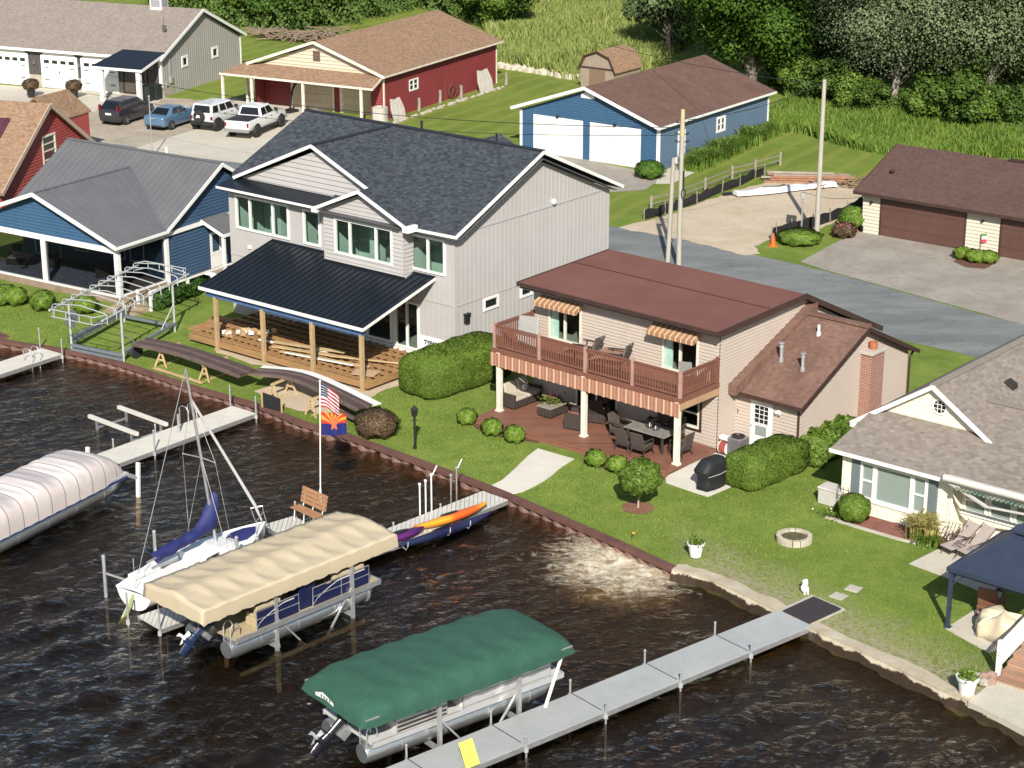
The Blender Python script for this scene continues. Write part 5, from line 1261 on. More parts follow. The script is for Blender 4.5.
for i in range(3):b=MB();b.box(-.72,.72,-.38+i*.15,-.26+i*.15,.44,.47);b.build('seat_slat',wood_b,bench)
for i in range(4):b=MB();z=.56+i*.15;b.hexa([(-.72,.10+i*.035,z),(.72,.10+i*.035,z),(.72,.13+i*.035,z),(-.72,.13+i*.035,z)],[(-.72,.13+i*.035,z+.12),(.72,.13+i*.035,z+.12),(.72,.16+i*.035,z+.12),(-.72,.16+i*.035,z+.12)]);b.build('back_slat',wood_b,bench)
for x in(-.55,0,.55):
 b=MB();b.tube([(x,-.34,0),(x,-.3,.44),(x,.1,.44),(x,.27,1.1)],.02,6);b.tube([(x,.1,0),(x,.08,.46)],.02,6);b.build('leg',white,bench)
fx,fy=at2(320.5,496,-.02)
fl=thing('flagpole','slim white pole with two flags behind the dock bench','flagpole',(fx,fy,0))
b=MB();b.tube([(0,0,-1.6),(0,0,.25)],.045,8);b.tube([(0,0,.1),(.12,0,4.52)],.026,8);b.ball((.12,0,4.54),.05,8);b.build('pole',white,fl,smooth=True)
def flagmat(name,kind):
 m,t,out=nt(name);h=N(t)
 uv=h.n('ShaderNodeUVMap').outputs[0];sp=h.n('ShaderNodeSeparateXYZ',{0:uv});u,v=sp.outputs[0],sp.outputs[1]
 if kind=='us':
  st=h.math('GREATER_THAN',h.math('FRACT',h.math('MULTIPLY',v,6.5)),.5)
  c=h.mix((.45,.02,.04),(.75,.75,.74),st)
  ca=h.math('MULTIPLY',h.math('LESS_THAN',u,.4),h.math('GREATER_THAN',v,.4615))
  sx=h.math('SUBTRACT',h.math('FRACT',h.math('MULTIPLY',u,15.0)),.5);sy=h.math('SUBTRACT',h.math('FRACT',h.math('MULTIPLY',v,9.3)),.5)
  star=h.math('LESS_THAN',h.math('ADD',h.math('MULTIPLY',sx,sx),h.math('MULTIPLY',sy,sy)),.07)
  c=h.mix(c,h.mix((.02,.025,.10),(.75,.75,.74),star),ca)
 else:
  dx=h.math('MULTIPLY',h.math('SUBTRACT',u,.5),1.5);dy=h.math('SUBTRACT',v,.5)
  an=h.math('DIVIDE',h.math('ARCTAN2',dy,dx),math.pi)
  ray=h.math('GREATER_THAN',h.math('FRACT',h.math('MULTIPLY',an,6.5)),.5)
  c=h.mix((.62,.05,.03),(.85,.36,.05),ray)
  c=h.mix((.015,.02,.16),c,h.math('GREATER_THAN',dy,0.0))
  a5=h.math('MULTIPLY',h.math('ARCTAN2',dx,dy),5/(2*math.pi));fr5=h.math('ABSOLUTE',h.math('SUBTRACT',h.math('FRACT',h.math('ADD',a5,.5)),.5))
  rad=h.math('SQRT',h.math('ADD',h.math('MULTIPLY',dx,dx),h.math('MULTIPLY',dy,dy)))
  lim=h.math('SUBTRACT',.29,h.math('MULTIPLY',fr5,.36))
  c=h.mix(c,(.62,.17,.06),h.math('LESS_THAN',rad,lim))
 p=h.n('ShaderNodeBsdfPrincipled',{'Base Color':c,'Roughness':.7});tl=h.n('ShaderNodeBsdfTranslucent',{'Color':c})
 mx=h.n('ShaderNodeMixShader',{0:.25,1:p.outputs[0],2:tl.outputs[0]});t.links.new(mx.outputs[0],out.inputs[0]);return m
def flag(name,label,z,hgt,wid,droop,m,seed):
 nu,nv=24,14;me=bpy.data.meshes.new(name);vs=[];uvs=[]
 for i in range(nu+1):
  for j in range(nv+1):
   u,v=i/nu,j/nv
   x=wid*u*.92;y=.10*math.sin(u*7+v*1.5+seed)*u**.7
   zz=v*hgt*(1-.18*u)-droop*u*u-.05*u*math.sin(v*5+seed)
   vs.append((x+.05,y,zz));uvs.append((u,v))
 fs=[(i*(nv+1)+j,(i+1)*(nv+1)+j,(i+1)*(nv+1)+j+1,i*(nv+1)+j+1)for i in range(nu)for j in range(nv)]
 me.from_pydata(vs,[],fs);l=me.uv_layers.new(name='UVMap')
 for lp in me.loops:l.data[lp.index].uv=uvs[lp.vertex_index]
 me.polygons.foreach_set('use_smooth',[True]*len(me.polygons));me.materials.append(m)
 o=bpy.data.objects.new(name,me);COL.objects.link(o);o.location=(fx+.08+.0,fy,z);o.rotation_euler=(0,0,R(4));props(o,label,'flag')
flag('flag','red and white striped flag with a starry blue corner, upper on the pole',3.52,.92,.72,.42,flagmat('striped_flag','us'),0)
flag('flag','flag with red and gold rays and a copper star, lower on the pole',2.42,.92,1.0,-.02,flagmat('sunray_flag','az'),1.2)
def kayak(label,p,q,z,m,w=.36,lean=0):
 p=np.array((*p[:2],z));q=np.array((*q[:2],z));L=np.linalg.norm(q-p);ang=math.atan2(q[1]-p[1],q[0]-p[0])
 b=MB();rings=[]
 for i in range(15):
  t=i/14;x=L*t;k=max(.06,math.sin(math.pi*min(1,max(0,t*.94+.03)))**.55);wr_=w*k
  rings.append([(x,wr_*math.cos(a),.06+(.20 if math.sin(a)<0 else.15)*k*math.sin(a)+.10*abs(2*t-1)**3)for a in np.linspace(0,2*math.pi,14,endpoint=False)])
 b.loft(rings);o=b.build('kayak',m,None,smooth=True);props(o,label,'kayak','kayaks on the dock edge');o.location=p;o.rotation_euler=(R(lean),0,ang)
 b=MB();b.lathe([(.16,0),(.30,.02),(.33,.05),(.30,.06)],n=14);c=b.build('cockpit_rim',blackm,o);c.location=(L*.48,0,.18);c.scale=(1.25,.62,1)
 return o
def kmat(name,c1,c2):
 m,t,out=nt(name);h=N(t);o=h.coord('Object');sp=h.n('ShaderNodeSeparateXYZ',{0:o})
 f=h.math('ADD',h.math('MULTIPLY',h.math('SINE',h.math('MULTIPLY',sp.outputs[0],2.2)),.5),h.noise(o,2,3))
 p=h.n('ShaderNodeBsdfPrincipled',{'Base Color':h.mix(c1,c2,h.ramp(f,[(.3,0),(.8,1)])),'Roughness':.35});t.links.new(p.outputs[0],out.inputs[0]);return m
k0,k1=np.array(at2(413,529,.12)),np.array(at2(484,505,.12));kd=(k1-k0)/np.linalg.norm(k1-k0);kn=np.array((kd[1],-kd[0]))
kayak('orange and yellow kayak lying on the edge of the cream dock',k0+kn*.16,k1+kn*.16,.10,kmat('orange_plastic',(.75,.13,.02),(.85,.36,.03)),lean=-20)
kayak('purple kayak lying behind the orange one, half under the tan canopy',k0-kd*1.75+kn*.2,k0+kd*.35+kn*.2,.06,kmat('purple_plastic',(.05,.012,.09),(.10,.02,.13)),lean=-15)
kayak('dark navy kayak shape along the dock side below the orange one',k0-kd*1.2+kn*.56,k1+kn*.50,-.16,kmat('dark_navy',(.012,.014,.05),(.02,.025,.07)),.26,lean=-35)  # kayak shape put where a dark navy strip runs along the dock
kr=thing('kayak_rack','steel kayak holders fixed to the dock side under the kayaks','rack',(k0[0],k0[1],0),math.atan2(kd[1],kd[0]))
for s in(-.9,1.05,2.0):b=MB();b.tube([(s,-.1,-.03),(s,-.72,-.2),(s+.02,-.80,-.05),(s+.05,-.78,.12)],.022,6);b.build('arm',alum,kr)
tube_m=mat('pontoon_aluminium',(.55,.57,.58),.30,.10,2,metal=.85,grime=.25)
navy=mat('navy_vinyl',(.012,.016,.06),.35,.15,2);tanv=mat('tan_vinyl',(.46,.38,.25),.6,.1,3);greyv=mat('grey_vinyl',(.55,.55,.54),.45,.08,2)
bcarp=mat('tan_carpet',(.42,.34,.20),.9,.15,6)
blackgel=mat('black_gelcoat',(.014,.015,.022),.25,.2,2,coat=.3);silver=mat('silver_panel',(.60,.60,.60),.3,.06,1,metal=.5)
def outboard(parent,x,y,z,m,tilt,s=1.0,prop=alum):
 o=bpy.data.objects.new('outboard_motor',None);COL.objects.link(o);o.parent=parent;o.location=(x,y,z);o.rotation_euler=(0,tilt,0);o.scale=(s,s,s)
 b=MB();b.loft([[(cx+rx*math.cos(a),ry*math.sin(a),zz)for a in np.linspace(0,2*math.pi,14,endpoint=False)]for zz,rx,ry,cx in((.15,.16,.13,-.25),(.3,.27,.19,-.28),(.55,.30,.21,-.30),(.72,.26,.18,-.30),(.80,.12,.09,-.30))]);c=b.build('cowl',m,o,smooth=True)
 b=MB();b.loft([[(cx+rx*math.cos(a),ry*math.sin(a),zz)for a in np.linspace(0,2*math.pi,10,endpoint=False)]for zz,rx,ry,cx in((.2,.13,.10,-.26),(-.2,.11,.07,-.26),(-.6,.14,.05,-.27),(-.85,.12,.03,-.26))]);b.tube([(-.05,0,-.5),(-.2,0,-.5),(-.5,0,-.5),(-.56,0,-.5)],[.03,.075,.07,.03],10);b.box(-.5,-.05,-.11,.11,-.28,-.26);b.build('leg',m,o,smooth=True)
 b=MB()
 for k in range(3):
  a=2*math.pi*k/3;b.extr([(-.58,.04*math.cos(a),-.5+.04*math.sin(a)),(-.60,.2*math.cos(a-.3),-.5+.2*math.sin(a-.3)),(-.56,.22*math.cos(a+.25),-.5+.22*math.sin(a+.25)),(-.54,.1*math.cos(a+.6),-.5+.1*math.sin(a+.6))],(-.015,0,0))
 b.tube([(-.5,0,-.5),(-.66,0,-.5)],[.06,.03],8);b.build('propeller',prop,o)
 b=MB();b.box(-.12,.08,-.14,.14,-.15,.2);b.build('bracket',alum,o)
def seat(mb,x0,x1,y0,y1,z,back,mi=0):
 mb.box(x0,x1,y0,y1,z,z+.32,mi);mb.box(x0+.02,x1-.02,y0+.02,y1-.02,z+.32,z+.44,mi)
 if back=='y0':mb.box(x0,x1,y0,y0+.16,z+.4,z+.78,mi)
 elif back=='y1':mb.box(x0,x1,y1-.16,y1,z+.4,z+.78,mi)
 elif back=='x0':mb.box(x0,x0+.16,y0,y1,z+.4,z+.78,mi)
def pontoon(name,label,loc,rz,L,panel,fwd,vinyl,motor,style,cover=None):
 o=thing(name,label,'pontoon boat',loc,rz);r=.31;h2=L/2
 for y in(-.88,.88):
  b=MB();b.tube([(-h2+.12,y,r),(-h2+.2,y,r),(h2-1.3,y,r),(h2-.75,y,r+.03),(h2-.35,y,r+.12),(h2-.08,y,r+.26),(h2-.02,y,r+.3)],[r*.9,r,r,r*.96,r*.72,r*.3,.05],20);t_=b.build('pontoon_tube',tube_m,o,smooth=True)
  b=MB();b.box(-h2+.4,h2-1.4,y-.03,y+.03,-.06,.02);b.box(-h2+.3,h2-.9,y-.2,y+.2,2*r-.04,2*r+.05);b.build('keel_strip',tube_m,t_)
  b=MB()
  for k in range(4):b.tube([(-h2+1.3+k*1.55,y,r),(-h2+1.34+k*1.55,y,r)],r+.006,20)
  b.build('weld_ring',alum,t_)
 b=MB();b.box(-h2+.25,h2-.12,-1.24,1.24,2*r+.05,2*r+.1);b.build('deck',bcarp if style=='tan' else greyv,o)
 b=MB();z=2*r
 for y in(-1.26,1.26):b.box(-h2+.25,h2-.12,y-.03,y+.03,z-.02,z+.14)
 b.box(h2-.14,h2-.08,-1.26,1.26,z-.02,z+.14);b.build('deck_trim',silver if style!='tan' else alum,o)
 dz=2*r+.1;ft=dz+.66
 if cover:return o,dz,ft
 segs=[(-h2+1.15,-h2+2.9),(-h2+3.5,h2-.55)]
 for y,sy in((-1.17,-1),(1.17,1)):
  for k,(x0,x1)in enumerate(segs):
   b=MB();b.box(x0,x1,y-.012,y+.012,dz+.05,ft-.06)
   f=b.build('fence_panel',panel if(k==0 or style=='tan')else fwd,o)
   b=MB();b.tube([(x0,y,dz),(x0,y,ft),(x1,y,ft),(x1,y,dz)],.022,6)
   n=int((x1-x0)/.9)
   for i in range(1,n):xx=x0+(x1-x0)*i/n;b.tube([(xx,y+.0,dz),(xx,y,ft)],.02,6)
   b.tube([(x0,y+sy*.016,dz+.36),(x1,y+sy*.016,dz+.36)],.014,6);b.build('rail',alum,f)
   if style=='tan':
    b=MB();xs_=np.linspace(x0,x1-.2,14)
    b.loft([[(xx,y+sy*.02,dz+.08+.5*min(1,(xx-x0)/1.1)**.6),(xx,y+sy*.03,dz+.08+.5*min(1,(xx-x0)/1.1)**.6+.045)]for xx in xs_],closed=False);b.build('white_swoosh',white,f)
   elif k==0:
    b=MB()
    for i in range(4):b.box(x0,x1,y+sy*.013-.004,y+sy*.013+.004,dz+.10+i*.14,dz+.16+i*.14)
    b.build('chrome_band',alum,f)
 b=MB();b.box(h2-.58,h2-.55,-1.17,1.17,dz+.05,ft-.06);b.build('bow_panel',panel if style=='tan' else fwd,o)
 for q in((-h2+1.2,-h2+2.8,.55,1.13,dz,'y1'),(-h2+1.2,-h2+2.2,-1.13,-.55,dz,'y0'),(1.2,h2-.7,.55,1.13,dz,'y1'),(1.2,h2-.7,-1.13,-.55,dz,'y0')):b=MB();seat(b,*q);b.build('bench_seat',vinyl,o,bevel=.03)
 b=MB();b.box(-.2,.45,-1.1,-.45,dz,dz+.85);b.box(-.1,.3,-1.05,-.5,dz+.85,dz+1.05);b.build('console',panel if style=='tan' else greyv,o,bevel=.04)
 b=MB();b.lathe([(.17,0),(.19,.015),(.17,.03)],n=16);s_=b.build('steering_wheel',blackm,o);s_.location=(-.28,-.78,dz+.82);s_.rotation_euler=(0,R(-60),0)
 outboard(o,-h2+.1,0,dz-.1,motor,R(52),1.25,white if style=='tan' else silver)
 b=MB();hoop(b,-h2+.2,-1.05,dz-.5,dz+.45,.35,0);hoop(b,-h2+.2,-.7,dz-.5,dz+.45,.35,0)
 for i in range(3):b.box(-h2+.17,-h2+.25,-1.05,-.7,dz-.45+i*.2,dz-.41+i*.2)
 b.build('boarding_ladder',alum,o,smooth=True)
 return o
def ring_can(xf,cross,n):
 return[[(x,y*sx,z0+(z-z0)*sz)for(y,z)in cross for z0 in(0,)]for x,sx,sz in xf]
def lift(name,label,loc,rz,L,W,cross,fabric,posts,zb,bows,sag,style):
 """boat lift with its canopy: posts in the water, cradle beams, fabric roof"""
 o=thing(name,label,'boat lift',loc,rz)
 b=MB();zmin=min(z for y,z in cross);ztop=max(z for y,z in cross);rings=[];rr=random.Random(len(label))
 nx=72
 for i in range(nx+1):
  x=-L/2+L*i/nx;e=abs(2*x/L)
  if style=='tan':
   ph=(x+L/2)/L*bows;sg=sag*abs(math.sin(math.pi*ph))**.75
   ring=[]
   for y,z in cross:
    k=(z-zmin)/(ztop-zmin)
    zz=z-sg*(.15+.85*(1-abs(abs(y)/(W/2)*2-1)))*(1 if k>.3 else 0)if k>.3 else z
    if k<.05:zz=z+.04*abs(math.sin(math.pi*ph*1.5))-.05
    ring.append((x,y*(1+.0),zz+.012*math.sin(x*9+y*5)+.01*math.sin(x*23-y*11)))
   rings.append(ring)
  else:
   f=(1-e**7)**.42 if e<1 else 0.0;g=.93+.07*(1-e**4)
   ph=(x+L/2)/L*bows;sg=sag*abs(math.sin(math.pi*ph))**.8
   rings.append([(x,y*g*(1-.02*(1-abs(math.cos(math.pi*ph)))*((z-zmin)/(ztop-zmin)<.8)),zmin+(z-zmin)*f-sg*(z>zmin+.3)+.012*math.sin(x*7+y*6)-(.05*abs(math.sin(ph*math.pi))if z<zmin+.02 else 0))for y,z in cross])
 if style=='tan':
  for sgn,idx in((-1,0),(1,-1)):
   R0=rings[idx];x=R0[0][0];extra=[]
   for k in(1,2,3):extra.append([(x+sgn*.02*k,p[1],p[2]+(min(zmin,p[2])-p[2])*k/3+(.02*math.sin(p[1]*9)if k==3 else 0))for p in R0])
   rings=extra[::-1]+rings if sgn<0 else rings+extra
 b.loft(rings,closed=False,caps=False);c=b.build('canopy',fabric,o,smooth='all')
 b=MB()
 for y in(-W/2+.12,W/2-.12):b.tube([(-L/2+.15,y,zmin+.22),(L/2-.15,y,zmin+.22)],.03,6)
 for i in range(1,bows):
  x=-L/2+.15+(L-.3)*i/bows;b.tube([(x,y*.97,max(zmin+.15,z-.09))for y,z in cross[2:-2]],.018,5)
 b.build('canopy_frame',alum,o)
 for x,y in posts:
  b=MB();b.box(x-.055,x+.055,y-.055,y+.055,-2.0,zmin+.25);p=b.build('post',galv,o)
  sy=1 if y<0 else-1;sx=1 if x<0 else-1
  b=MB();b.bar((x+.02*sx,y,.75),(x+1.15*sx,y,-.6),.06,.05);b.build('brace',galv,p)
 b=MB()
 for x in{p[0]for p in posts}:b.bar((x,-W/2+.1,zb-.12),(x,W/2-.1,zb-.12),.12,.12)
 for y in(-W/2+.15,W/2-.15):b.bar((-L/2+1.4,y,-.66),(L/2-1.4,y,-.66),.1,.1)
 b.build('cradle_beam',galv,o)
 return o,c
tanf=mat('tan_canvas',(.50,.42,.29),.8,.06,1.2,bump=.15,bscale=5,grime=.12)
grnf=patchy('green_canvas',(.018,.078,.050),(.024,.092,.062),(.045,.105,.078),.9,9,.25,(.04,.09,.068))
W,L=3.0,8.1
ct=[(-W/2,1.62),(-W/2-.01,1.82),(-W/2,2.03)]+[(-W/2+W*i/16,2.06+.2*(1-abs(2*i/16-1)))for i in range(17)]+[(W/2,2.03),(W/2+.01,1.82),(W/2,1.62)]
ta0,ta1=at2(145,584,2.02),at2(396,536,2.02);tc=((ta0[0]+ta1[0])/2,(ta0[1]+ta1[1])/2);ta=R(46.8)
lift('boat_lift','boat lift with a peaked tan canvas canopy beside the bench platform',(*tc,0),ta,L,W,ct,tanf,[(-1.1,-1.32),(2.1,-1.38),(-1.1,1.32),(2.1,1.35)],-.1,9,.075,'tan')
pontoon('pontoon_boat','pontoon boat with navy panels and white curved stripes under the tan canopy',(tc[0]+.15+.1,tc[1]+.15-.1,-.12),ta,6.5,navy,navy,tanv,mat('dark_blue_motor',(.02,.035,.09),.3),'tan')
W,L=3.3,7.7
cg=[]
for i in range(33):
 a=math.pi*i/32;c_,s_=math.cos(a),math.sin(a)
 cg.append((-W/2*math.copysign(abs(c_)**.55,c_),1.56+.76*abs(s_)**.62))
g0_,g1_=at2(297,684,1.66),at2(580,650,1.66);gc=((g0_[0]+g1_[0])/2,(g0_[1]+g1_[1])/2);ga=R(38.3)
go,gcan=lift('boat_lift','boat lift with a rounded dark green canopy beside the long grey dock',(*gc,0),ga,L,W,cg,grnf,[(-.95,-1.2),(1.95,-1.2),(-.95,1.4),(1.95,1.4)],-.1,8,.03,'green')
b=MB();b.bar((2.3,-1.5,-.9),(3.5,-1.4,1.7),.08,.06);b.build('post',white,go)
pontoon('pontoon_boat','pontoon boat with silver side panels and black stern under the green canopy',(gc[0]+.05,gc[1]+.42,-.12),ga,7.3,mat('brown_black_panel',(.045,.025,.018),.35),silver,greyv,blackgel,'silver')
b=MB();b.extr([(0,.62,1.80),(0,.25,1.93),(0,-.0,1.88),(0,-.28,1.80),(0,-.3,1.71),(0,.1,1.76),(0,.6,1.70)],(-.012,0,0));o=b.build('emblem',white,gcan);o.location=(-L/2-.015,.1,.02)
b=MB()
for i in range(4):b.box(-.02,-.014,-.15+i*.14,-.10+i*.14,1.76,1.85)
o=b.build('emblem_mark',mat('emblem_green',(.02,.10,.07),.7),gcan);o.location=(-L/2-.012,.1,.02)
p0,p1=np.array(at2(0,551,-.2)),np.array(at2(112,494,-.2));an=math.atan2(p1[1]-p0[1],p1[0]-p0[0]);dv=np.array((math.cos(an),math.sin(an)));nv_=np.array((-dv[1],dv[0]))
LL=7.4;bow=p1+dv*.75+nv_*.95;cen=bow-dv*LL/2
po,dz,ft=pontoon('pontoon_boat','pontoon boat under a fitted cover of grey and white stripes',(*cen,-.24),an,LL,navy,navy,greyv,blackgel,'covered',cover=True)
cov=stripes('striped_boat_cover',[(0,(.56,.50,.49)),(.02,(.10,.09,.10)),(.045,(.62,.56,.55)),(.48,(.66,.62,.60)),(.5,(.10,.09,.10)),(.525,(.47,.43,.43))],1.0,0)
def covmat():
 m,t,out=nt('boat_cover');h=N(t);o=h.coord('Object');sp=h.n('ShaderNodeSeparateXYZ',{0:o})
 f=h.math('FRACT',h.math('ADD',h.math('MULTIPLY',sp.outputs[0],1.35),50.0))
 d=h.n('ShaderNodeValToRGB',{'Fac':h.math('FRACT',h.math('ADD',h.math('MULTIPLY',sp.outputs[0],.45),50.0))});cr=d.color_ramp;cr.interpolation='CONSTANT'
 cr.elements[0].color=(.70,.64,.62,1);cr.elements[1].position=.62;cr.elements[1].color=(.44,.40,.41,1);
 seam=h.math('LESS_THAN',f,.05)
 c=h.mix(d.outputs['Color'],(.60,.53,.50),h.ramp(h.math('SUBTRACT',1.75,sp.outputs[2]),[(.0,0),(.25,.85)]))
 c=h.mix(c,(.17,.15,.16),seam);c=h.mix(c,(.40,.37,.36),h.math('MULTIPLY',h.ramp(h.noise(o,3,5),[(.5,0),(.75,1)]),.3))
 p=h.n('ShaderNodeBsdfPrincipled',{'Base Color':c,'Roughness':.75});t.links.new(p.outputs[0],out.inputs[0]);return m
b=MB();rings=[]
for i in range(61):
 x=-LL/2-.1+(LL-.15)*i/60;e=max(0,(x-(LL/2-1.9))/1.65);k=math.cos(min(1,e)*1.35)**.6 if e>0 else 1
 wv=.018*math.sin(x*1.35*2*math.pi)
 ring=[]
 for j in range(25):
  a=math.pi*j/24;c_,s_=math.cos(a),math.sin(a)
  y=-1.33*math.copysign(abs(c_)**.42,c_)*(.72+.28*k);z=dz-.08+(1.02*k+.06)*abs(s_)**.55+(wv+.07*(1-abs(c_)))*(s_>.3)
  ring.append((x,y,z+.012*math.sin(x*11+j)))
 rings.append(ring)
b.loft(rings,closed=False);b.build('boat_cover',covmat(),po,smooth='all')
b=MB()
for y in(-1.27,1.27):b.box(-LL/2+.3,LL/2-.2,y-.035,y+.035,dz-.14,dz-.04)
b.build('navy_trim',mat('navy_trim',(.02,.035,.13),.4),po)
cl=thing('boat_lift','bare white lift frame at the bow of the striped cover boat','boat lift',(*cen,0),an)
for x,y in((LL/2+.15,1.0),(LL/2-.2,-1.75)):
 b=MB();b.bar((x-.12,y,-1.8),(x+.12,y,1.0),.14,.1);b.build('post',white,cl)
b=MB();b.bar((LL/2+.1,1.0,.4),(LL/2-.15,-1.75,.4),.08,.14);b.bar((LL/2+.05,1.0,-.9),(LL/2-.25,-1.75,-.9),.1,.1);b.build('cross_beam',alum,cl)
b=MB();b.lathe([(.26,0),(.28,.02),(.26,.04)],n=20);w_=b.build('winch_wheel',blackm,cl);w_.location=(LL/2+.1,1.1,.85);w_.rotation_euler=(R(90),0,R(40))
s0,s1=np.array(at2(131,601,-.0)),np.array(at2(262,534,.1));sa=math.atan2(s1[1]-s0[1],s1[0]-s0[0]);SL=np.linalg.norm(s1-s0);mid=(s0+s1)/2
sb=thing('sailboat','small white sailboat with a bare mast and blue sail cover','sailboat',(mid[0]+.1,mid[1]-.0,-.30),sa)
gel=mat('white_gelcoat',(.78,.78,.76),.25,.04,1,coat=.3,grime=.08)
b=MB();rings=[];SH=SL/2
for i in range(21):
 t=i/20;x=-SH+SL*t;bw=1.12*min(1,(.70+1.1*t)if t<.3 else 1.03)*max(.02,1-max(0,(t-.42)/.58)**2.1);kz=-.05+.34*max(0,(t-.55)/.45)**2;dk_=.62+.22*t**2
 rings.append([(x,bw*math.cos(a)*(1 if math.sin(a)>-.01 else.96),kz+(dk_-kz)*(1+math.sin(a)*.98)if math.sin(a)<0 else dk_)for a in np.linspace(math.pi,2*math.pi,13)])
b.loft(rings,closed=False);hull=b.build('hull',gel,sb,smooth=True)
n0=len(rings)
b=MB();b.add([p for r in rings for p in(r[0],(r[0][0],0,r[0][2]+.05),r[-1])],[f for i in range(n0-1)for f in((i*3,i*3+1,i*3+4,i*3+3),(i*3+1,i*3+2,i*3+5,i*3+4))]);b.add(rings[0],[tuple(range(13))]);b.build('deck',gel,sb,smooth=True)
b=MB();b.tube([(p[0],p[1],p[2]+.02)for p in[r[0]for r in rings]],.035,6);b.tube([(p[0],p[1],p[2]+.02)for p in[r[-1]for r in rings]],.035,6);b.build('gunwale',gel,sb,smooth=True)
b=MB();b.loft([[(x,y*w_,.66+hh*(1 if k_ else 0))for y,k_ in((-1,0),(-.85,1),(.85,1),(1,0))]for x,w_,hh in((-.5,.62,.34),(.4,.62,.38),(1.2,.5,.3),(1.7,.36,.06))]);b.build('cabin',gel,sb,bevel=.03)
b=MB()
for sy in(-1,1):b.add([(-.35,sy*.60,.80),(.3,sy*.60,.80),(.3,sy*.565,.93),(-.35,sy*.575,.91)],[(0,1,2,3)])
b.build('cabin_window',gl_dark,sb)
b=MB();b.box(-2.9,-.6,-.45,.45,.665,.69);b.box(-2.7,-.6,-.8,-.5,.68,.86);b.box(-2.7,-.6,.5,.8,.68,.86);b.build('cockpit',gel,sb,bevel=.02)
b=MB();b.loft([[(x,w_*math.cos(a),.76+hh*math.sin(a))for a in np.linspace(0,math.pi,9)]for x,w_,hh in((1.55,.3,.1),(1.9,.42,.17),(2.4,.34,.17),(2.8,.12,.1))],closed=False);b.build('hatch_cover',mat('sail_blue',(.016,.022,.12),.7,.15,3),sb,smooth=True)
mx0,mz0=.78,.95
mtop=(-.25,0,7.6)
b=MB();b.tube([(mx0,0,mz0-.1),mtop],.058,10,r2=.045);b.build('mast',alum,sb,smooth=True)
b=MB();b.tube([(mx0-.1,0,1.62),(-2.55,0,1.42)],.045,8);b.build('boom',alum,sb,smooth=True)
b=MB();rings2=[]
for i in range(16):
 t=i/15;x=mx0-.02-2.9*t;hh=.40+1.0*max(0,1-t*3)**1.4;wz_=.20+.05*math.sin(t*19)
 rings2.append([(x-.05*math.sin(a*2),wz_*math.cos(a),1.66-.2*t-.18+hh*(.5+.5*math.sin(a))+.02*math.sin(t*31))for a in np.linspace(0,2*math.pi,12,endpoint=False)])
b.loft(rings2);b.build('sail_cover',MATS['sail_blue'],sb,smooth=True)
bowp=(SH-.12,0,.95);mj=np.array((mx0,0,mz0))+(np.array(mtop)-np.array((mx0,0,mz0)))*.83
b=MB();b.tube([bowp,(bowp[0]-.35,0,1.7),tuple(mj)],[.03,.06,.045],8);b.build('furled_jib',mat('furled_sail',(.62,.62,.60),.7),sb,smooth=True)
b=MB();sprd=np.array((mx0,0,mz0))+(np.array(mtop)-np.array((mx0,0,mz0)))*.5
b.tube([tuple(sprd),tuple(sprd+(-.12,.75,.02))],.022,6);b.tube([tuple(sprd),tuple(sprd+(-.12,-.75,.02))],.022,6);b.build('spreader',alum,sb)
b=MB();wire=.009
for y in(-1,1):
 b.tube([(.55,y*1.05,.72),tuple(sprd+(-.12,y*.75,.02)),tuple(mj)],wire,4);b.tube([(.3,y*1.05,.72),tuple(sprd)],wire,4)
b.tube([(-SH+.08,0,.75),mtop],.013,5);b.build('rigging',alum,sb)
b=MB();b.tube([(SH-.15,-.28,.86),(SH-.35,-.3,1.45),(SH-.05,0,1.5),(SH-.35,.3,1.45),(SH-.15,.28,.86)],.018,6);b.tube([(SH-1.0,-.5,.8),(SH-.9,-.45,1.3),(SH-.35,-.3,1.45)],.018,6);b.build('bow_rail',alum,sb)
b=MB()
for x in(-2.2,-1.2,-.2):
 for y in(-1,1):b.tube([(x,y*1.02,.66),(x,y*1.02,1.2)],.018,5)
b.build('stanchion',alum,sb)
b=MB();b.tube([(-1.2+.3*math.cos(a),-.96,.7+.5*math.sin(a))for a in np.linspace(0,math.pi,9)],.016,5);b.tube([(-1.9+.3*math.cos(a),-.96,.7+.5*math.sin(a))for a in np.linspace(0,math.pi,9)],.016,5);b.build('rope_loop',mat('dark_rope',(.08,.08,.08),.9),sb)
b=MB();b.hexa([(-SH-.05,-.03,.55),(-SH+.08,-.03,.55),(-SH+.08,.03,.55),(-SH-.05,.03,.55)],[(-SH-.75,-.025,-.25),(-SH-.5,-.025,-.35),(-SH-.5,.025,-.35),(-SH-.75,.025,-.25)]);b.build('rudder',mat('weedy_rudder',(.40,.44,.22),.6,.3,3),sb)
sl_=thing('boat_lift','post frame lift holding the white sailboat beside the dock','boat lift',(mid[0],mid[1],0),sa)
for x,y,h_ in((-3.0,1.45,1.15),(-.6,1.45,1.2),(-3.0,-1.35,.95),(.55,-1.3,1.25),(1.7,-1.2,.8)):
 b=MB();b.tube([(x,y,-1.9),(x,y,h_)],.06,8);b.ball((x,y,h_),.07,8);b.build('post',galv,sl_,smooth=True)
b=MB()
for x in(-2.2,.6):b.bar((x,-1.4,-.5),(x,1.4,-.5),.1,.1)
b.bar((-3.0,1.45,.55),(-2.3,.95,.1),.06,.06);b.bar((-.6,1.45,.6),(-.9,1.0,.2),.06,.06);b.build('cradle_beam',galv,sl_)
pole_m=mat('weathered_pole',(.40,.37,.32),.85,.15,2,stretch=(4,4,.4),bump=.2)
pole_y=mat('treated_pole',(.46,.40,.24),.85,.15,2,stretch=(4,4,.4),bump=.2)
tops={}
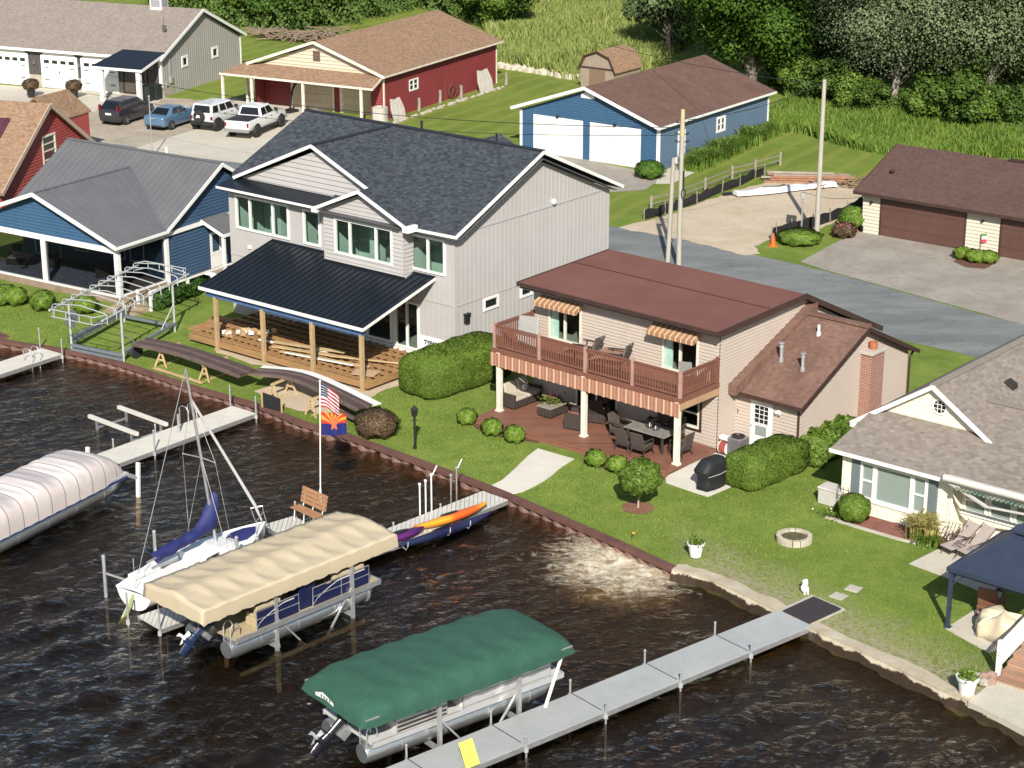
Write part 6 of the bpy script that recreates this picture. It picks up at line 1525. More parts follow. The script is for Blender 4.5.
def upole(label,px,py,top,m,r0=.14,r1=.10,arm=None,key=None,lean=(0,0)):
 x,y=at2(px,py);o=thing('utility_pole',label,'pole',(x,y,0))
 b=MB();b.tube([(0,0,-.2),(lean[0],lean[1],top)],r0,10,r2=r1);b.build('shaft',m,o,smooth=True)
 tops[key]=(x+lean[0],y+lean[1],top)
 return o
p1=upole('tall yellowish utility pole with wires, right one of the pair behind the beige house',678.5,268,8.35,pole_m,key='A')
b=MB();b.tube([(0,0,7.0),(0,0,8.38)],.125,10,r2=.112);b.build('pole_top',pole_y,p1,smooth=True)
b=MB()
for z in(7.7,7.1,6.7):b.tube([(-.28,.0,z),(.28,.0,z)],.03,6);b.ball((-.3,0,z+.05),.06,8);b.ball((.3,0,z+.05),.06,8)
b.build('insulator_arm',blackm,p1)
b=MB();b.tube([(.13+.2*math.cos(a)*.5,-.14,4.0+.26*math.sin(a))for a in np.linspace(0,2*math.pi,17)],.03,5);b.tube([(.12,-.12,4.2),(.12,-.1,5.2)],.05,6);b.build('cable_coil',blackm,p1)
p2=upole('shorter grey utility pole stub, left one of the pair behind the beige house',667.5,262,5.6,pole_m,.13,.11,key='B',lean=(.18,0))
b=MB();b.lathe([(.06,5.3),(.10,5.35),(.10,5.6),(.05,5.66)],(.32,-.1),10);b.box(.1,.3,-.05,.05,5.35,5.42);b.build('junction_can',mat('pale_can',(.5,.5,.5),.5),p2)
p3=upole('lone pale utility pole between the sand lot and the brown garage',816.5,237,8.75,pole_m,.15,.11,key='C')
sp3=at2(801,236);o=thing('service_post','thin steel post with a meter head near the orange cone','post',(*sp3,0))
b=MB();b.tube([(0,0,0),(0,0,2.3)],.045,8);b.tube([(0,0,2.2),(-.15,0,2.5),(.15,0,2.55),(.2,0,2.3)],.03,6);b.box(-.12,.12,-.08,.08,2.15,2.45);b.build('post',galv,o)
def wire(label,p,q,sag=.5,r=.018):
 p=np.array(p);q=np.array(q);b=MB()
 b.tube([tuple(p+(q-p)*t-np.array((0,0,sag*4*t*(1-t))))for t in np.linspace(0,1,19)],r,4);o=b.build('overhead_wire',blackm,None,uv=False);props(o,label,'wire')
tA,tC=np.array(tops['A']),np.array(tops['C'])
wire('overhead wire running left from the tall pole in front of the blue garage doors',tA+(-.3,0,-.9),(-26.0,128.0,5.2),.8)
wire('thin overhead wire running left from the tall pole past the red barn porch',tA+(-.3,0,-1.3),(-27.0,126.0,4.4),.8,.014)
wire('overhead wire from the tall pole along the blue garage wall to the lone pale pole',tA+(.3,0,-.5),tC+(0,0,-.15),.35)
wire('overhead wire from the lone pale pole up to the trees',tC+(0,0,-.3),(5.5,143,5.0),.3)
wire('sagging service wire from the steel post to the brown garage corner',(sp3[0],sp3[1],2.5),(19.45,107.6,2.2),.25,.012)
fence_w=mat('silvered_rail',(.26,.23,.19),.85,.2,4);silt=mat('black_silt_cloth',(.012,.012,.014),.8,.2,2)
def siltfence(label,pts,hs,rails=False,stakes=None):
 o=thing('silt_fence',label,'fence',(0,0,0));P_=[np.array(p[:2],float)for p in pts]
 b=MB();q=resample(P_,.4);rr=random.Random(len(label))
 b.loft([[(p[0],p[1],-.02),(p[0]+.03,p[1]+.05*math.sin(i),.3),(p[0],p[1],hs+.06*math.sin(i*1.7)+rr.uniform(-.03,.03))]for i,p in enumerate(q)],closed=False);b.build('cloth',silt,o,solid=.012)
 for i,p in enumerate(resample(P_,stakes or 2.0)):
  b=MB();dx=rr.uniform(-.06,.06);b.bar((p[0],p[1]-.05,0),(p[0]+dx,p[1]-.05+rr.uniform(-.05,.05),hs+.22),.05,.05);b.build('stake',fence_w,o)
 return o
f1=[at2(*p)for p in[(644,220),(665,214),(697,203),(722,192),(740,186),(755,178),(764,176)]]
siltfence('black silt cloth fence along the upper edge of the sand lot',f1,.55,stakes=2.6)
siltfence('low black silt cloth fence between the lone pole and the brown garage',[at2(*p)for p in[(771,241),(776,237),(792,233),(812,228),(830,222),(848,215),(862,207)]],.62)
rf=thing('rail_fence','silvery split rail fence on the grass above the sand lot','fence',(0,0,0))
fp_=[at2(*p)for p in[(651,210),(672,204),(705,191),(732,179),(755,172.5),(780,165)]]
for i,p in enumerate(fp_):b=MB();b.box(p[0]-.07,p[0]+.07,p[1]-.07,p[1]+.07,0,.85);b.build('post',fence_w,rf)
for p,q in zip(fp_[:-1],fp_[1:]):
 for z in(.35,.68):b=MB();b.bar((p[0],p[1],z),(q[0],q[1],z-.05),.05,.07);b.build('rail',fence_w,rf)
o=thing('traffic_cone','orange traffic cone at the corner of the silt cloth','cone',at(773,246));b=MB();b.lathe([(.17,.02),(.03,.72)],n=14);b.build('cone',mat('cone_orange',(.75,.13,.02),.5),o,smooth=True);b=MB();b.box(-.22,.22,-.22,.22,0,.03);b.build('base',mat('cone_orange',(.7,.1,.02)),o)
o=thing('yard_sign','small dark square sign tilted on a thin stake at the sand lot edge','sign',at(790,233));b=MB();b.box(-.3,.3,-.02,.02,.55,1.0);b.build('board',mat('sign_dark',(.03,.035,.035),.5),o);b=MB();b.box(-.03,.03,.02,.06,0,.9);b.build('stake',fence_w,o);o.rotation_euler=(R(-15),R(10),R(15))
ts=thing('timber_stack','loose stack of reddish weathered boards beyond the sand lot','lumber',at(808,180),R(-4));rr=random.Random(8)
tb=[mat('old_timber',(.34,.17,.10),.8,.2,3),mat('grey_timber',(.36,.31,.25),.85,.2,3)]
for i in range(16):
 b=MB();y=rr.uniform(-.9,.9);z=.08+.13*(i//5);l0=rr.uniform(-3.0,-2.0);a=rr.uniform(-.06,.06);b.bar((l0,y,z),(l0+rr.uniform(3.4,5.2),y+a*4,z),.2,.1);b.build('board',tb[i%2],ts)
o=thing('sheet_roll','long white rolled sheet lying on the sand lot','roll',at(788,190,.1),R(22));b=MB();b.loft([[(x,-.42+.1*math.sin(x),.02),(x,-.2,.24),(x,.15,.26+.04*math.sin(x*3)),(x,.42,.02)]for x in np.linspace(-3.6,3.2,12)]);b.build('roll',mat('white_sheeting',(.72,.72,.74),.6,.08,2),o,smooth=True);b=MB();b.bar((-1.2,.9,.06),(3.2,.45,.06),.18,.08);b.bar((-4.2,.4,.05),(-1.4,.55,.05),.28,.07);b.build('dark_plank',blackm,o)
o=thing('brush_heap','low heap of brown brush and pallets behind the lone pole','brush',at(842,186),0);b=MB();rr=random.Random(3)
for i in range(46):a=rr.uniform(0,6.28);x,y=rr.uniform(-1.5,1.5),rr.uniform(-.7,.7);b.bar((x,y,rr.uniform(.02,.35)),(x+1.1*math.cos(a),y+1.1*math.sin(a),rr.uniform(.02,.45)),.07,.05)
b.build('sticks',mat('brush_brown',(.26,.17,.11),.9,.3,5),o)
hp=at2(296,111);bh_=thing('basketball_hoop','portable basketball hoop with a clear backboard by the red barn porch','basketball hoop',(*hp,0),R(140))
b=MB();b.box(-.4,.4,.1,1.1,0,.2);b.bar((0,.6,.2),(0,.25,1.7),.1,.1);b.bar((0,.25,1.7),(0,-.35,2.5),.08,.08);b.bar((0,.6,1.2),(0,-.35,2.2),.05,.05);b.build('stand',blackm,bh_)
b=MB();
for z in(2.1,2.95):b.box(-.7,.7,-.42,-.38,z,z+.05)
for x in(-.7,.65):b.box(x,x+.05,-.42,-.38,2.1,3.0)
b.box(-.3,-.27,-.42,-.39,2.25,2.6);b.box(.27,.3,-.42,-.39,2.25,2.6);b.box(-.3,.3,-.42,-.39,2.58,2.6);b.build('board_frame',white,bh_)
b=MB();b.tube([(.23*math.cos(a),-.68+.23*math.sin(a),2.28)for a in np.linspace(0,2*math.pi,17)],.02,5);b.build('rim',mat('rim_orange',(.6,.15,.04)),bh_)
bark=mat('grey_bark',(.30,.27,.235),.95,.25,3,bump=.8,bscale=14,stretch=(3,3,.6));bl_w=mat('bleached_driftwood',(.44,.41,.37),.9,.2,3,bump=.4,stretch=(3,3,.5))
o=thing('stump_planter','hollow bleached tree stump planter at the barn corner','stump',at(380,122));b=MB();rr=random.Random(2);b.loft([[(r_*(1+.08*math.sin(5*a+z))*math.cos(a),r_*(1+.08*math.sin(4*a))*math.sin(a),z)for a in np.linspace(0,2*math.pi,18,endpoint=False)]for z,r_ in((0,.62),(.4,.56),(1.05,.55),(1.08,.42),(.95,.4))]);b.build('stump',bl_w,o,smooth=True)
for px,py,h_,wd,lb in((397,119,1.45,1.25,'leaning slab of bleached driftwood near the front of the barn side wall'),(484,91,1.6,1.5,'large pale slab of driftwood leaning near the rear of the barn side wall')):
 o=thing('driftwood_slab',lb,'driftwood',at(px,py),R(50));b=MB()
 b.extr([(-wd/2,-.35,0),(wd/2,-.3,.02),(wd*.55,-.1,h_*.5),(wd*.36,.12,h_),(-.02,.1,h_*.93),(-wd*.4,.1,h_*1.0),(-wd*.52,-.12,h_*.45)],(.02,.12,.02));b.bar((-wd*.3,-.37,.1),(-wd*.25,.08,h_*.9),.08,.06);b.bar((wd*.25,-.36,.1),(wd*.2,.06,h_*.9),.1,.06);b.build('slab',bl_w,o)
for i,(px,py)in enumerate(((419,111),(440,103),(461,98),(506,85))):
 o=thing('log_post',('short rough log post left of the others by the barn wall','short log post beside the wagon wheel','short log post right of the wagon wheel','log post at the rear corner of the red barn')[i],'post',at(px,py));b=MB();b.tube([(0,0,0),(.03,0,.55),(.01,.02,.95)],[.13,.11,.12],9);b.build('log',bark,o,smooth=True)
o=thing('wagon_wheel','old rusty wagon wheel leaning on the red barn wall','wheel',at(453,99),R(60));b=MB()
b.tube([(.55*math.cos(a),0,.58+.55*math.sin(a))for a in np.linspace(0,2*math.pi,25)],.04,6)
for a in np.linspace(0,math.pi,6,endpoint=False):b.tube([(.55*math.cos(a),0,.58+.55*math.sin(a)),(-.55*math.cos(a),0,.58-.55*math.sin(a))],.02,5)
b.ball((0,0,.58),.09,8);b.tube([(-.9,.1,0),(-.88,.12,1.2)],.05,6);b.build('wheel',mat('rusty_iron',(.14,.05,.035),.9,.2,5),o)
sl_e=thing('stone_edging','row of pale stones edging the bed along the barn side wall','edging',(0,0,0));rr=random.Random(6)
ea,eb=np.array(at2(392,124)),np.array(at2(504,87))
for i in range(34):
 p=ea+(eb-ea)*(i+rr.uniform(0,.6))/34;b=MB();b.ball((p[0]+rr.uniform(-.1,.1),p[1]+rr.uniform(-.1,.1),.06),rr.uniform(.12,.24),6,sq=(1.2,.8,.6));b.build('stone',stone_c,sl_e)
def bin_(label,x,y,z,r,h_,m,rz=0):
 o=thing('storage_bin',label,'bin',(x,y,z),rz);b=MB();b.hexa([(-r*.85,-r*.85,0),(r*.85,-r*.85,0),(r*.85,r*.85,0),(-r*.85,r*.85,0)],[(-r,-r,h_),(r,-r,h_),(r,r,h_),(-r,r,h_)]);b.build('bin_body',m,o,bevel=.02);b=MB();b.hexa([(-r*1.05,-r*1.05,h_),(r*1.05,-r*1.05,h_),(r*1.05,r*1.05,h_),(-r*1.05,r*1.05,h_)],[(-r,-r,h_+.08),(r,-r,h_+.05),(r,r,h_+.08),(-r,r,h_+.1)]);b.build('lid',m,o);return o
darkbin=mat('dark_bin',(.02,.026,.024),.5,.15,3)
for i,(px,py)in enumerate(((148,101),(155.5,99.5))):bin_(('dark green wheeled bin left of its twin by the grey garage wall','dark green wheeled bin nearest the corner of the grey garage')[i],*at2(px,py),0,.38,1.05,darkbin,R(-23))
for i,(px,py,c)in enumerate(((266,101,(.03,.03,.03)),(274,101.5,(.16,.05,.06)))):bin_(('black tub under the barn porch','maroon tub with a pale lid under the barn porch')[i],*at2(px,py),0,.42+.2*i,.65,mat('tub%s'%'ab'[i],c,.5),R(-28))
lp=at2(120/4+256-240+25,0)
st=thing('boat_lift','empty galvanised boat lift with hooped canopy frame parked on the lawn','boat lift',(0,0,0))
A_,B_,C_,D_=[np.array((*at2(*p),0))for p in((72,351),(124,362),(175,332),(123.5,316))]
D_=A_+(C_-B_)
up=np.array((0,0,1.0));zt=2.35
lifts=mat('pale_steel',(.55,.57,.57),.5,.12,4,metal=.4,grime=.25)
for n_,p in(('a',A_),('b',B_),('c',C_),('d',D_)):
 b=MB();b.tube([tuple(p-up*.1),tuple(p+up*zt)],.055,8);b.build('post',lifts,st,smooth=True)
darks=mat('dark_galv',(.20,.235,.26),.5,.15,4,metal=.3,grime=.3)
for p,q,zz in((A_,B_,.30),(A_,B_,.10),(D_,C_,.30),(A_,D_,.42),(B_,C_,.42),(A_,D_,.62)):
 b=MB();b.bar(tuple(p+up*zz),tuple(q+up*zz),.14,.12);b.build('frame_beam',darks,st)
for p,q in((B_,C_),(C_,B_),(A_,D_),(D_,A_)):
 b=MB();d_=(q-p)/np.linalg.norm(q-p);b.bar(tuple(p+up*1.35),tuple(p+d_*1.4+up*.35),.05,.05);b.build('brace',lifts,st)
ax=(C_-B_)/np.linalg.norm(C_-B_);sx_=(B_-A_)/np.linalg.norm(B_-A_);Wf=np.linalg.norm(B_-A_)
mid0=(A_+C_)/2;Lf=7.9
for s_ in(-1,1):
 b=MB();b.tube([tuple(mid0+sx_*s_*Wf/2-ax*Lf/2+up*(zt+.05)),tuple(mid0+sx_*s_*Wf/2+ax*Lf/2+up*(zt+.05))],.055,8);b.build('rail',lifts,st)
for i in range(10):
 c=mid0+ax*(-Lf/2+.35+(Lf-.7)*i/9);k=Wf/2+.05
 b=MB();b.tube([tuple(c+sx_*t*k+up*(zt+z))for t,z in((-1,-.2),(-1,.18),(-.93,.26),(0,.42),(.93,.26),(1,.18),(1,-.2))],.026,6);b.build('hoop',lifts,st,smooth=True)
for s_ in(-1,1):
 b=MB();c=mid0+ax*s_*(Lf/2+.25);k=Wf/2
 for z in(.22,-.12):b.tube([tuple(mid0+ax*s_*(Lf/2-.3)-sx_*k+up*(zt+z)),tuple(c-sx_*(k-.3)+up*(zt+z)),tuple(c+sx_*(k-.3)+up*(zt+z)),tuple(mid0+ax*s_*(Lf/2-.3)+sx_*k+up*(zt+z))],.026,6)
 for t in(-.7,-.25,.25,.7):b.tube([tuple(c+sx_*t*k+up*(zt-.12)),tuple(c+sx_*t*k+up*(zt+.22))],.022,5)
 b.build('end_hoop',lifts,st)
b=MB();c=B_+ax*.75+sx_*.28;b.disc(tuple(c+up*.33),tuple(sx_),.33,.16,18);b.build('wheel',rubber,st)
b=MB();b.disc(tuple(A_+up*1.5+ax*.15),tuple(sx_),.4,.05,18);b.build('winch_wheel',darks,st)
trex=mat('brown_composite',(.085,.055,.052),.6,.25,2,hue=(.14,.10,.09));trex2=mat('tan_composite',(.15,.105,.09),.6,.2,2);whb=mat('white_trim_board',(.74,.74,.73),.5,.05,2)
def horse(label,x,y,rz,h_=.78,L_=1.1):
 o=thing('sawhorse',label,'sawhorse',(x,y,0),rz);b=MB();b.box(-L_/2,L_/2,-.045,.045,h_-.09,h_);b.build('top_beam',lumber,o)
 for sx in(-1,1):
  for sy in(-1,1):b=MB();b.bar((sx*(L_/2-.12),0,h_-.05),(sx*(L_/2-.05),sy*.32,0),.09,.04,up=(1,0,0));b.build('leg',lumber,o)
 b=MB();b.box(-L_/2+.1,L_/2-.1,-.02,.02,.0,.05)
 for sx in(-1,1):b.box(sx*(L_/2-.1)-.02,sx*(L_/2-.1)+.02,-.2,.2,.3,.38)
 b.build('cross_piece',lumber,o)
def curved(label,P,z,n,w,lay,m,name='composite_boards',m2=None):
 """bent boards lying across sawhorses: P = 3 ground points"""
 P=[np.array(p[:2])for p in P];cv=spline(P,10);o=thing(name,label,'boards',(0,0,0));rr=random.Random(n)
 for k in range(lay):
  for i in range(n):
   q=offs(cv,(i-(n-1)/2)*(w+.03)+rr.uniform(-.02,.02));sh_=rr.randint(0,2);q=q[sh_:]if rr.random()<.5 else q[:len(q)-sh_]
   l_,r_=offs(q,w/2),offs(q,-w/2);z0=z+k*.034
   b=MB();b.loft([[(a[0],a[1],z0),(a[0],a[1],z0+.03),(c[0],c[1],z0+.03),(c[0],c[1],z0)]for a,c in zip(l_,r_)]);b.build('board',(trex2 if m is trex and(i*5+k*3)%3==0 else m),o)
 return o
c1=[at2(139,341,.9),at2(186,351.5,.9),at2(247,373,.9)]
curved('long bowed stack of dark brown boards on two sawhorses by the seawall',c1,.80,6,.15,4,trex)
b1=at2(163,367);b2=at2(208.5,381)
horse('left sawhorse under the long bowed brown boards',b1[0]+.25,b1[1]+.55,R(62),.78,1.5);horse('right sawhorse under the long bowed brown boards',b2[0]+.25,b2[1]+.5,R(52),.78,1.5)
c2_=[at2(255,372,.85),at2(300,378,.85),at2(364,408,.85)]
curved('white topped bowed stack of boards on sawhorses in front of the deck corner',c2_,.80,5,.15,3,trex,'composite_boards',None)
c3_=offs([np.array(p[:2])for p in spline(c2_,10)],.62)
curved('long bowed white trim board lying behind the brown boards',[c3_[0],c3_[len(c3_)//2],c3_[-1]],.84,2,.24,1,whb,'white_boards')
b3=at2(276,401);b4=at2(316.5,417)
horse('sawhorse left under the white topped boards, beside a black cloth',b3[0]+.2,b3[1]+.5,R(55),.78,1.3);horse('sawhorse right under the white topped boards near the flags',b4[0]+.15,b4[1]+.5,R(48),.78,1.3)
curved('single bowed brown board dropping to the ground behind the flags',[at2(336,399,.5),at2(348,414,.3),at2(359,424,.1)],.28,2,.2,1,trex,'fallen_boards')
o=thing('silt_screen','square of black silt cloth on two stakes at the seawall','screen',at(273,411),R(-36));b=MB();b.extr([(-.55,0,.05),(.5,0,.05),(.52,0,.62),(-.6,0,.72)],(0,.02,0));b.build('cloth',silt,o)
for x in(-.58,.52):b=MB();b.box(x-.03,x+.03,-.04,0,-.05,.85);b.build('stake',lumber,o)
o=thing('edge_board','pale board lying flat along the seawall cap','board',at(178,377),R(-40));b=MB();b.box(-1.6,1.6,-.09,.09,.055,.10);b.build('board',lumber,o)
rr=random.Random(11)
def deckp(u,v):c,s=math.cos(TH),math.sin(TH);return(-2.502+u*c-v*s,83.981+u*s+v*c)
for i,(u0,v0,u1,v1,w_,m_,lb)in enumerate(((-9.0,-3.3,-5.3,-2.6,.14,whb,'white trim strip on the left of the deck'),(-7.7,-3.7,-3.6,-2.7,.24,lumber,'wide pale plank across the deck middle'),(-8.0,-3.3,-4.4,-2.4,.24,lumber,'second wide plank stacked across the deck'),(-7.0,-3.9,-2.4,-3.0,.2,lumber,'long plank nearest the deck edge'),(-6.6,-4.0,-3.0,-3.4,.10,whb,'short white trim strip near the front deck posts'),(-4.6,-3.2,-.7,-1.7,.12,lumber,'long pale stud reaching the right deck edge'),(-7.4,-2.9,-4.9,-2.2,.24,lumber,'plank lying furthest back in the porch shade'))):
 p,q=deckp(u0,v0),deckp(u1,v1);o=thing('loose_board',lb,'board',(0,0,0));b=MB();z=.50+.05*(i%3);b.bar((*p,z),(*q,z),w_,.045);b.build('board',m_,o)
o=thing('plywood_sheet','square of tan plywood on the deck corner by the last post','plywood',(*deckp(-2.0,-3.7),.49),R(-20));b=MB();b.box(-.55,.55,-.4,.4,0,.02);b.build('sheet',mat('plywood',(.48,.33,.20),.8,.1,3),o)
o=thing('debris_pile','heap of white and brown scraps on the left end of the deck','scraps',(*deckp(-10.3,-3.3),.48),R(10));b=MB()
for i in range(22):x,y=rr.gauss(0,.45),rr.gauss(0,.28);b.hexa([(x,y,.0),(x+.25,y+.03,.0),(x+.25,y+.18,.0),(x,y+.15,.0)],[(x+.02,y,.1+rr.random()*.16),(x+.22,y+.03,.1+rr.random()*.14),(x+.22,y+.16,.12),(x,y+.13,.14)],i%3)
b.build('scraps',[lumber,whb,mat('cardboard',(.36,.24,.14),.8)],o)
bw=thing('ramp_deck','weathered wooden side walkway with white railing by the blue house','deck',(-19.3,94.4),TB)
oldw=planks('weathered_boards',(.30,.23,.15),(.40,.32,.22),.14,0,3,.85,.008,.3)
b=MB();b.box(.15,2.1,-.2,8.2,.0,.24);b.build('deck',oldw,bw)
b=MB()
for i in range(4):b.box(.2,2.1,-.55-i*.32,-.22-i*.32,-.02,.20-i*.055)
b.build('step',oldw,bw)
b=MB()
for v in(-.1,2.6,5.4):b.box(2.08,2.2,v-.06,v+.06,.0,1.0)
b.bar((2.14,-.1,.98),(2.14,6.5,.98),.11,.06);b.bar((2.14,-.1,.26),(2.14,6.5,.26),.06,.1);b.box(1.25,1.37,-.16,-.04,.0,.95);b.build('railing',white,bw)
o=thing('heat_pump','white round cushion shape left on the side walkway','cushion',(0,0,0));w_=MB();w_.ball((0,0,.14),.36,10,sq=(1.2,.8,.5));w_.build('cushion',white,o,smooth=True);c,s=math.cos(TB),math.sin(TB);o.location=(-19.3+1.3*c-5.2*s,94.4+1.3*s+5.2*c,.24);o.name='cushion'
def patio_chair(name,label,x,y,z,rz,m,cm,arm=True,wicker=True,s=1.0,group=None):
 o=thing(name,label,'chair',(x,y,z),rz,group);o.scale=(s,s,s)
 b=MB();b.box(-.3,.3,-.3,.3,.34,.44);b.build('seat',cm,o,bevel=.03)
 b=MB();b.hexa([(-.3,.24,.40),(.3,.24,.40),(.3,.32,.40),(-.3,.32,.40)],[(-.28,.40,.95),(.28,.40,.95),(.28,.46,.95),(-.28,.46,.95)]);b.build('backrest',m if wicker else cm,o,bevel=.02)
 b=MB();b.box(-.31,.31,-.31,.31,.26,.345)
 if wicker:b.box(-.36,-.29,-.3,.34,.05,.6);b.box(.29,.36,-.3,.34,.05,.6);b.box(-.3,.3,.26,.34,.05,.4);b.box(-.3,.3,-.3,-.26,.05,.3)
 elif arm:b.bar((-.33,-.25,.62),(-.33,.34,.66),.06,.03);b.bar((.33,-.25,.62),(.33,.34,.66),.06,.03);b.bar((-.33,-.25,.3),(-.33,-.25,.62),.03,.03);b.bar((.33,-.25,.3),(.33,-.25,.62),.03,.03)
 b.build('frame',m,o)
 for sx in(-1,1):
  for sy in(-1,1):b=MB();b.bar((sx*.28,sy*.27,.28),(sx*.31,sy*.33,0),.035,.035);b.build('leg',m,o)
 return o
def bhp(u,v):c,s=math.cos(TB),math.sin(TB);return(-19.3+u*c-v*s,94.4+u*s+v*c)
for i,(u,v,lb)in enumerate(((-8.9,1.6,'dark wicker chair behind the left screen of the blue porch'),(-6.9,2.3,'dark wicker chair beside the porch table'),(-3.4,2.4,'dark wicker chair in the middle of the blue porch'))):patio_chair('wicker_chair',lb,*bhp(u,v),.3,TB+R(20+100*i),wick,cush)
o=thing('porch_table','round dark table inside the blue screened porch','table',(*bhp(-7.9,1.3),.3));b=MB();b.lathe([(.55,.68),(.55,.72)],n=18);b.lathe([(.25,0),(.05,.1),(.05,.68)],n=10);b.build('table',wick,o)
o=thing('porch_rug','grey patterned rug on the floor of the blue porch','rug',(*bhp(-6.0,1.6),.302),TB);b=MB();b.box(-3.6,3.6,-1.2,1.2,0,.012);b.build('rug',patchy('patterned_rug',(.16,.16,.19),(.34,.34,.38),(.08,.08,.10),3,14,.1),o)
o=thing('lamp_post','black garden lamp post on the lawn in front of the big hedge','lamp post',at(415,448.5));b=MB();b.tube([(0,0,0),(0,0,1.35)],.045,8);b.tube([(0,0,0),(0,0,.12)],.08,8);b.bar((-.15,0,1.2),(.15,0,1.2),.03,.03);b.build('post',blackm,o,smooth=True)
b=MB();b.lathe([(.05,1.34),(.10,1.38),(.14,1.62),(.14,1.64),(.17,1.66),(.03,1.80),(.02,1.86)],n=8);b.build('lantern',blackm,o)
b=MB();b.lathe([(.085,1.40),(.125,1.61)],n=8);b.build('lantern_glass',gl_pale,o)
def pot(label,px,py,r,h_,rz=0):
 o=thing('planter_pot',label,'plant pot',at(px,py,.05));b=MB();b.lathe([(r*.66,0),(r*.9,h_*.8),(r*.9,h_*.83),(r*1.05,h_*.84),(r*1.08,h_),(r*.95,h_),(r*.92,h_*.9)],n=20);b.build('pot',white,o,smooth=True);b=MB();b.lathe([(r*.9,h_*.88),(.01,h_*.9)],n=16);b.build('soil',soil,o);return o
o=thing('fire_ring','round stone fire ring sunk in the right hand lawn','fire pit',at(794,541));R0=.64
for i in range(14):
 a0_,a1_=2*math.pi*i/14+.02,2*math.pi*(i+1)/14-.02;b=MB()
 ring=lambda r,z:[(r*math.cos(a),r*math.sin(a),z)for a in np.linspace(a0_,a1_,4)]
 q0,q1=ring(R0,0),ring(R0-.17,0);b.prism([p[:2]for p in q0]+[p[:2]for p in q1[::-1]],0,.24);b.build('ring_stone',mat('fire_stone',(.46,.41,.33),.9,.2,3,bump=.4,bscale=25),o,bevel=.012)
b=MB();b.lathe([(R0-.16,.15),(.01,.12)],n=20);b.build('ash',mat('ash_weeds',(.10,.085,.04),.95,.4,6,bump=.6),o)
for i,(px,py)in enumerate(((838.5,596.5),(853.5,589))):o=thing('stepping_stone',('darker square stepping stone nearer the black ramp','paler square stepping stone farther from the black ramp')[i],'stepping stone',at(px,py),R(-42+6*i));b=MB();b.box(-.24,.24,-.24,.24,0,.03);b.build('stone',concrete,o,bevel=.01)
o=thing('garden_statue','small white sitting dog statue by the black ramp','statue',at(804,592.5),R(20));b=MB();b.ball((0,0,.16),.14,10,sq=(.9,1.0,1.15));b.ball((0,-.06,.42),.10,10,sq=(.9,1.1,1.0));b.tube([(0,-.02,.2),(0,-.05,.4)],.09,8);b.ball((0,-.17,.40),.045,8)
for s_ in(-1,1):b.tube([(s_*.06,-.12,.25),(s_*.06,-.16,.0)],.035,6);b.ball((s_*.08,-.03,.43),.04,6,sq=(.5,1,1.6))
b.build('dog',white,o,smooth=True)
ac=thing('air_conditioner','grey air conditioner unit beside the white wing door','air conditioner',at(737.5,456.5,.03),TM);b=MB();b.box(-.33,.33,-.33,.33,0,.05);b.box(-.30,.30,-.30,.30,.05,.82);b.build('case',mat('ac_grey',(.20,.19,.20),.5,.08,3),ac,bevel=.02)
b=MB()
for i in range(14):
 z=.10+i*.05;b.box(-.315,.315,-.315,.315,z,z+.022)
b.build('louvre',mat('ac_louvre',(.13,.125,.13),.5),ac)
b=MB();b.lathe([(.24,.83),(.27,.86),(.27,.89),(.20,.88),(.18,.84)],n=20);b.build('fan_guard',blackm,ac)
o=thing('drain_pipe','dark vertical pipe on the wall above the air conditioner','pipe',at(732,446,.0));b=MB();b.tube([(0,0,0),(.0,.02,2.0)],.045,8);b.tube([(.2,.1,.9),(.14,.06,1.3),(.2,.06,1.5)],.015,5);b.box(.16,.3,.0,.1,1.4,1.6);b.build('pipe',brown_trim,o)
hr=thing('hose_reel','red and white hose reel cart beside the air conditioner','hose reel',at(724.5,455,.03),TM);b=MB();b.disc((0,0,.32),(1,0,0),.24,.3,16);b.build('hose',mat('red_hose',(.34,.07,.06),.6),hr,smooth=True)
b=MB();b.disc((-.17,0,.32),(1,0,0),.25,.025,16);b.disc((.17,0,.32),(1,0,0),.25,.025,16);b.tube([(-.2,.2,0),(-.2,.1,.7),(.2,.1,.7),(.2,.2,0)],.025,6);b.box(-.22,.22,-.1,.12,.66,.8);b.build('frame',white,hr)
gr=thing('covered_grill','grill under a black fabric cover on the pad by the hedge','grill',at(711.5,486,.03),R(46));b=MB()
rings=[]
for z,sx,sy in((.02,.66,.36),(.25,.60,.34),(.55,.62,.36),(.72,.80,.38),(.80,.82,.38),(.98,.62,.34),(1.12,.50,.26),(1.18,.36,.12)):
 rings.append([(sx*math.copysign(abs(math.cos(a))**.5,math.cos(a))*(1+.03*math.sin(9*a+z*8)*(z<.7)),sy*math.copysign(abs(math.sin(a))**.5,math.sin(a))*(1+.06*math.sin(7*a)*(z<.7)),z)for a in np.linspace(0,2*math.pi,36,endpoint=False)])
b.loft(rings);b.build('cover',mat('black_cover',(.014,.015,.017),.65,.25,3,bump=.3,bscale=6),gr,smooth='all')
b=MB();b.tube([(-.66,-.37,.62),(0,-.41,.6),(.66,-.37,.63)],.02,6);b.build('strap',mat('grey_strap',(.3,.3,.3)),gr)
cushb=mat('beige_cushion',(.46,.41,.34),.85,.1,4);dkw=mat('espresso_wicker',(.045,.034,.03),.75,.3,14,bump=.4)
sf=thing('wicker_sofa','dark wicker love seat with beige cushions at the left end of the patio','sofa',at(521,403,.25),TM+R(90));b=MB();b.box(-.8,.8,-.4,.36,.06,.34);b.box(-.88,-.76,-.4,.4,.06,.62);b.box(.76,.88,-.4,.4,.06,.62);b.hexa([(-.88,.32,.06),(.88,.32,.06),(.88,.42,.06),(-.88,.42,.06)],[(-.88,.42,.88),(.88,.42,.88),(.88,.50,.88),(-.88,.50,.88)]);b.build('frame',dkw,sf)
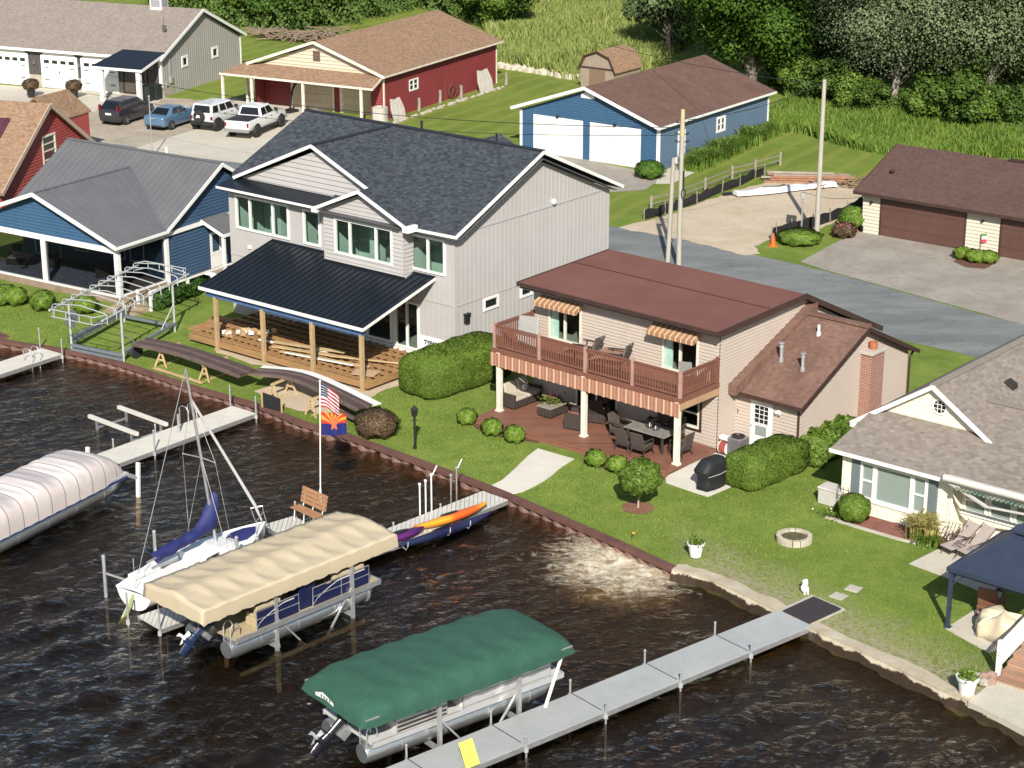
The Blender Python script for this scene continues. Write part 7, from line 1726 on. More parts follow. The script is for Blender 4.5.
for s_ in(-1,1):
 b=MB();b.box(s_*.38-.36,s_*.38+.36,-.4,.3,.34,.48);b.build('seat_cushion',cushb,sf,bevel=.04);b=MB();b.hexa([(s_*.38-.35,.16,.46),(s_*.38+.35,.16,.46),(s_*.38+.35,.32,.46),(s_*.38-.35,.32,.46)],[(s_*.38-.33,.28,.96),(s_*.38+.33,.28,.96),(s_*.38+.33,.42,.96),(s_*.38-.33,.42,.96)]);b.build('back_cushion',cushb,sf,bevel=.05)
b=MB();b.ball((.35,.08,.62),.2,10,sq=(1,.5,1));b.build('pillow',mat('white_pillow',(.62,.58,.52),.8),sf,smooth=True)
for sx in(-.8,.8):
 for sy in(-.35,.4):b=MB();b.box(sx-.03,sx+.03,sy-.03,sy+.03,0,.08);b.build('leg',dkw,sf)
ct_=thing('coffee_table','dark wicker coffee table with a stone top on the patio','table',at(553,414,.25),TM+R(-90));b=MB();b.box(-.58,.58,-.36,.36,.06,.42);b.build('base',dkw,ct_,bevel=.02);b=MB();b.box(-.60,.60,-.38,.38,.42,.46);b.build('top',mat('stone_top',(.30,.27,.23),.6,.25,6),ct_)
for sx in(-.52,.52):
 for sy in(-.3,.3):b=MB();b.box(sx-.03,sx+.03,sy-.03,sy+.03,0,.08);b.build('leg',dkw,ct_)
patio_chair('wicker_chair','dark wicker armchair facing the coffee table in front of the middle column',*at2(575.5,427,.25),.25,TM+R(-75),dkw,mat('rust_cushion',(.36,.15,.11),.8),s=1.15)
patio_chair('wicker_chair','dark wicker armchair behind the middle column with its back to the table',*at2(598.5,421,.25),.25,TM+R(200),dkw,cushb,s=1.1)
dt=thing('dining_table','long stone topped dining table under the balcony','table',at(651,446,.25),TM);b=MB();b.box(-1.0,1.0,-.5,.5,.68,.74);b.build('top',mat('slate_top',(.24,.22,.20),.5,.3,5),dt,bevel=.01)
for sx in(-.85,.85):
 for sy in(-.4,.4):b=MB();b.box(sx-.04,sx+.04,sy-.04,sy+.04,0,.68);b.build('leg',dkw,dt)
sling=mat('brown_sling',(.075,.06,.052),.8,.15,8)
def mhp(p,du,dv):c,s=math.cos(TM),math.sin(TM);return(p[0]+du*c-dv*s,p[1]+du*s+dv*c)
dp=at2(651,446,.25)
for du,dv,a,lb in((-.48,-.95,180,'brown sling chair on the lake side of the dining table, left one'),(.28,-.95,184,'brown sling chair on the lake side of the dining table, right one'),(-1.5,-.05,90,'brown swivel chair at the left end of the dining table'),(1.45,.0,-90,'brown sling chair at the right end of the dining table, by the column'),(-.4,.95,0,'brown sling chair behind the dining table, left'),(.4,.95,4,'brown sling chair behind the dining table, right')):
 patio_chair('dining_chair',lb,*mhp(dp,du,dv),.25,TM+R(a),dkw,sling,wicker=False,group='chairs around the dining table',s=1.05)
for i,(du,dv,s_)in enumerate(((-.12,.08,1.0),(.22,.0,.8))):
 o=thing('lantern',('taller black lantern on the dining table','shorter black lantern on the dining table')[i],'lantern',(*mhp(dp,du,dv),.99),TM);o.scale=(s_,s_,s_);b=MB();b.box(-.11,.11,-.11,.11,0,.03);b.box(-.11,.11,-.11,.11,.36,.39);b.add([(-.11,-.11,.39),(.11,-.11,.39),(.11,.11,.39),(-.11,.11,.39),(0,0,.5)],[(0,1,4),(1,2,4),(2,3,4),(3,0,4)])
 for sx in(-.1,.1):
  for sy in(-.1,.1):b.box(sx-.012,sx+.012,sy-.012,sy+.012,.03,.36)
 b.build('frame',blackm,o);b=MB();b.lathe([(.05,.03),(.05,.2)],n=10);b.build('candle',white,o)
patt=patchy('patterned_fabric',(.05,.045,.04),(.20,.18,.15),(.02,.02,.02),6,9,.1);brc=mat('brown_cushion',(.30,.18,.13),.85,.1,3)
def mhw(u,v):c,s=math.cos(TM),math.sin(TM);return(8.08+u*c-v*s,73.89+u*s+v*c)
for i,(u,v,a)in enumerate(((-5.75,-.95,150),(-4.25,-1.0,160))):
 o=thing('recliner',('brown cushioned recliner on the balcony left of its twin','brown cushioned recliner on the balcony right of its twin')[i],'chair',(*mhw(u,v),FZ),TM+R(a-238),'recliners on the balcony');b=MB();b.box(-.32,.32,-.75,.3,.30,.42);b.build('seat',brc,o,bevel=.05)
 b=MB();b.hexa([(-.32,.2,.36),(.32,.2,.36),(.32,.32,.36),(-.32,.32,.36)],[(-.30,.5,1.02),(.30,.5,1.02),(.30,.6,1.0),(-.30,.6,1.0)]);b.build('backrest',patt,o,bevel=.03)
 b=MB();b.hexa([(-.3,-1.15,.14),(.3,-1.15,.14),(.3,-.72,.30),(-.3,-.72,.30)],[(-.3,-1.15,.24),(.3,-1.15,.24),(.3,-.72,.42),(-.3,-.72,.42)]);b.build('footrest',brc,o,bevel=.04)
 b=MB()
 for s_ in(-1,1):b.bar((s_*.36,-.6,.58),(s_*.36,.4,.62),.06,.04);b.bar((s_*.36,-.5,0),(s_*.36,-.4,.58),.04,.04);b.bar((s_*.36,.3,0),(s_*.36,.2,.6),.04,.04)
 b.build('frame',blackm,o)
o=thing('side_table','low brown square table between the two balcony recliners','table',(*mhw(-4.85,-.75),FZ),TM);b=MB();b.box(-.42,.42,-.35,.35,.40,.46);b.build('top',brc,o)
for sx in(-.35,.35):
 for sy in(-.28,.28):b=MB();b.box(sx-.025,sx+.025,sy-.025,sy+.025,0,.4);b.build('leg',blackm,o)
o=thing('folded_lounger','grey sling lounger standing folded at the left end of the balcony','lounger',(*mhw(-8.75,-1.35),FZ),TM+R(20));b=MB();b.hexa([(-.42,-.12,.02),(.42,-.12,.02),(.42,-.04,.02),(-.42,-.04,.02)],[(-.38,.18,1.2),(.38,.18,1.2),(.38,.24,1.2),(-.38,.24,1.2)]);b.build('sling',mat('grey_sling',(.30,.29,.28),.8,.1,6),o);b=MB()
for s_ in(-1,1):b.bar((s_*.43,-.1,0),(s_*.40,.22,1.24),.04,.04)
b.build('frame',alum,o)
o=thing('balcony_chair','grey chair at the right end of the balcony behind the rail','chair',(*mhw(-.95,-.75),FZ),TM+R(200));b=MB();b.box(-.28,.28,-.3,.3,.38,.44);b.build('seat',MATS['grey_sling'],o);b=MB();b.hexa([(-.28,.24,.42),(.28,.24,.42),(.28,.29,.42),(-.28,.29,.42)],[(-.26,.4,.98),(.26,.4,.98),(.26,.44,.98),(-.26,.44,.98)]);b.build('backrest',MATS['grey_sling'],o)
for sx in(-.25,.25):
 for sy in(-.27,.27):b=MB();b.box(sx-.02,sx+.02,sy-.02,sy+.02,0,.38);b.build('leg',alum,o)
def whp(u,v):c,s=math.cos(TW),math.sin(TW);return(12.19+u*c-v*s,68.324+u*s+v*c)
bx_=thing('storage_box','pale grey storage box beside the corner of the white house','storage box',at(833.5,503.5),R(-40));b=MB();b.box(-.5,.5,-.32,.32,0,.58);b.build('box_body',mat('box_grey',(.50,.48,.45),.6,.08,3),bx_,bevel=.02);b=MB();b.box(-.53,.53,-.35,.35,.58,.66);b.build('lid',mat('box_lid',(.55,.52,.49),.6),bx_,bevel=.02)
tr_=thing('trellis','thin dark metal trellis standing at the house corner bush','trellis',at(842,512),R(-40));b=MB()
for x in(-.22,0,.22):b.tube([(x,0,0),(x,0,1.0)],.012,5)
for z in(.3,.6,.9):b.tube([(-.26,0,z),(.26,0,z)],.012,5)
b.build('trellis',blackm,tr_)
ed=thing('bed_edging','pale concrete edging strip round the mulch bed of the white house','edging',(0,0,0));pts=spline([at2(825,517.5),at2(850,525.5),at2(875,533),at2(905,541.5),at2(930,546.5)],5);l_,r_=offs(pts,.06),offs(pts,-.06);b=MB();b.loft([[(a[0],a[1],-.02),(a[0],a[1],.07),(c[0],c[1],.07),(c[0],c[1],-.02)]for a,c in zip(l_,r_)]);b.build('edging',concrete,ed)
sheet('mulch_bed',[at2(*p)for p in[(826,516),(843,505),(950,536),(938,547),(905,540.5),(875,532),(850,524.5)]],.022,patchy('red_mulch',(.20,.075,.055),(.30,.13,.10),(.14,.09,.06),1.4,22,1.0),wob=.03)
sheet('patio_bed',[at2(*p)for p in[(471,424),(482,421),(540,439),(538,444),(500,437),(476,430)]],.022,MATS['bark_mulch'],wob=.05)
sheet('patio_bed',[at2(*p)for p in[(583,455.5),(668,477),(662,481),(625,476),(584,464)]],.022,MATS['bark_mulch'],wob=.05)
sheet('tree_ring',[(at2(638,508)[0]+.6*math.cos(a),at2(638,508)[1]+.6*math.sin(a))for a in np.linspace(0,6.28,22)[:-1]],.024,MATS['red_mulch'],wob=.02)
loun=mat('taupe_sling',(.40,.34,.31),.8,.08,5)
for i,(px,py)in enumerate(((957,553),(972,557))):
 o=thing('sling_lounger',('folding lounger with taupe sling, left of the pair on the terrace','folding lounger with taupe sling, right of the pair on the terrace')[i],'lounger',at(px,py,.02),R(-58),'loungers on the terrace');b=MB()
 b.hexa([(-.28,-.55,.32),(.28,-.55,.32),(.28,.1,.36),(-.28,.1,.36)],[(-.28,-.55,.35),(.28,-.55,.35),(.28,.1,.39),(-.28,.1,.39)]);b.hexa([(-.28,.1,.36),(.28,.1,.36),(.28,.12,.33),(-.28,.12,.33)],[(-.28,.75,1.0),(.28,.75,1.0),(.28,.78,.97),(-.28,.78,.97)]);b.build('sling',loun,o)
 b=MB()
 for s_ in(-1,1):b.tube([(s_*.31,.45,0),(s_*.31,-.5,.6),(s_*.31,.35,.62)],.018,5);b.tube([(s_*.31,-.5,0),(s_*.31,.78,1.03)],.018,5);b.tube([(s_*.31,-.58,.33),(s_*.31,.1,.37)],.018,5)
 b.build('frame',brown_trim,o)
o=thing('folding_chairs','tangle of folded dark metal chairs against the white house wall','chairs',at(943,546,.02),R(-30));b=MB()
for k in range(4):x=k*.12;b.tube([(x,-.35,0),(x+.1,.25,.85),(x+.5,.25,.85),(x+.45,-.35,0)],.016,5);b.tube([(x+.05,.35,0),(x+.12,-.2,.6),(x+.5,-.2,.6)],.016,5)
b.build('frames',brown_trim,o)
o=thing('door_mat','brown mat on the terrace under the small windows','mat',(*whp(5.6,.15),.03),TW);b=MB();b.box(-1.0,1.0,-.5,.5,0,.02);b.build('mat',mat('brown_mat',(.16,.10,.08),.9,.2,4),o)
cd=thing('covered_furniture','heap of patio furniture under a crumpled beige cover by the gazebo','furniture',at(1003,637,.02),R(-30));b=MB();rr=random.Random(9);rings=[]
for z,k in((0,1.0),(.25,.97),(.5,.92),(.68,.82),(.78,.55),(.8,.1)):
 rings.append([((.95+.16*math.sin(3*a+1)+.06*math.sin(11*a+z*9))*k*math.cos(a)*1.05,(.62+.12*math.sin(4*a)+.05*math.sin(13*a-z*7))*k*math.sin(a),z+.10*math.sin(2.5*a+2)*(z>.4)+.05*math.sin(7*a)*(z>.2))for a in np.linspace(0,2*math.pi,56,endpoint=False)])
b.loft(rings);b.build('cover',mat('beige_cover',(.60,.52,.38),.7,.08,2,bump=.35,bscale=5),cd,smooth='all')
patio_chair('wooden_chair','brown chair standing in the shade under the gazebo',*at2(990,614,.02),.02,R(150),mat('red_brown_wood',(.20,.085,.05),.6),mat('red_brown_wood',(.2,.085,.05)),wicker=False,s=1.15)
ws=thing('wooden_steps','red brown wooden steps with a white balustrade at the right edge','steps',at(996,683),R(-40));wst=planks('cedar_steps',(.33,.19,.12),(.44,.28,.19),.14,1,3,.7,.008,.3)
for i in range(4):b=MB();b.box(-.02,3.2,i*.36,1.75,i*.15+.0,i*.15+.148);b.build('step',wst,ws)
b=MB();b.box(-.1,3.2,1.76,5,.3,.62);b.build('landing',wst,ws)
b=MB();b.box(-.20,-.06,.30,.44,0,1.25);b.bar((-.13,.4,1.12),(-.13,3.2,1.62),.08,.09);b.bar((-.13,.4,.42),(-.13,3.2,.92),.07,.08)
for i in range(19):y=.55+i*.135;z=.178*(y-.4);b.box(-.155,-.105,y-.022,y+.022,.44+z,1.12+z)
b.build('balustrade',white,ws)
cr=thing('stone_cluster','group of red and grey stones beside the white pot at the water edge','stones',at(983,686));rr=random.Random(12)
for i,(x,y,r_,c)in enumerate(((-.25,.1,.22,0),(.05,.25,.2,1),(.3,.3,.22,1),(0,-.05,.18,0),(.25,.0,.17,1),(-.1,.35,.18,0))):b=MB();b.ball((x,y,r_*.6+.05),r_,7,sq=(1,.8,.8));b.build('stone',[stone_c,mat('red_stone',(.34,.22,.18),.9,.2,5,bump=.4)][c],cr)
sheet('concrete_landing',[at2(*p)for p in[(968,703),(984,690),(1002,676),(1060,700),(1060,760),(1024,731)]],.06,PAD,th=.3)
o=thing('marker_post','white marker post and small box beside the gravel lot','post',at(167,159));b=MB();b.box(-.07,.07,-.07,.07,0,.8);b.box(-.75,-.4,-.15,.15,.05,.4);b.build('post',white,o)
o=thing('light_pole','thin grey pole standing in front of the parked blue sedan','pole',at(152.5,158));b=MB();b.tube([(0,0,0),(0,0,4.0)],.035,6);b.ball((0,0,4.02),.08,6);b.build('pole',galv,o)
tail_m=mat('tail_light',(.16,.006,.010),.2,.05,2,coat=.5);plate_m=mat('number_plate',(.6,.6,.6),.4);rim_m=mat('alloy_rim',(.45,.45,.46),.3,.1,4,metal=.8);trim_m=mat('black_plastic',(.02,.02,.022),.6,.15,4);carglass=mat('car_glass',(.010,.012,.014),.06,.1,2,spec=.6)
def wheel(parent,x,y,r,w_,rm):
 b=MB();s_=1 if y>0 else-1
 b.lathe([(r*.62,-w_/2),(r*.93,-w_/2),(r,-w_/2+.04),(r,w_/2-.04),(r*.93,w_/2),(r*.62,w_/2)],n=22);o=b.build('tyre',rubber,parent,smooth=True);o.name='wheel';o.location=(x,y,r);o.rotation_euler=(R(90),0,0)
 b=MB();z=-s_*(w_/2-.012);b.lathe([(.01,z+s_*.02),(r*.6,z),(r*.63,z+s_*.06)],n=22)
 for k in range(5):a=2*math.pi*k/5;b.bar((0,0,z-s_*.01),(r*.58*math.cos(a),r*.58*math.sin(a),z-s_*.01),.07,.03)
 b.build('rim',rm,o)
def body_loft(parent,st,m,name='body'):
 """st: list of (x, half width at sill, half width at belt, z bottom, z belt, z top edge)"""
 b=MB();rings=[]
 for x,ws_,wb,z0,zb,zt in st:
  rings.append([(x,-ws_*.92,z0),(x,-ws_,z0+.12),(x,-wb,zb),(x,-wb*.97,zt-.02),(x,-wb*.86,zt),(x,wb*.86,zt),(x,wb*.97,zt-.02),(x,wb,zb),(x,ws_,z0+.12),(x,ws_*.92,z0)])
 b.loft(rings);return b.build(name,m,parent,smooth=True,bevel=.02)
def cabin(parent,prof,hb,ht,zb,m,win,name='cabin'):
 """prof: x of (rear bottom, rear top, front top, front bottom) ; zb belt, ht roof height, windows as separate glass parts"""
 xr0,xr1,xf1,xf0=prof;zt=ht
 b=MB()
 base=[(xr0,-hb[0],zb),(xf0,-hb[0],zb),(xf0,hb[0],zb),(xr0,hb[0],zb)];top=[(xr1,-hb[1],zt),(xf1,-hb[1],zt),(xf1,hb[1],zt),(xr1,hb[1],zt)]
 b.hexa(base,top);k=b.build(name,m,parent,bevel=.06)
 b=MB()
 def quad(p,q,r_,s_,off):b.add([tuple(np.array(v)+np.array(off))for v in(p,q,r_,s_)],[(0,1,2,3)])
 L=lambda a,c,t:tuple(np.array(a)+(np.array(c)-np.array(a))*t)
 def side(i,j,t0,t1,z0,z1,n_):
  A,B_,C,D=base[i],base[j],top[j],top[i]
  lo0,lo1=L(A,B_,t0),L(A,B_,t1);hi0,hi1=L(D,C,t0),L(D,C,t1)
  quad(L(lo0,hi0,z0),L(lo1,hi1,z0),L(lo1,hi1,z1),L(lo0,hi0,z1),n_)
 for t0,t1 in win:
  side(0,1,t0,t1,.14,.84,(0,-.012,.004));side(3,2,t0,t1,.14,.84,(0,.012,.004))
 side(1,2,.08,.92,.1,.9,(.012,0,.008));side(3,0,.1,.9,.14,.86,(-.012,0,.008))
 b.build('window_glass',carglass,parent);return k
def car(name,label,px,py,rz,paint,kind):
 x,y=at2(px,py,.02);o=thing(name,label,{'suv':'car','sedan':'car','offroader':'car','pickup':'pickup truck'}[kind],(x,y,.016),rz,'cars parked in the gravel lot')
 if kind=='suv':
  body_loft(o,[(-2.2,.72,.76,.45,.8,.98),(-2.12,.84,.88,.30,.8,1.08),(-1.2,.88,.91,.22,.75,1.1),(.7,.88,.91,.22,.72,1.08),(1.0,.88,.90,.24,.7,1.05),(1.9,.85,.84,.26,.66,.92),(2.2,.74,.7,.34,.62,.78)],paint)
  cabin(o,(-2.1,-1.55,.45,1.15),(.88,.66),1.66,1.06,paint,((.06,.26),(.29,.52),(.55,.86)));wb,r,tw=(-1.32,1.32),.35,.23;rails=True
 elif kind=='sedan':
  body_loft(o,[(-2.35,.70,.74,.42,.75,.90),(-2.22,.82,.85,.30,.74,1.0),(-1.3,.88,.89,.22,.72,1.0),(.7,.88,.89,.22,.70,.97),(1.1,.87,.87,.22,.68,.95),(2.0,.83,.80,.24,.62,.82),(2.4,.68,.64,.34,.58,.68)],paint)
  cabin(o,(-1.75,-.95,.15,1.1),(.85,.60),1.44,.96,paint,((.16,.45),(.48,.82)));wb,r,tw=(-1.4,1.4),.33,.22
 elif kind=='offroader':
  body_loft(o,[(-2.0,.82,.84,.55,.95,1.22),(-1.96,.86,.88,.50,.95,1.24),(.8,.88,.90,.48,.95,1.24),(1.0,.88,.90,.48,.95,1.22),(2.05,.86,.88,.50,.95,1.16),(2.2,.80,.82,.56,.92,1.08)],paint)
  cabin(o,(-1.97,-1.82,.45,.95),(.86,.76),1.86,1.22,paint,((.04,.28),(.36,.62),(.66,.94)));wb,r,tw=(-1.42,1.45),.42,.30
  b=MB();b.box(-2.12,-1.9,-.86,.86,.48,.72);b.box(2.1,2.3,-.82,.82,.5,.75)
  for sy in(-1,1):
   for wx in wb:b.tube([(wx+.52*math.cos(a),sy*.93,r+.5*math.sin(a))for a in np.linspace(-.1,math.pi+.1,11)],.055,6)
   b.box(-.9,.9,sy*.9-.06,sy*.9+.06,.44,.54)
  b.build('black_trim',trim_m,o)
  b=MB();b.lathe([(.02,-.13),(.39,-.13),(.43,-.06),(.43,.08),(.3,.12),(.02,.12)],n=22);s_=b.build('spare_wheel',rubber,o,smooth=True);s_.location=(-2.16,.1,1.06);s_.rotation_euler=(0,R(90),0)
  b=MB();b.add([(-.1,-.14,-.14),(.08,-.16,-.14),(.02,.0,-.14),(.12,.1,-.14),(.02,.16,-.14),(-.14,.04,-.14)],[(0,1,2,3,4,5)]);b.build('wheel_emblem',white,s_)
 else:
  body_loft(o,[(-2.9,.86,.9,.62,.95,1.22),(-2.86,.9,.95,.56,.95,1.25),(-.95,.92,.98,.46,.95,1.26),(1.0,.92,.98,.44,.95,1.25),(1.25,.92,.98,.44,.95,1.24),(2.55,.9,.94,.46,.92,1.16),(2.85,.8,.84,.55,.85,1.02)],paint)
  cabin(o,(-1.0,-.82,.55,1.25),(.93,.72),1.9,1.24,paint,((.04,.40),(.44,.86)));wb,r,tw=(-1.75,1.9),.41,.28
  b=MB();b.box(-2.82,-1.02,-.84,.84,1.245,1.285);b.build('bed_cover',trim_m,o)
  b=MB();b.box(-3.02,-2.84,-.92,.92,.52,.72);b.box(2.75,2.95,-.9,.9,.48,.7);b.build('bumper',mat('chrome_bumper',(.5,.5,.5),.25,.08,3,metal=.8),o)
  b=MB()
  for sy in(-1,1):
   for wx in wb:b.tube([(wx+.5*math.cos(a),sy*.965,r+.5*math.sin(a))for a in np.linspace(0,math.pi,11)],.04,6)
   b.box(-1.1,1.3,sy*.92-.07,sy*.92+.07,.40,.46)
  b.build('arch_trim',trim_m,o)
 h2={'suv':-2.16,'sedan':-2.3,'offroader':-2.01,'pickup':-2.9}[kind];yw={'suv':.76,'sedan':.70,'offroader':.80,'pickup':.84}[kind];zl={'suv':(1.0,1.42),'sedan':(.76,.9),'offroader':(.84,1.08),'pickup':(.86,1.14)}[kind]
 for sy in(-1,1):
  b=MB();b.box(h2-.03,h2+.16,sy*yw-.07,sy*yw+.08,zl[0],zl[1]);b.build('tail_light',tail_m,o,bevel=.02)
  b=MB();fx_={'suv':2.1,'sedan':2.25,'offroader':2.15,'pickup':2.7}[kind];b.box(fx_,fx_+.1,sy*.6-.14,sy*.6+.14,.68,.84);b.build('headlight',white,o)
  b=MB();xm={'suv':.95,'sedan':.85,'offroader':.75,'pickup':1.0}[kind];zm={'suv':1.12,'sedan':1.02,'offroader':1.32,'pickup':1.34}[kind];b.box(xm-.06,xm+.06,sy*.9,sy*1.12+0,zm,zm+.2)if sy>0 else b.box(xm-.06,xm+.06,-1.12,-.9,zm,zm+.2);b.build('mirror',paint if kind in('suv','sedan')else trim_m,o)
  for wx in wb:
   wheel(o,wx,sy*({'suv':.835,'sedan':.83,'offroader':.84,'pickup':.89}[kind]),r,tw,rim_m if kind in('suv','sedan')else trim_m)
   b=MB();b.disc((wx,sy*({'suv':.872,'sedan':.868,'offroader':.882,'pickup':.955}[kind]),r+.02),(0,1,0),r*1.15,.02,24);b.build('wheel_arch',trim_m,o)
 b=MB();b.box(h2-.05,h2-.02,-.25,.25,.75 if kind!='pickup' else.58,.9 if kind!='pickup' else.70);b.build('number_plate',plate_m,o)
 b=MB()
 for sy in(-1,1):
  for t in((-.55,-.38),(.3,.46)):
   yb={'suv':.915,'sedan':.9,'offroader':.905,'pickup':.985}[kind];zz=.95 if kind in('suv','sedan')else 1.08;b.box(t[0],t[1],sy*yb-.015,sy*yb+.015,zz,zz+.04)
 b.build('door_handle',trim_m if kind!='suv' else rim_m,o)
 b=MB();b.box(h2-.04,h2+.1,-yw*.95,yw*.95,.30,.46);b.build('rear_bumper',trim_m,o)if kind in('suv','sedan')else None
 return o
def carpaint(name,c,rough=.28,flake=.1):return mat(name,c,rough,.05,1,metal=flake,spec=.6,coat=.6)
HD=R(66)
def cpos(p0,dist):return p0
def centre(px,py,back,side,hd):
 """survey point = ground under the rear right wheel; give vehicle centre"""
 x,y=at2(px,py);c,s=math.cos(hd),math.sin(hd);return(x-back[0]*c+side*-s,y-back[0]*s+side*c)
for nm,lb,px,py,bx_,sd_,hd,pt,kd_ in(('suv','dark charcoal hatchback crossover parked nearest the grey garage porch',127.5,125,-1.32,.92,R(64),carpaint('charcoal_paint',(.028,.027,.034)),'suv'),('sedan','metallic light blue sedan between the dark crossover and the white offroader',172.5,130,-1.4,.90,R(64),carpaint('blue_paint',(.13,.24,.38),.25,.4),'sedan'),('offroader','boxy white offroader with a spare wheel on its back',219,131.5,-1.42,.98,R(64),carpaint('white_car_paint',(.74,.74,.74)),'offroader'),('pickup_truck','white four door pickup truck with a black bed cover',258,137.5,-1.75,.98,R(70),carpaint('bright_white_paint',(.76,.76,.77)),'pickup')):
 cx_,cy_=centre(px,py,(bx_,),sd_,hd)
 o=car(nm,lb,0,0,hd,pt,kd_)if False else None
 _at2=at2
 at2=lambda a,c_,z=0.0,_c=(cx_,cy_):_c
 car(nm,lb,0,0,hd,pt,kd_)
 at2=_at2
def leafcloud(name,P_,size,m,seed,parent=None,nrm=None,aspect=.6,up=0.0,jit=.6):
 """a mesh of many small leaf quads at points P_ (n,3); nrm biases the way they face"""
 r=np.random.RandomState(seed);n=len(P_)
 N_=r.normal(size=(n,3));N_/=np.linalg.norm(N_,axis=1)[:,None]
 if nrm is not None:N_=N_*jit+nrm*(1-jit)+np.array((0,0,up));N_/=np.linalg.norm(N_,axis=1)[:,None]+1e-9
 T=np.cross(N_,r.normal(size=(n,3)));T/=np.linalg.norm(T,axis=1)[:,None]+1e-9;B_=np.cross(N_,T)
 s=(size*r.uniform(.6,1.3,n))[:,None]
 v=np.stack([P_-T*s,P_+B_*s*aspect+N_*s*.15,P_+T*s,P_-B_*s*aspect+N_*s*.15],1).reshape(-1,3)
 me=bpy.data.meshes.new(name);me.vertices.add(4*n);me.vertices.foreach_set('co',v.ravel().astype(np.float32))
 me.loops.add(4*n);me.loops.foreach_set('vertex_index',np.arange(4*n,dtype=np.int32));me.polygons.add(n)
 me.polygons.foreach_set('loop_start',np.arange(0,4*n,4,dtype=np.int32));me.polygons.foreach_set('loop_total',np.full(n,4,np.int32))
 me.update(calc_edges=True);me.materials.append(m)
 if nrm is not None:me.attributes.new('lean','FLOAT_VECTOR','POINT').data.foreach_set('vector',np.repeat(nrm,4,0).ravel().astype(np.float32))
 o=bpy.data.objects.new(name,me);COL.objects.link(o);o.parent=parent;return o
def blobpts(blobs,n,r,shell=.45):
 """points spread through ellipsoid clumps (cx, cy, cz, rx, ry, rz)"""
 bl=np.array(blobs);vol=(bl[:,3]*bl[:,4]*bl[:,5])**.67;k=r.choice(len(bl),n,p=vol/vol.sum())
 d=r.normal(size=(n,3));d/=np.linalg.norm(d,axis=1)[:,None];rad=r.rand(n)**shell
 rad=np.where(r.rand(n)<.12,rad*1.12,rad)
 return bl[k,:3]+d*rad[:,None]*bl[k,3:],d
def clumps(R_,z0,z1,k,r,rs=(.28,.45),power=1.0,flat=.8):
 out=[];zc=(z0+z1)/2;hz=(z1-z0)/2
 for i in range(k):
  d=r.normal(size=3);d/=np.linalg.norm(d);rad=r.uniform(.35,.8)**power
  q=R_*r.uniform(*rs);out.append((d[0]*R_*rad,d[1]*R_*rad,zc+d[2]*hz*rad,q*r.uniform(.8,1.2),q*r.uniform(.8,1.2),q*flat))
 return out
lf_maple=leafmat('maple_leaf',(.045,.105,.016),(.075,.155,.022),(.13,.225,.04),.55,.25,.35)
lf_silver=leafmat('willow_leaf',(.15,.20,.095),(.20,.255,.13),(.30,.35,.21),.6,.2,.3)
lf_mid=leafmat('woodland_leaf',(.043,.090,.017),(.085,.152,.028),(.171,.256,.054),.5,.25,.3)
lf_bright=leafmat('bright_shrub_leaf',(.078,.147,.022),(.132,.225,.034),(.240,.333,.070),.5,.25,.8)
lf_hedge=leafmat('hedge_leaf',(.070,.125,.016),(.105,.170,.024),(.18,.25,.05),.55,.15,1.2)
lf_dark=leafmat('dark_hedge_leaf',(.025,.065,.014),(.043,.101,.020),(.093,.171,.040),.4,.15,1.2)
lf_brown=leafmat('bronze_leaf',(.065,.043,.028),(.116,.078,.046),(.186,.132,.078),.6,.15,1.5)
lf_gold=leafmat('golden_grass_leaf',(.248,.217,.062),(.403,.326,.109),(.500,.465,.186),.6,.2,2)
lf_red=leafmat('red_flower',(.341,.046,.062),(.500,.109,.139),(.500,.341,.372),.5,.1,2)
lf_box=leafmat('boxwood_leaf',(.093,.163,.022),(.155,.248,.034),(.264,.364,.070),.45,.2,2)
trunk_m=mat('tree_bark',(.17,.145,.12),.95,.25,3,bump=.8,bscale=10,stretch=(3,3,.5));palebark=mat('pale_bark',(.36,.32,.26),.95,.2,2,bump=.6,bscale=9,stretch=(3,3,.5))
core_m=mat('dark_core',(.022,.036,.010),.95,.3,4)  # dark filler colour for solid cores added inside hedges and bushes
def tree(name,label,x,y,H,R_,zlow,n,size,m,seed,k=26,trunk=trunk_m,tr=.25,lean=(0,0),group=None,branches=True,cat='tree',up=.25,flat=.8):
 r=np.random.RandomState(seed);o=thing(name,label,cat,(x,y,0),0,group)
 bl=clumps(R_,zlow,H,k,r,flat=flat)
 for q in range(len(bl)):bl[q]=(bl[q][0]+lean[0]*.6,bl[q][1]+lean[1]*.6,*bl[q][2:])
 p,d=blobpts(bl,n,r);p[:,2]=np.maximum(p[:,2],.05)
 leafcloud('crown',p,size,m,seed,o,d,up=up,jit=.42)
 b=MB();top=np.array((lean[0],lean[1],zlow+(H-zlow)*.62));b.tube([(0,0,-.2),(lean[0]*.2,lean[1]*.2,H*.18),tuple(top*(.55,.55,.6)),tuple(top)],[tr*1.25,tr,tr*.7,tr*.25],9)
 if branches:
  for q in bl[::2]:
   s0=np.array((lean[0]*.3,lean[1]*.3,zlow*.5+.25*min(q[2],H*.6)));c=np.array(q[:3]);mid_=(s0+c)/2+(0,0,-.25);b.tube([tuple(s0),tuple(mid_),tuple(c)],[tr*.4,tr*.22,tr*.07],5)
 b.build('trunk',trunk,o,smooth=True,uv=False);return o
def copy_at(o,x,y,s,rz,label):
 c=copy_tree(o);c.location=(x,y,0);c.scale=(s,s,s);c.rotation_euler=(0,0,rz);c['label']=label;return c
x,y=at2(757,100);tree('maple_tree','large dark green maple rising behind the blue garage',x,y+4,17,6.6,.8,62000,.15,lf_maple,21,60,tr=.4)
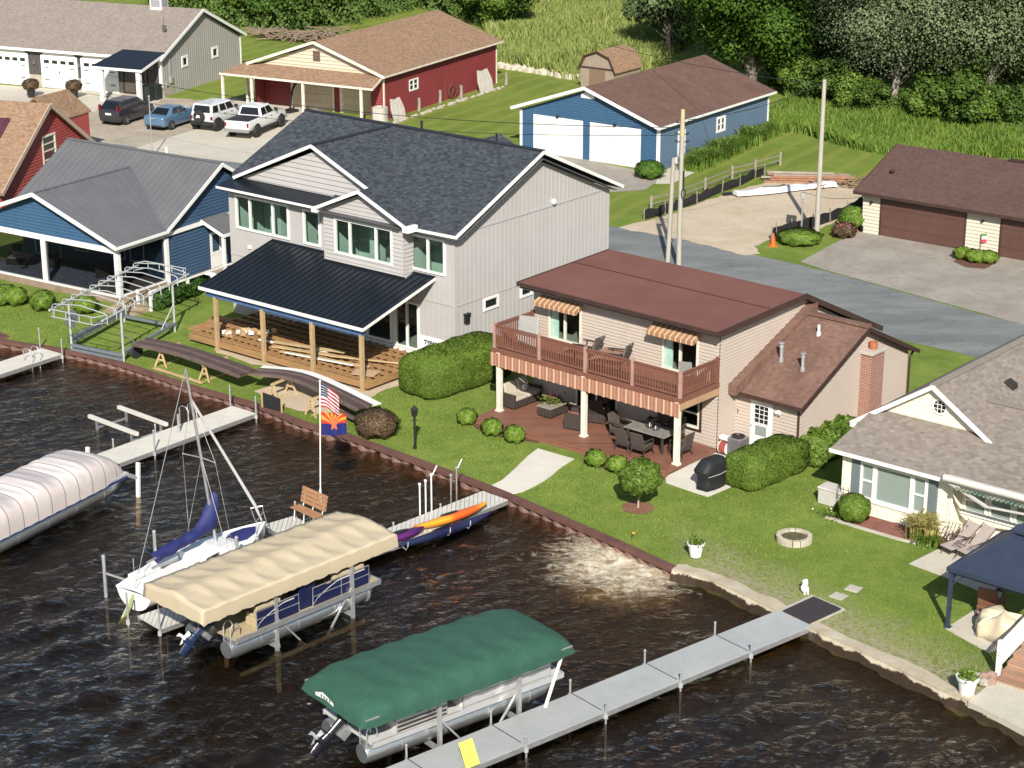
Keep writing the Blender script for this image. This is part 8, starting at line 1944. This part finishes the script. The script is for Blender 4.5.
x,y=at2(668,52);tree('young_tree','smaller grey green tree left of the big maple',x,y,9.5,4.0,.2,24000,.13,leafmat('grey_green_leaf',(.070,.116,.043),(.116,.171,.070),(.232,.295,.139),.45,.2,.4),22,26,tr=.2)
x,y=at2(893,107);tree('willow_tree','tall silvery willow with a pale leaning trunk, left of the two',x,y,17,8.0,1.2,125000,.10,lf_silver,23,110,palebark,.24,(1.4,2.0),flat=.75)
x,y=at2(1000,112);tree('willow_tree','tall silvery willow at the right edge of the frame',x,y+3,18,8.5,.8,125000,.10,lf_silver,24,110,palebark,.24,(-.6,1.0),flat=.75)
x,y=at2(842,70);tree('woodland_tree','mid green tree filling the gap between maple and willow',x,y+4,12,5.2,.2,32000,.14,lf_mid,25,40)
ug=[(797,96,3.0,2.3),(826,104,3.4,2.4),(852,112,3.0,2.2),(874,117,2.6,2.0),(915,118,2.2,2.3),(936,124,3.0,2.3),(962,129,3.6,2.5),(988,131,3.2,2.3),(1014,132,3.4,2.5),(1040,128,3.6,2.6),(784,84,3.4,2.2),(950,108,4.5,2.6)]
u1=u2=None
words=('leftmost','second','third','fourth','fifth','sixth','seventh','eighth','ninth','tenth','eleventh','twelfth','thirteenth','fourteenth','fifteenth','sixteenth','seventeenth','eighteenth')
ugs=sorted(ug)
for i,(px,py,h_,r_)in enumerate(ugs):
 x,y=at2(px,py);lb='wild shrub under the willows and maple, %s from the left'%words[i]
 if i==0:u1=tree('wild_shrub',lb,x,y,h_,r_,0,9500,.105,lf_mid,31,18,tr=.08,group='wild shrubs under the big trees',cat='shrub')
 elif i==1:u2=tree('wild_shrub',lb,x,y,h_,r_,0,9500,.105,lf_bright,32,18,tr=.08,group='wild shrubs under the big trees',cat='shrub')
 else:copy_at((u1,u2)[(i*7)%3==0],x,y,h_/3.1,i*1.3,lb)
tl=[(172,-6,1.0),(198,6,1.05),(222,14,.9),(246,20,1.0),(268,26,.8),(292,27,.95),(316,24,.9),(340,17,1.0),(366,9,1.0),(394,0,1.05),(424,-6,1.1),(452,-2,1.0),(476,16,.9),(498,27,.85),(512,2,.9),(545,-14,1.0),(580,-16,1.0),(615,-12,1.0)]
tA=tB=tC_=None
for i,(px,py,s_)in enumerate(tl):
 x,y=at2(px,py);lb='leafy tree in the far hedgerow, %s from the left'%words[i]
 if i==0:tA=tree('hedgerow_tree',lb,x,y,9,4.2,.0,22000,.16,lf_mid,41,40,tr=.2,group='trees in the far hedgerow')
 elif i==1:tB=tree('hedgerow_tree',lb,x,y,8.5,4.4,.0,22000,.16,lf_maple,42,40,tr=.2,group='trees in the far hedgerow')
 elif i==2:tC_=tree('hedgerow_tree',lb,x,y,8,4.0,.0,22000,.15,lf_bright,43,40,tr=.2,group='trees in the far hedgerow')
 else:copy_at((tA,tC_,tB,tA,tC_)[(i*3)%5],x,y,s_,i*2.1,lb)
r9=random.Random(77)
for i in range(12):
 px=178+i*41+r9.uniform(-8,8);x,y=at2(px,-14);copy_at((tA,tB)[i%2],x,y+r9.uniform(6,14),1.25,i,'taller tree of the second hedgerow rank, %s from the left'%words[i])
def woods(name,pts,n,h_,depth,size,m,seed):
 r=np.random.RandomState(seed);P_=np.array([p[:2]for p in resample([np.array(q)for q in pts],1.0)]);k=r.randint(0,len(P_),n);c=P_[k]
 top=h_*(.55+.25*np.sin(c[:,0]*.55+seed)+.2*np.sin(c[:,0]*1.7));u=r.rand(n)**.8
 q=np.stack([c[:,0]+r.normal(0,.8,n),c[:,1]+r.normal(0,depth,n)+u*depth,u*top],1);q[:,:2]+=.5*np.sin(q[:,2:3]*2+q[:,:1]*3)
 o=leafcloud(name,q,size,m,seed,None,np.tile((0,-.8,.5),(n,1)),jit=.7);o['kind']='stuff'
woods('thicket',[at2(165,6),at2(232,24),at2(300,30),at2(345,22),at2(420,4),at2(470,18),at2(505,24)],42000,4.5,.9,.15,lf_mid,131)
woods('far_woods',[at2(500,-24),at2(580,-28),at2(700,-22)],20000,5,1.5,.2,lf_mid,132)
woods('woodland',[at2(778,62),at2(830,66),at2(900,70),at2(970,74),at2(1060,78)],60000,9,1.8,.17,lf_maple,133)
bb=thing('brush_pile','low brown brush and dead branches in front of the far hedgerow','brush',(0,0,0));b=MB()
for i in range(170):
 t=r9.random();x,y=at2(258+78*t,36+5*math.sin(t*3)+r9.uniform(-2,2));a=r9.uniform(0,6.28);L_=r9.uniform(.8,2.2);b.bar((x,y,r9.uniform(.05,.7)),(x+L_*math.cos(a),y+L_*math.sin(a)*.6,r9.uniform(.05,.9)),.10,.08)
b.build('sticks',mat('dead_brush',(.22,.16,.12),.9,.3,4),bb)
def grassmesh(name,poly,n,h0,h1,w_,m,seed,bend=.35,kind='stuff',avoid=(),clump=None):
 r=np.random.RandomState(seed);P_=np.array([p[:2]for p in poly]);lo,hi=P_.min(0),P_.max(0)
 x=r.uniform(lo[0],hi[0],n*4);y=r.uniform(lo[1],hi[1],n*4);k=inpoly(x,y,poly)
 for a in avoid:k&=~inpoly(x,y,a)
 x,y=x[k][:n],y[k][:n];n=len(x)
 hh=r.uniform(h0,h1,n)*(.75+.35*np.sin(x*.5+1)*np.sin(y*.37));an=r.uniform(0,2*math.pi,n);bx_,by_=np.cos(an)*hh*bend*r.rand(n),np.sin(an)*hh*bend*r.rand(n)
 wa=r.uniform(0,math.pi,n);wx,wy=np.cos(wa)*w_/2,np.sin(wa)*w_/2;z=np.zeros(n)
 v=np.stack([np.stack([x-wx,y-wy,z],1),np.stack([x+wx,y+wy,z],1),np.stack([x+wx*.7+bx_*.4,y+wy*.7+by_*.4,hh*.62],1),np.stack([x+bx_,y+by_,hh],1)],1).reshape(-1,3)
 me=bpy.data.meshes.new(name);me.vertices.add(4*n);me.vertices.foreach_set('co',v.ravel().astype(np.float32));me.loops.add(4*n);me.loops.foreach_set('vertex_index',np.arange(4*n,dtype=np.int32));me.polygons.add(n)
 me.polygons.foreach_set('loop_start',np.arange(0,4*n,4,dtype=np.int32));me.polygons.foreach_set('loop_total',np.full(n,4,np.int32));me.update(calc_edges=True);me.materials.append(m)
 o=bpy.data.objects.new(name,me);COL.objects.link(o);o['kind']=kind;return o
gr_meadow=leafmat('meadow_grass',(.16,.225,.045),(.27,.325,.085),(.40,.43,.17),.6,.25,.12)
gr_weed=leafmat('weedy_grass',(.093,.178,.025),(.155,.248,.040),(.264,.341,.078),.6,.25,.3)
gr_lawn=leafmat('lawn_blade',(.135,.215,.032),(.225,.305,.06),(.33,.38,.12),.6,.2,.8)
grassmesh('meadow_grass',[at2(*p)for p in[(497,66),(540,74),(590,84),(640,74),(700,40),(720,-22),(500,-26),(480,20)]],65000,.7,1.5,.09,gr_meadow,51,.5)
grassmesh('tall_weeds',[at2(*p)for p in[(772,132),(800,134),(840,146),(880,155),(1060,160),(1070,138),(1000,128),(900,118),(840,110),(792,100),(770,112)]],30000,.5,1.1,.07,gr_weed,52,.5)
shore_in=offs(SHORE,.35)
lawn_poly=[tuple(p)for p in shore_in if-32<p[0]<17]+[at2(1030,640),at2(950,560),at2(842,505),at2(838,470),at2(800,440),at2(700,452),at2(560,462),at2(480,420),at2(500,385),at2(420,380),at2(300,395),at2(205,350),at2(150,315),at2(0,290),at2(-60,282)]
av=[spline(walk,5)+spline(walk2,5),[at2(*p)for p in[(665,476),(716,450),(770,449),(790,462),(708,497),(686,490)]],pl_,[at2(*p)for p in[(218,352),(262,366),(330,392),(366,400),(398,384),(412,372),(432,362),(420,350)]],[at2(*p)for p in[(255,392),(290,380),(330,392),(352,405),(330,413),(300,412),(268,402)]],[at2(*p)for p in[(826,516),(843,505),(950,536),(938,547)]],[at2(*p)for p in[(782,611),(813,595),(843,608),(810,624)]],[at2(*p)for p in[(909,564),(945,546),(1010,566),(1000,600),(952,580)]],[at2(*p)for p in[(945,629),(978,608),(1060,640),(1040,680),(988,653)]]]
av.append([tuple(p)for p in offs(CONC,.3)]+[tuple(p)for p in offs(CONC,1.15)][::-1])
grassmesh('grass_blades',lawn_poly,130000,.03,.085,.022,gr_lawn,53,.6,avoid=av)
sr=thing('stone_row','row of pale boulders between the mown lawn and the tall meadow','stones',(0,0,0));protoS=None
for i in range(56):
 t=i/55;px=499+90*t;py=67+14*t+r9.uniform(-.9,.9);x,y=at2(px,py);b=MB();q=r9.uniform(.22,.5);b.ball((x,y,q*.3),q,6,sq=(1.2,.9,.7));b.build('stone',mat('pale_boulder',(.52,.47,.38),.9,.2,2,bump=.4),sr)
def hedge(label,p,q,w_,h_,m,n,size,seed,name='hedge',rag=.08,z0=.0,h2=None):
 """clipped hedge along the line p-q (ground centre line)"""
 p=np.array(p[:2]);q=np.array(q[:2]);L_=np.linalg.norm(q-p);an=math.atan2(q[1]-p[1],q[0]-p[0]);r=np.random.RandomState(seed)
 o=thing(name,label,'hedge',(*((p+q)/2),0),an);h2=h2 or h_
 a,c=L_/2,w_/2
 d=r.uniform(-1,1,(n,3));d/=(np.abs(d)**6).sum(1)[:,None]**(1/6)
 d*=(1-rag*.9*r.rand(n)**1.3)[:,None]
 sc=1+rag*np.sin(d[:,0]*9+seed)*np.sin(d[:,2]*5+d[:,1]*4)
 hx=h_+(h2-h_)*(d[:,0]*.5+.5)
 P_=np.stack([d[:,0]*a*(1+.02*np.sin(d[:,1]*7)),d[:,1]*c*sc,z0+(d[:,2]*.5+.5)*hx*(1+.4*rag*np.sin(d[:,0]*13+seed))],1)
 nn=d**3;nn/=np.linalg.norm(nn,axis=1)[:,None]
 leafcloud('foliage',P_,size,m,seed,o,nn,up=.15,jit=.55)
 b=MB();k=.80;b.loft([[(x,c*k*.97*math.copysign(abs(math.cos(t))**.4,math.cos(t))*e,(hm/2)+hm/2*.82*math.copysign(abs(math.sin(t))**.4,math.sin(t))*e)for t in np.linspace(0,2*math.pi,24,endpoint=False)]for x,e,hm in((-a*.84,.75,h_),(-a*.74,1,h_),(a*.74,1,h2),(a*.84,.75,h2))]);b.build('inner_core',core_m,o)  # solid dark core added inside the leaves to stop see-through
 return o
hedge('large clipped bright green hedge between the grey and beige houses',at2(412,398),at2(500,369),2.4,1.65,lf_hedge,60000,.062,61,h2=1.75,rag=.035)
hedge('clipped hedge running up beside the grill pad',at2(735,490),at2(796,464),1.6,1.25,lf_hedge,30000,.062,62,rag=.05)
hedge('looser leafy hedge between the clipped hedge and the white house',at2(806,468),at2(846,438),1.15,1.1,lf_bright,16000,.09,63,rag=.3)
hedge('low dark green hedge along the side walkway of the blue house',at2(152,311),at2(206,288),.9,.75,lf_dark,11000,.07,64,rag=.22)
def ball_bush(name,label,px,py,r_,h_,m,n,size,seed,z=0.0,cat='shrub',group=None,rag=.12,core=True):
 x,y=at2(px,py,z);o=thing(name,label,cat,(x,y,z),0,group);r=np.random.RandomState(seed);d=r.normal(size=(n,3));d/=np.linalg.norm(d,axis=1)[:,None]
 k=(1-rag*r.rand(n)+rag*.6*np.sin(d[:,0]*7+seed)*np.sin(d[:,1]*6)*np.cos(d[:,2]*5))[:,None]
 P_=d*k*(r_,r_,h_/2)+(0,0,h_*.5);P_[:,2]=np.maximum(P_[:,2],.02);n_=n
 leafcloud('foliage',P_,size,m,seed,o,d,jit=.6,up=.1)
 if core:b=MB();b.ball((0,0,h_*.5),1,12,sq=(r_*.78,r_*.78,h_*.40));b.build('inner_core',core_m,o,smooth=True)  # dark ball added as a core so the bush is not see-through
 return o
for i,(px,py,r_,lb)in enumerate(((467,424,.42,'yellow green boxwood ball at the left front corner of the patio'),(492,435,.44,'yellow green boxwood ball left of the walk, farther from it'),(514.5,442,.44,'yellow green boxwood ball nearest the left side of the walk'),(595.5,466,.42,'yellow green boxwood ball nearest the right side of the walk'),(617,472,.42,'yellow green boxwood ball between its twin and the round tree'),(640,474,.42,'yellow green boxwood ball half behind the round tree'))):
 ball_bush('boxwood',lb,px,py,r_,r_*1.6,lf_box,3200,.075,70+i,group='boxwood balls along the patio',rag=.34)
ball_bush('bronze_bush','twiggy bronze brown bush by the seawall behind the flags',377,436,.92,1.15,lf_brown,6000,.06,77,rag=.25)
ball_bush('round_bush','clipped round green bush at the corner of the white house',853,521,.62,1.05,lf_hedge,7000,.07,78,rag=.2)
for i,(px,py,r_,lb)in enumerate(((4,304,.75,'yellow green shrub at the far left of the blue porch'),(17,305,.55,'small flowering shrub second from the left at the blue porch'),(43,310,.62,'green shrub under the white post of the blue porch'),(86,313,.6,'shrub near the corner post behind the steel lift frame'))):ball_bush('porch_shrub',lb,px,py,r_,1.0-.1*(i%2),lf_bright if i%2==0 else lf_box,3600,.075,80+i,group='shrubs along the blue porch',rag=.3)
ball_bush('corner_shrub','dark green shrub at the right corner of the blue garage',649.5,178,.95,1.1,lf_maple,3600,.10,86,rag=.3)
ball_bush('lilac_shrub','bright round shrub beside the left wall of the brown garage',853,229,.85,1.35,lf_bright,4200,.085,87,rag=.25)
ball_bush('flowering_shrub','low shrub with pink red flowers by the brown garage drive',844,237,.75,.8,lf_brown,2600,.07,88,rag=.4);r_r=np.random.RandomState(4);leafcloud('petals',np.stack([r_r.normal(0,.3,60),r_r.normal(-.2,.25,60),r_r.uniform(.45,.85,60)],1),.07,lf_red,3,scene.objects['flowering_shrub'])
ball_bush('spreading_shrub','low spreading shrub at the foot of the thin steel post',799,243,1.25,.75,lf_bright,5200,.085,89,rag=.3)
for i,(px,py,r_,lb)in enumerate(((962,259,.5,'left yellow green shrub in the bed between the brown doors'),(975,262,.6,'front centre shrub in the bed between the brown doors'),(988,263,.55,'right shrub in the bed between the brown doors'))):ball_bush('bed_shrub',lb,px,py,r_,.7,lf_box,2400,.07,90+i,rag=.3)
sheet('flower_bed',[at2(*p)for p in[(953,262),(964,254),(992,259),(996,264),(985,269),(966,268)]],.03,MATS['bark_mulch'],wob=.05)
o=thing('garden_flag','small garden flag of green, white and red in the bed by the brown garage','flag',at(980,254));b=MB();b.tube([(0,0,0),(0,0,1.15)],.015,5);b.build('stake',blackm,o)
for i,(z0,z1,m_)in enumerate(((.62,.82,mat('flag_red',(.45,.05,.06))),(.82,.98,white),(.98,1.12,mat('flag_green',(.08,.25,.08))))):b=MB();b.box(.02,.42,-.008,.008,z0,z1);b.build('flag_band',m_,o)
for i,(px,py)in enumerate(((31,90),(74,91))):
 lb=('left potted purple brown shrub between the white garage doors','right potted purple brown shrub between the white garage doors')[i]
 o=ball_bush('potted_shrub',lb,px,py,.62,.85,lf_brown,2600,.09,94+i,z=.55,rag=.35);b=MB();b.lathe([(.25,-.55),(.34,.12),(.30,.12),(.28,.0)],n=14);b.build('pot',blackm,o)
def straps(name,label,px,py,n,r_,h_,m,seed,z=0.0,cat='plant',group=None):
 x,y=at2(px,py,z);o=thing(name,label,cat,(x,y,z),0,group);r=random.Random(seed);b=MB()
 for i in range(n):
  a=r.uniform(0,6.28);x0,y0=r.gauss(0,r_*.3),r.gauss(0,r_*.3);L_=r_*r.uniform(.5,1.0);hh=h_*r.uniform(.7,1.1);w_=.03+.02*r.random();dx,dy=math.cos(a),math.sin(a);nx,ny=-dy*w_,dx*w_;pr=None;ring=[]
  for t in(0,.35,.7,1):q=(x0+dx*L_*t*t,y0+dy*L_*t*t,hh*(t*1.9-t*t*1.1)/.8);ww=1-t*.75;ring.append([(q[0]-nx*ww,q[1]-ny*ww,q[2]),(q[0]+nx*ww,q[1]+ny*ww,q[2])])
  b.loft(ring,closed=False)
 b.build('leaves',m,o,uv=False);return o
first=None
for i in range(9):
 t=i/8;px,py=693+74*t,170-34*t;lb='clump of arching daylily leaves along the blue garage wall, %s from the front corner'%words[i].replace('leftmost','first')
 if i==0:first=straps('daylily',lb,px,py,240,1.0,.95,lf_bright,101,group='daylilies along the blue garage')
 else:x,y=at2(px,py);copy_at(first,x,y,1+.15*math.sin(i*2.3),i*1.7,lb)
straps('ornamental_grass','golden ornamental grass clump in the mulch bed of the white house',922,540,420,.62,.85,lf_gold,111)
straps('leafy_clump','low green clump at the foot of the golden grass',927,545,160,.5,.4,lf_bright,112)
o=thing('flower_planting','few white and green flowers beside the trellis bush','flowers',at(838,517));r=np.random.RandomState(5);leafcloud('leaves',np.stack([r.normal(0,.35,500),r.normal(0,.2,500),r.uniform(.02,.3,500)],1),.05,lf_bright,6,o);leafcloud('petals',np.stack([r.normal(0,.35,40),r.normal(0,.2,40),r.uniform(.2,.36,40)],1),.04,mat('white_petal',(.75,.72,.5),.6),7,o)
for i,(lb,px,py,r_,h_)in enumerate((('white flower pot standing where the sheet piling meets the concrete',695.5,556,.30,.52),('large white flower pot on the seawall beside the stones',966.5,693,.33,.56))):
 o=pot(lb,px,py,r_,h_);r=np.random.RandomState(i);leafcloud('plant',np.stack([r.normal(0,r_*.45,260),r.normal(0,r_*.45,260),h_*.9+r.gamma(2,.05,260).clip(0,.35)],1),.06,lf_bright if i==0 else lf_box,9,o,up=.4)
for nm,lb,px,py,z,m2 in(('table_flowers','pink and green flowers on the wicker coffee table',552,413.5,.71,lf_red),):
 x,y=at2(px,py,.25);o=thing(nm,lb,'flowers',(x,y,z),0);r=np.random.RandomState(3);leafcloud('leaves',np.stack([r.normal(0,.2,420),r.normal(0,.16,420),r.uniform(.02,.32,420)],1),.05,lf_bright,4,o);leafcloud('petals',np.stack([r.normal(.05,.2,40),r.normal(0,.15,40),r.uniform(.25,.38,40)],1),.05,mat('pink_petal',(.65,.22,.25),.5),5,o)
 b=MB();b.lathe([(.18,0),(.24,.12),(.2,.12)],n=12);b.build('bowl',soil,o)
x,y=at2(638,508);o=thing('topiary_tree','small round headed tree with a slim trunk on the front lawn','tree',(x,y,0));r=np.random.RandomState(120);d=r.normal(size=(9000,3));d/=np.linalg.norm(d,axis=1)[:,None];k=(1-.3*r.rand(9000)**1.5+.10*np.sin(d[:,0]*6)*np.sin(d[:,2]*7+d[:,1]*3))[:,None]
leafcloud('crown',d*k*(.80,.80,.66)+(0.05,0,1.22),.06,lf_bright,121,o,d,jit=.6,up=.15)
b=MB();b.ball((.05,0,1.2),1,12,sq=(.58,.58,.46));b.build('crown_core',core_m,o,smooth=True)  # dark ball added inside the crown to close the gaps between leaves
b=MB();b.tube([(0,0,-.05),(.02,0,.5),(.05,0,1.1)],[.045,.035,.03],8);b.build('trunk',palebark,o,smooth=True)
o=thing('marker_flag','tiny orange survey flag in the grass at the seawall','flag',at(632,540));b=MB();b.tube([(0,0,0),(0,0,.3)],.008,4);b.build('wire',blackm,o);b=MB();b.box(0,.1,-.003,.003,.24,.31);b.build('flag',mat('orange_flag',(.8,.3,.05)),o)
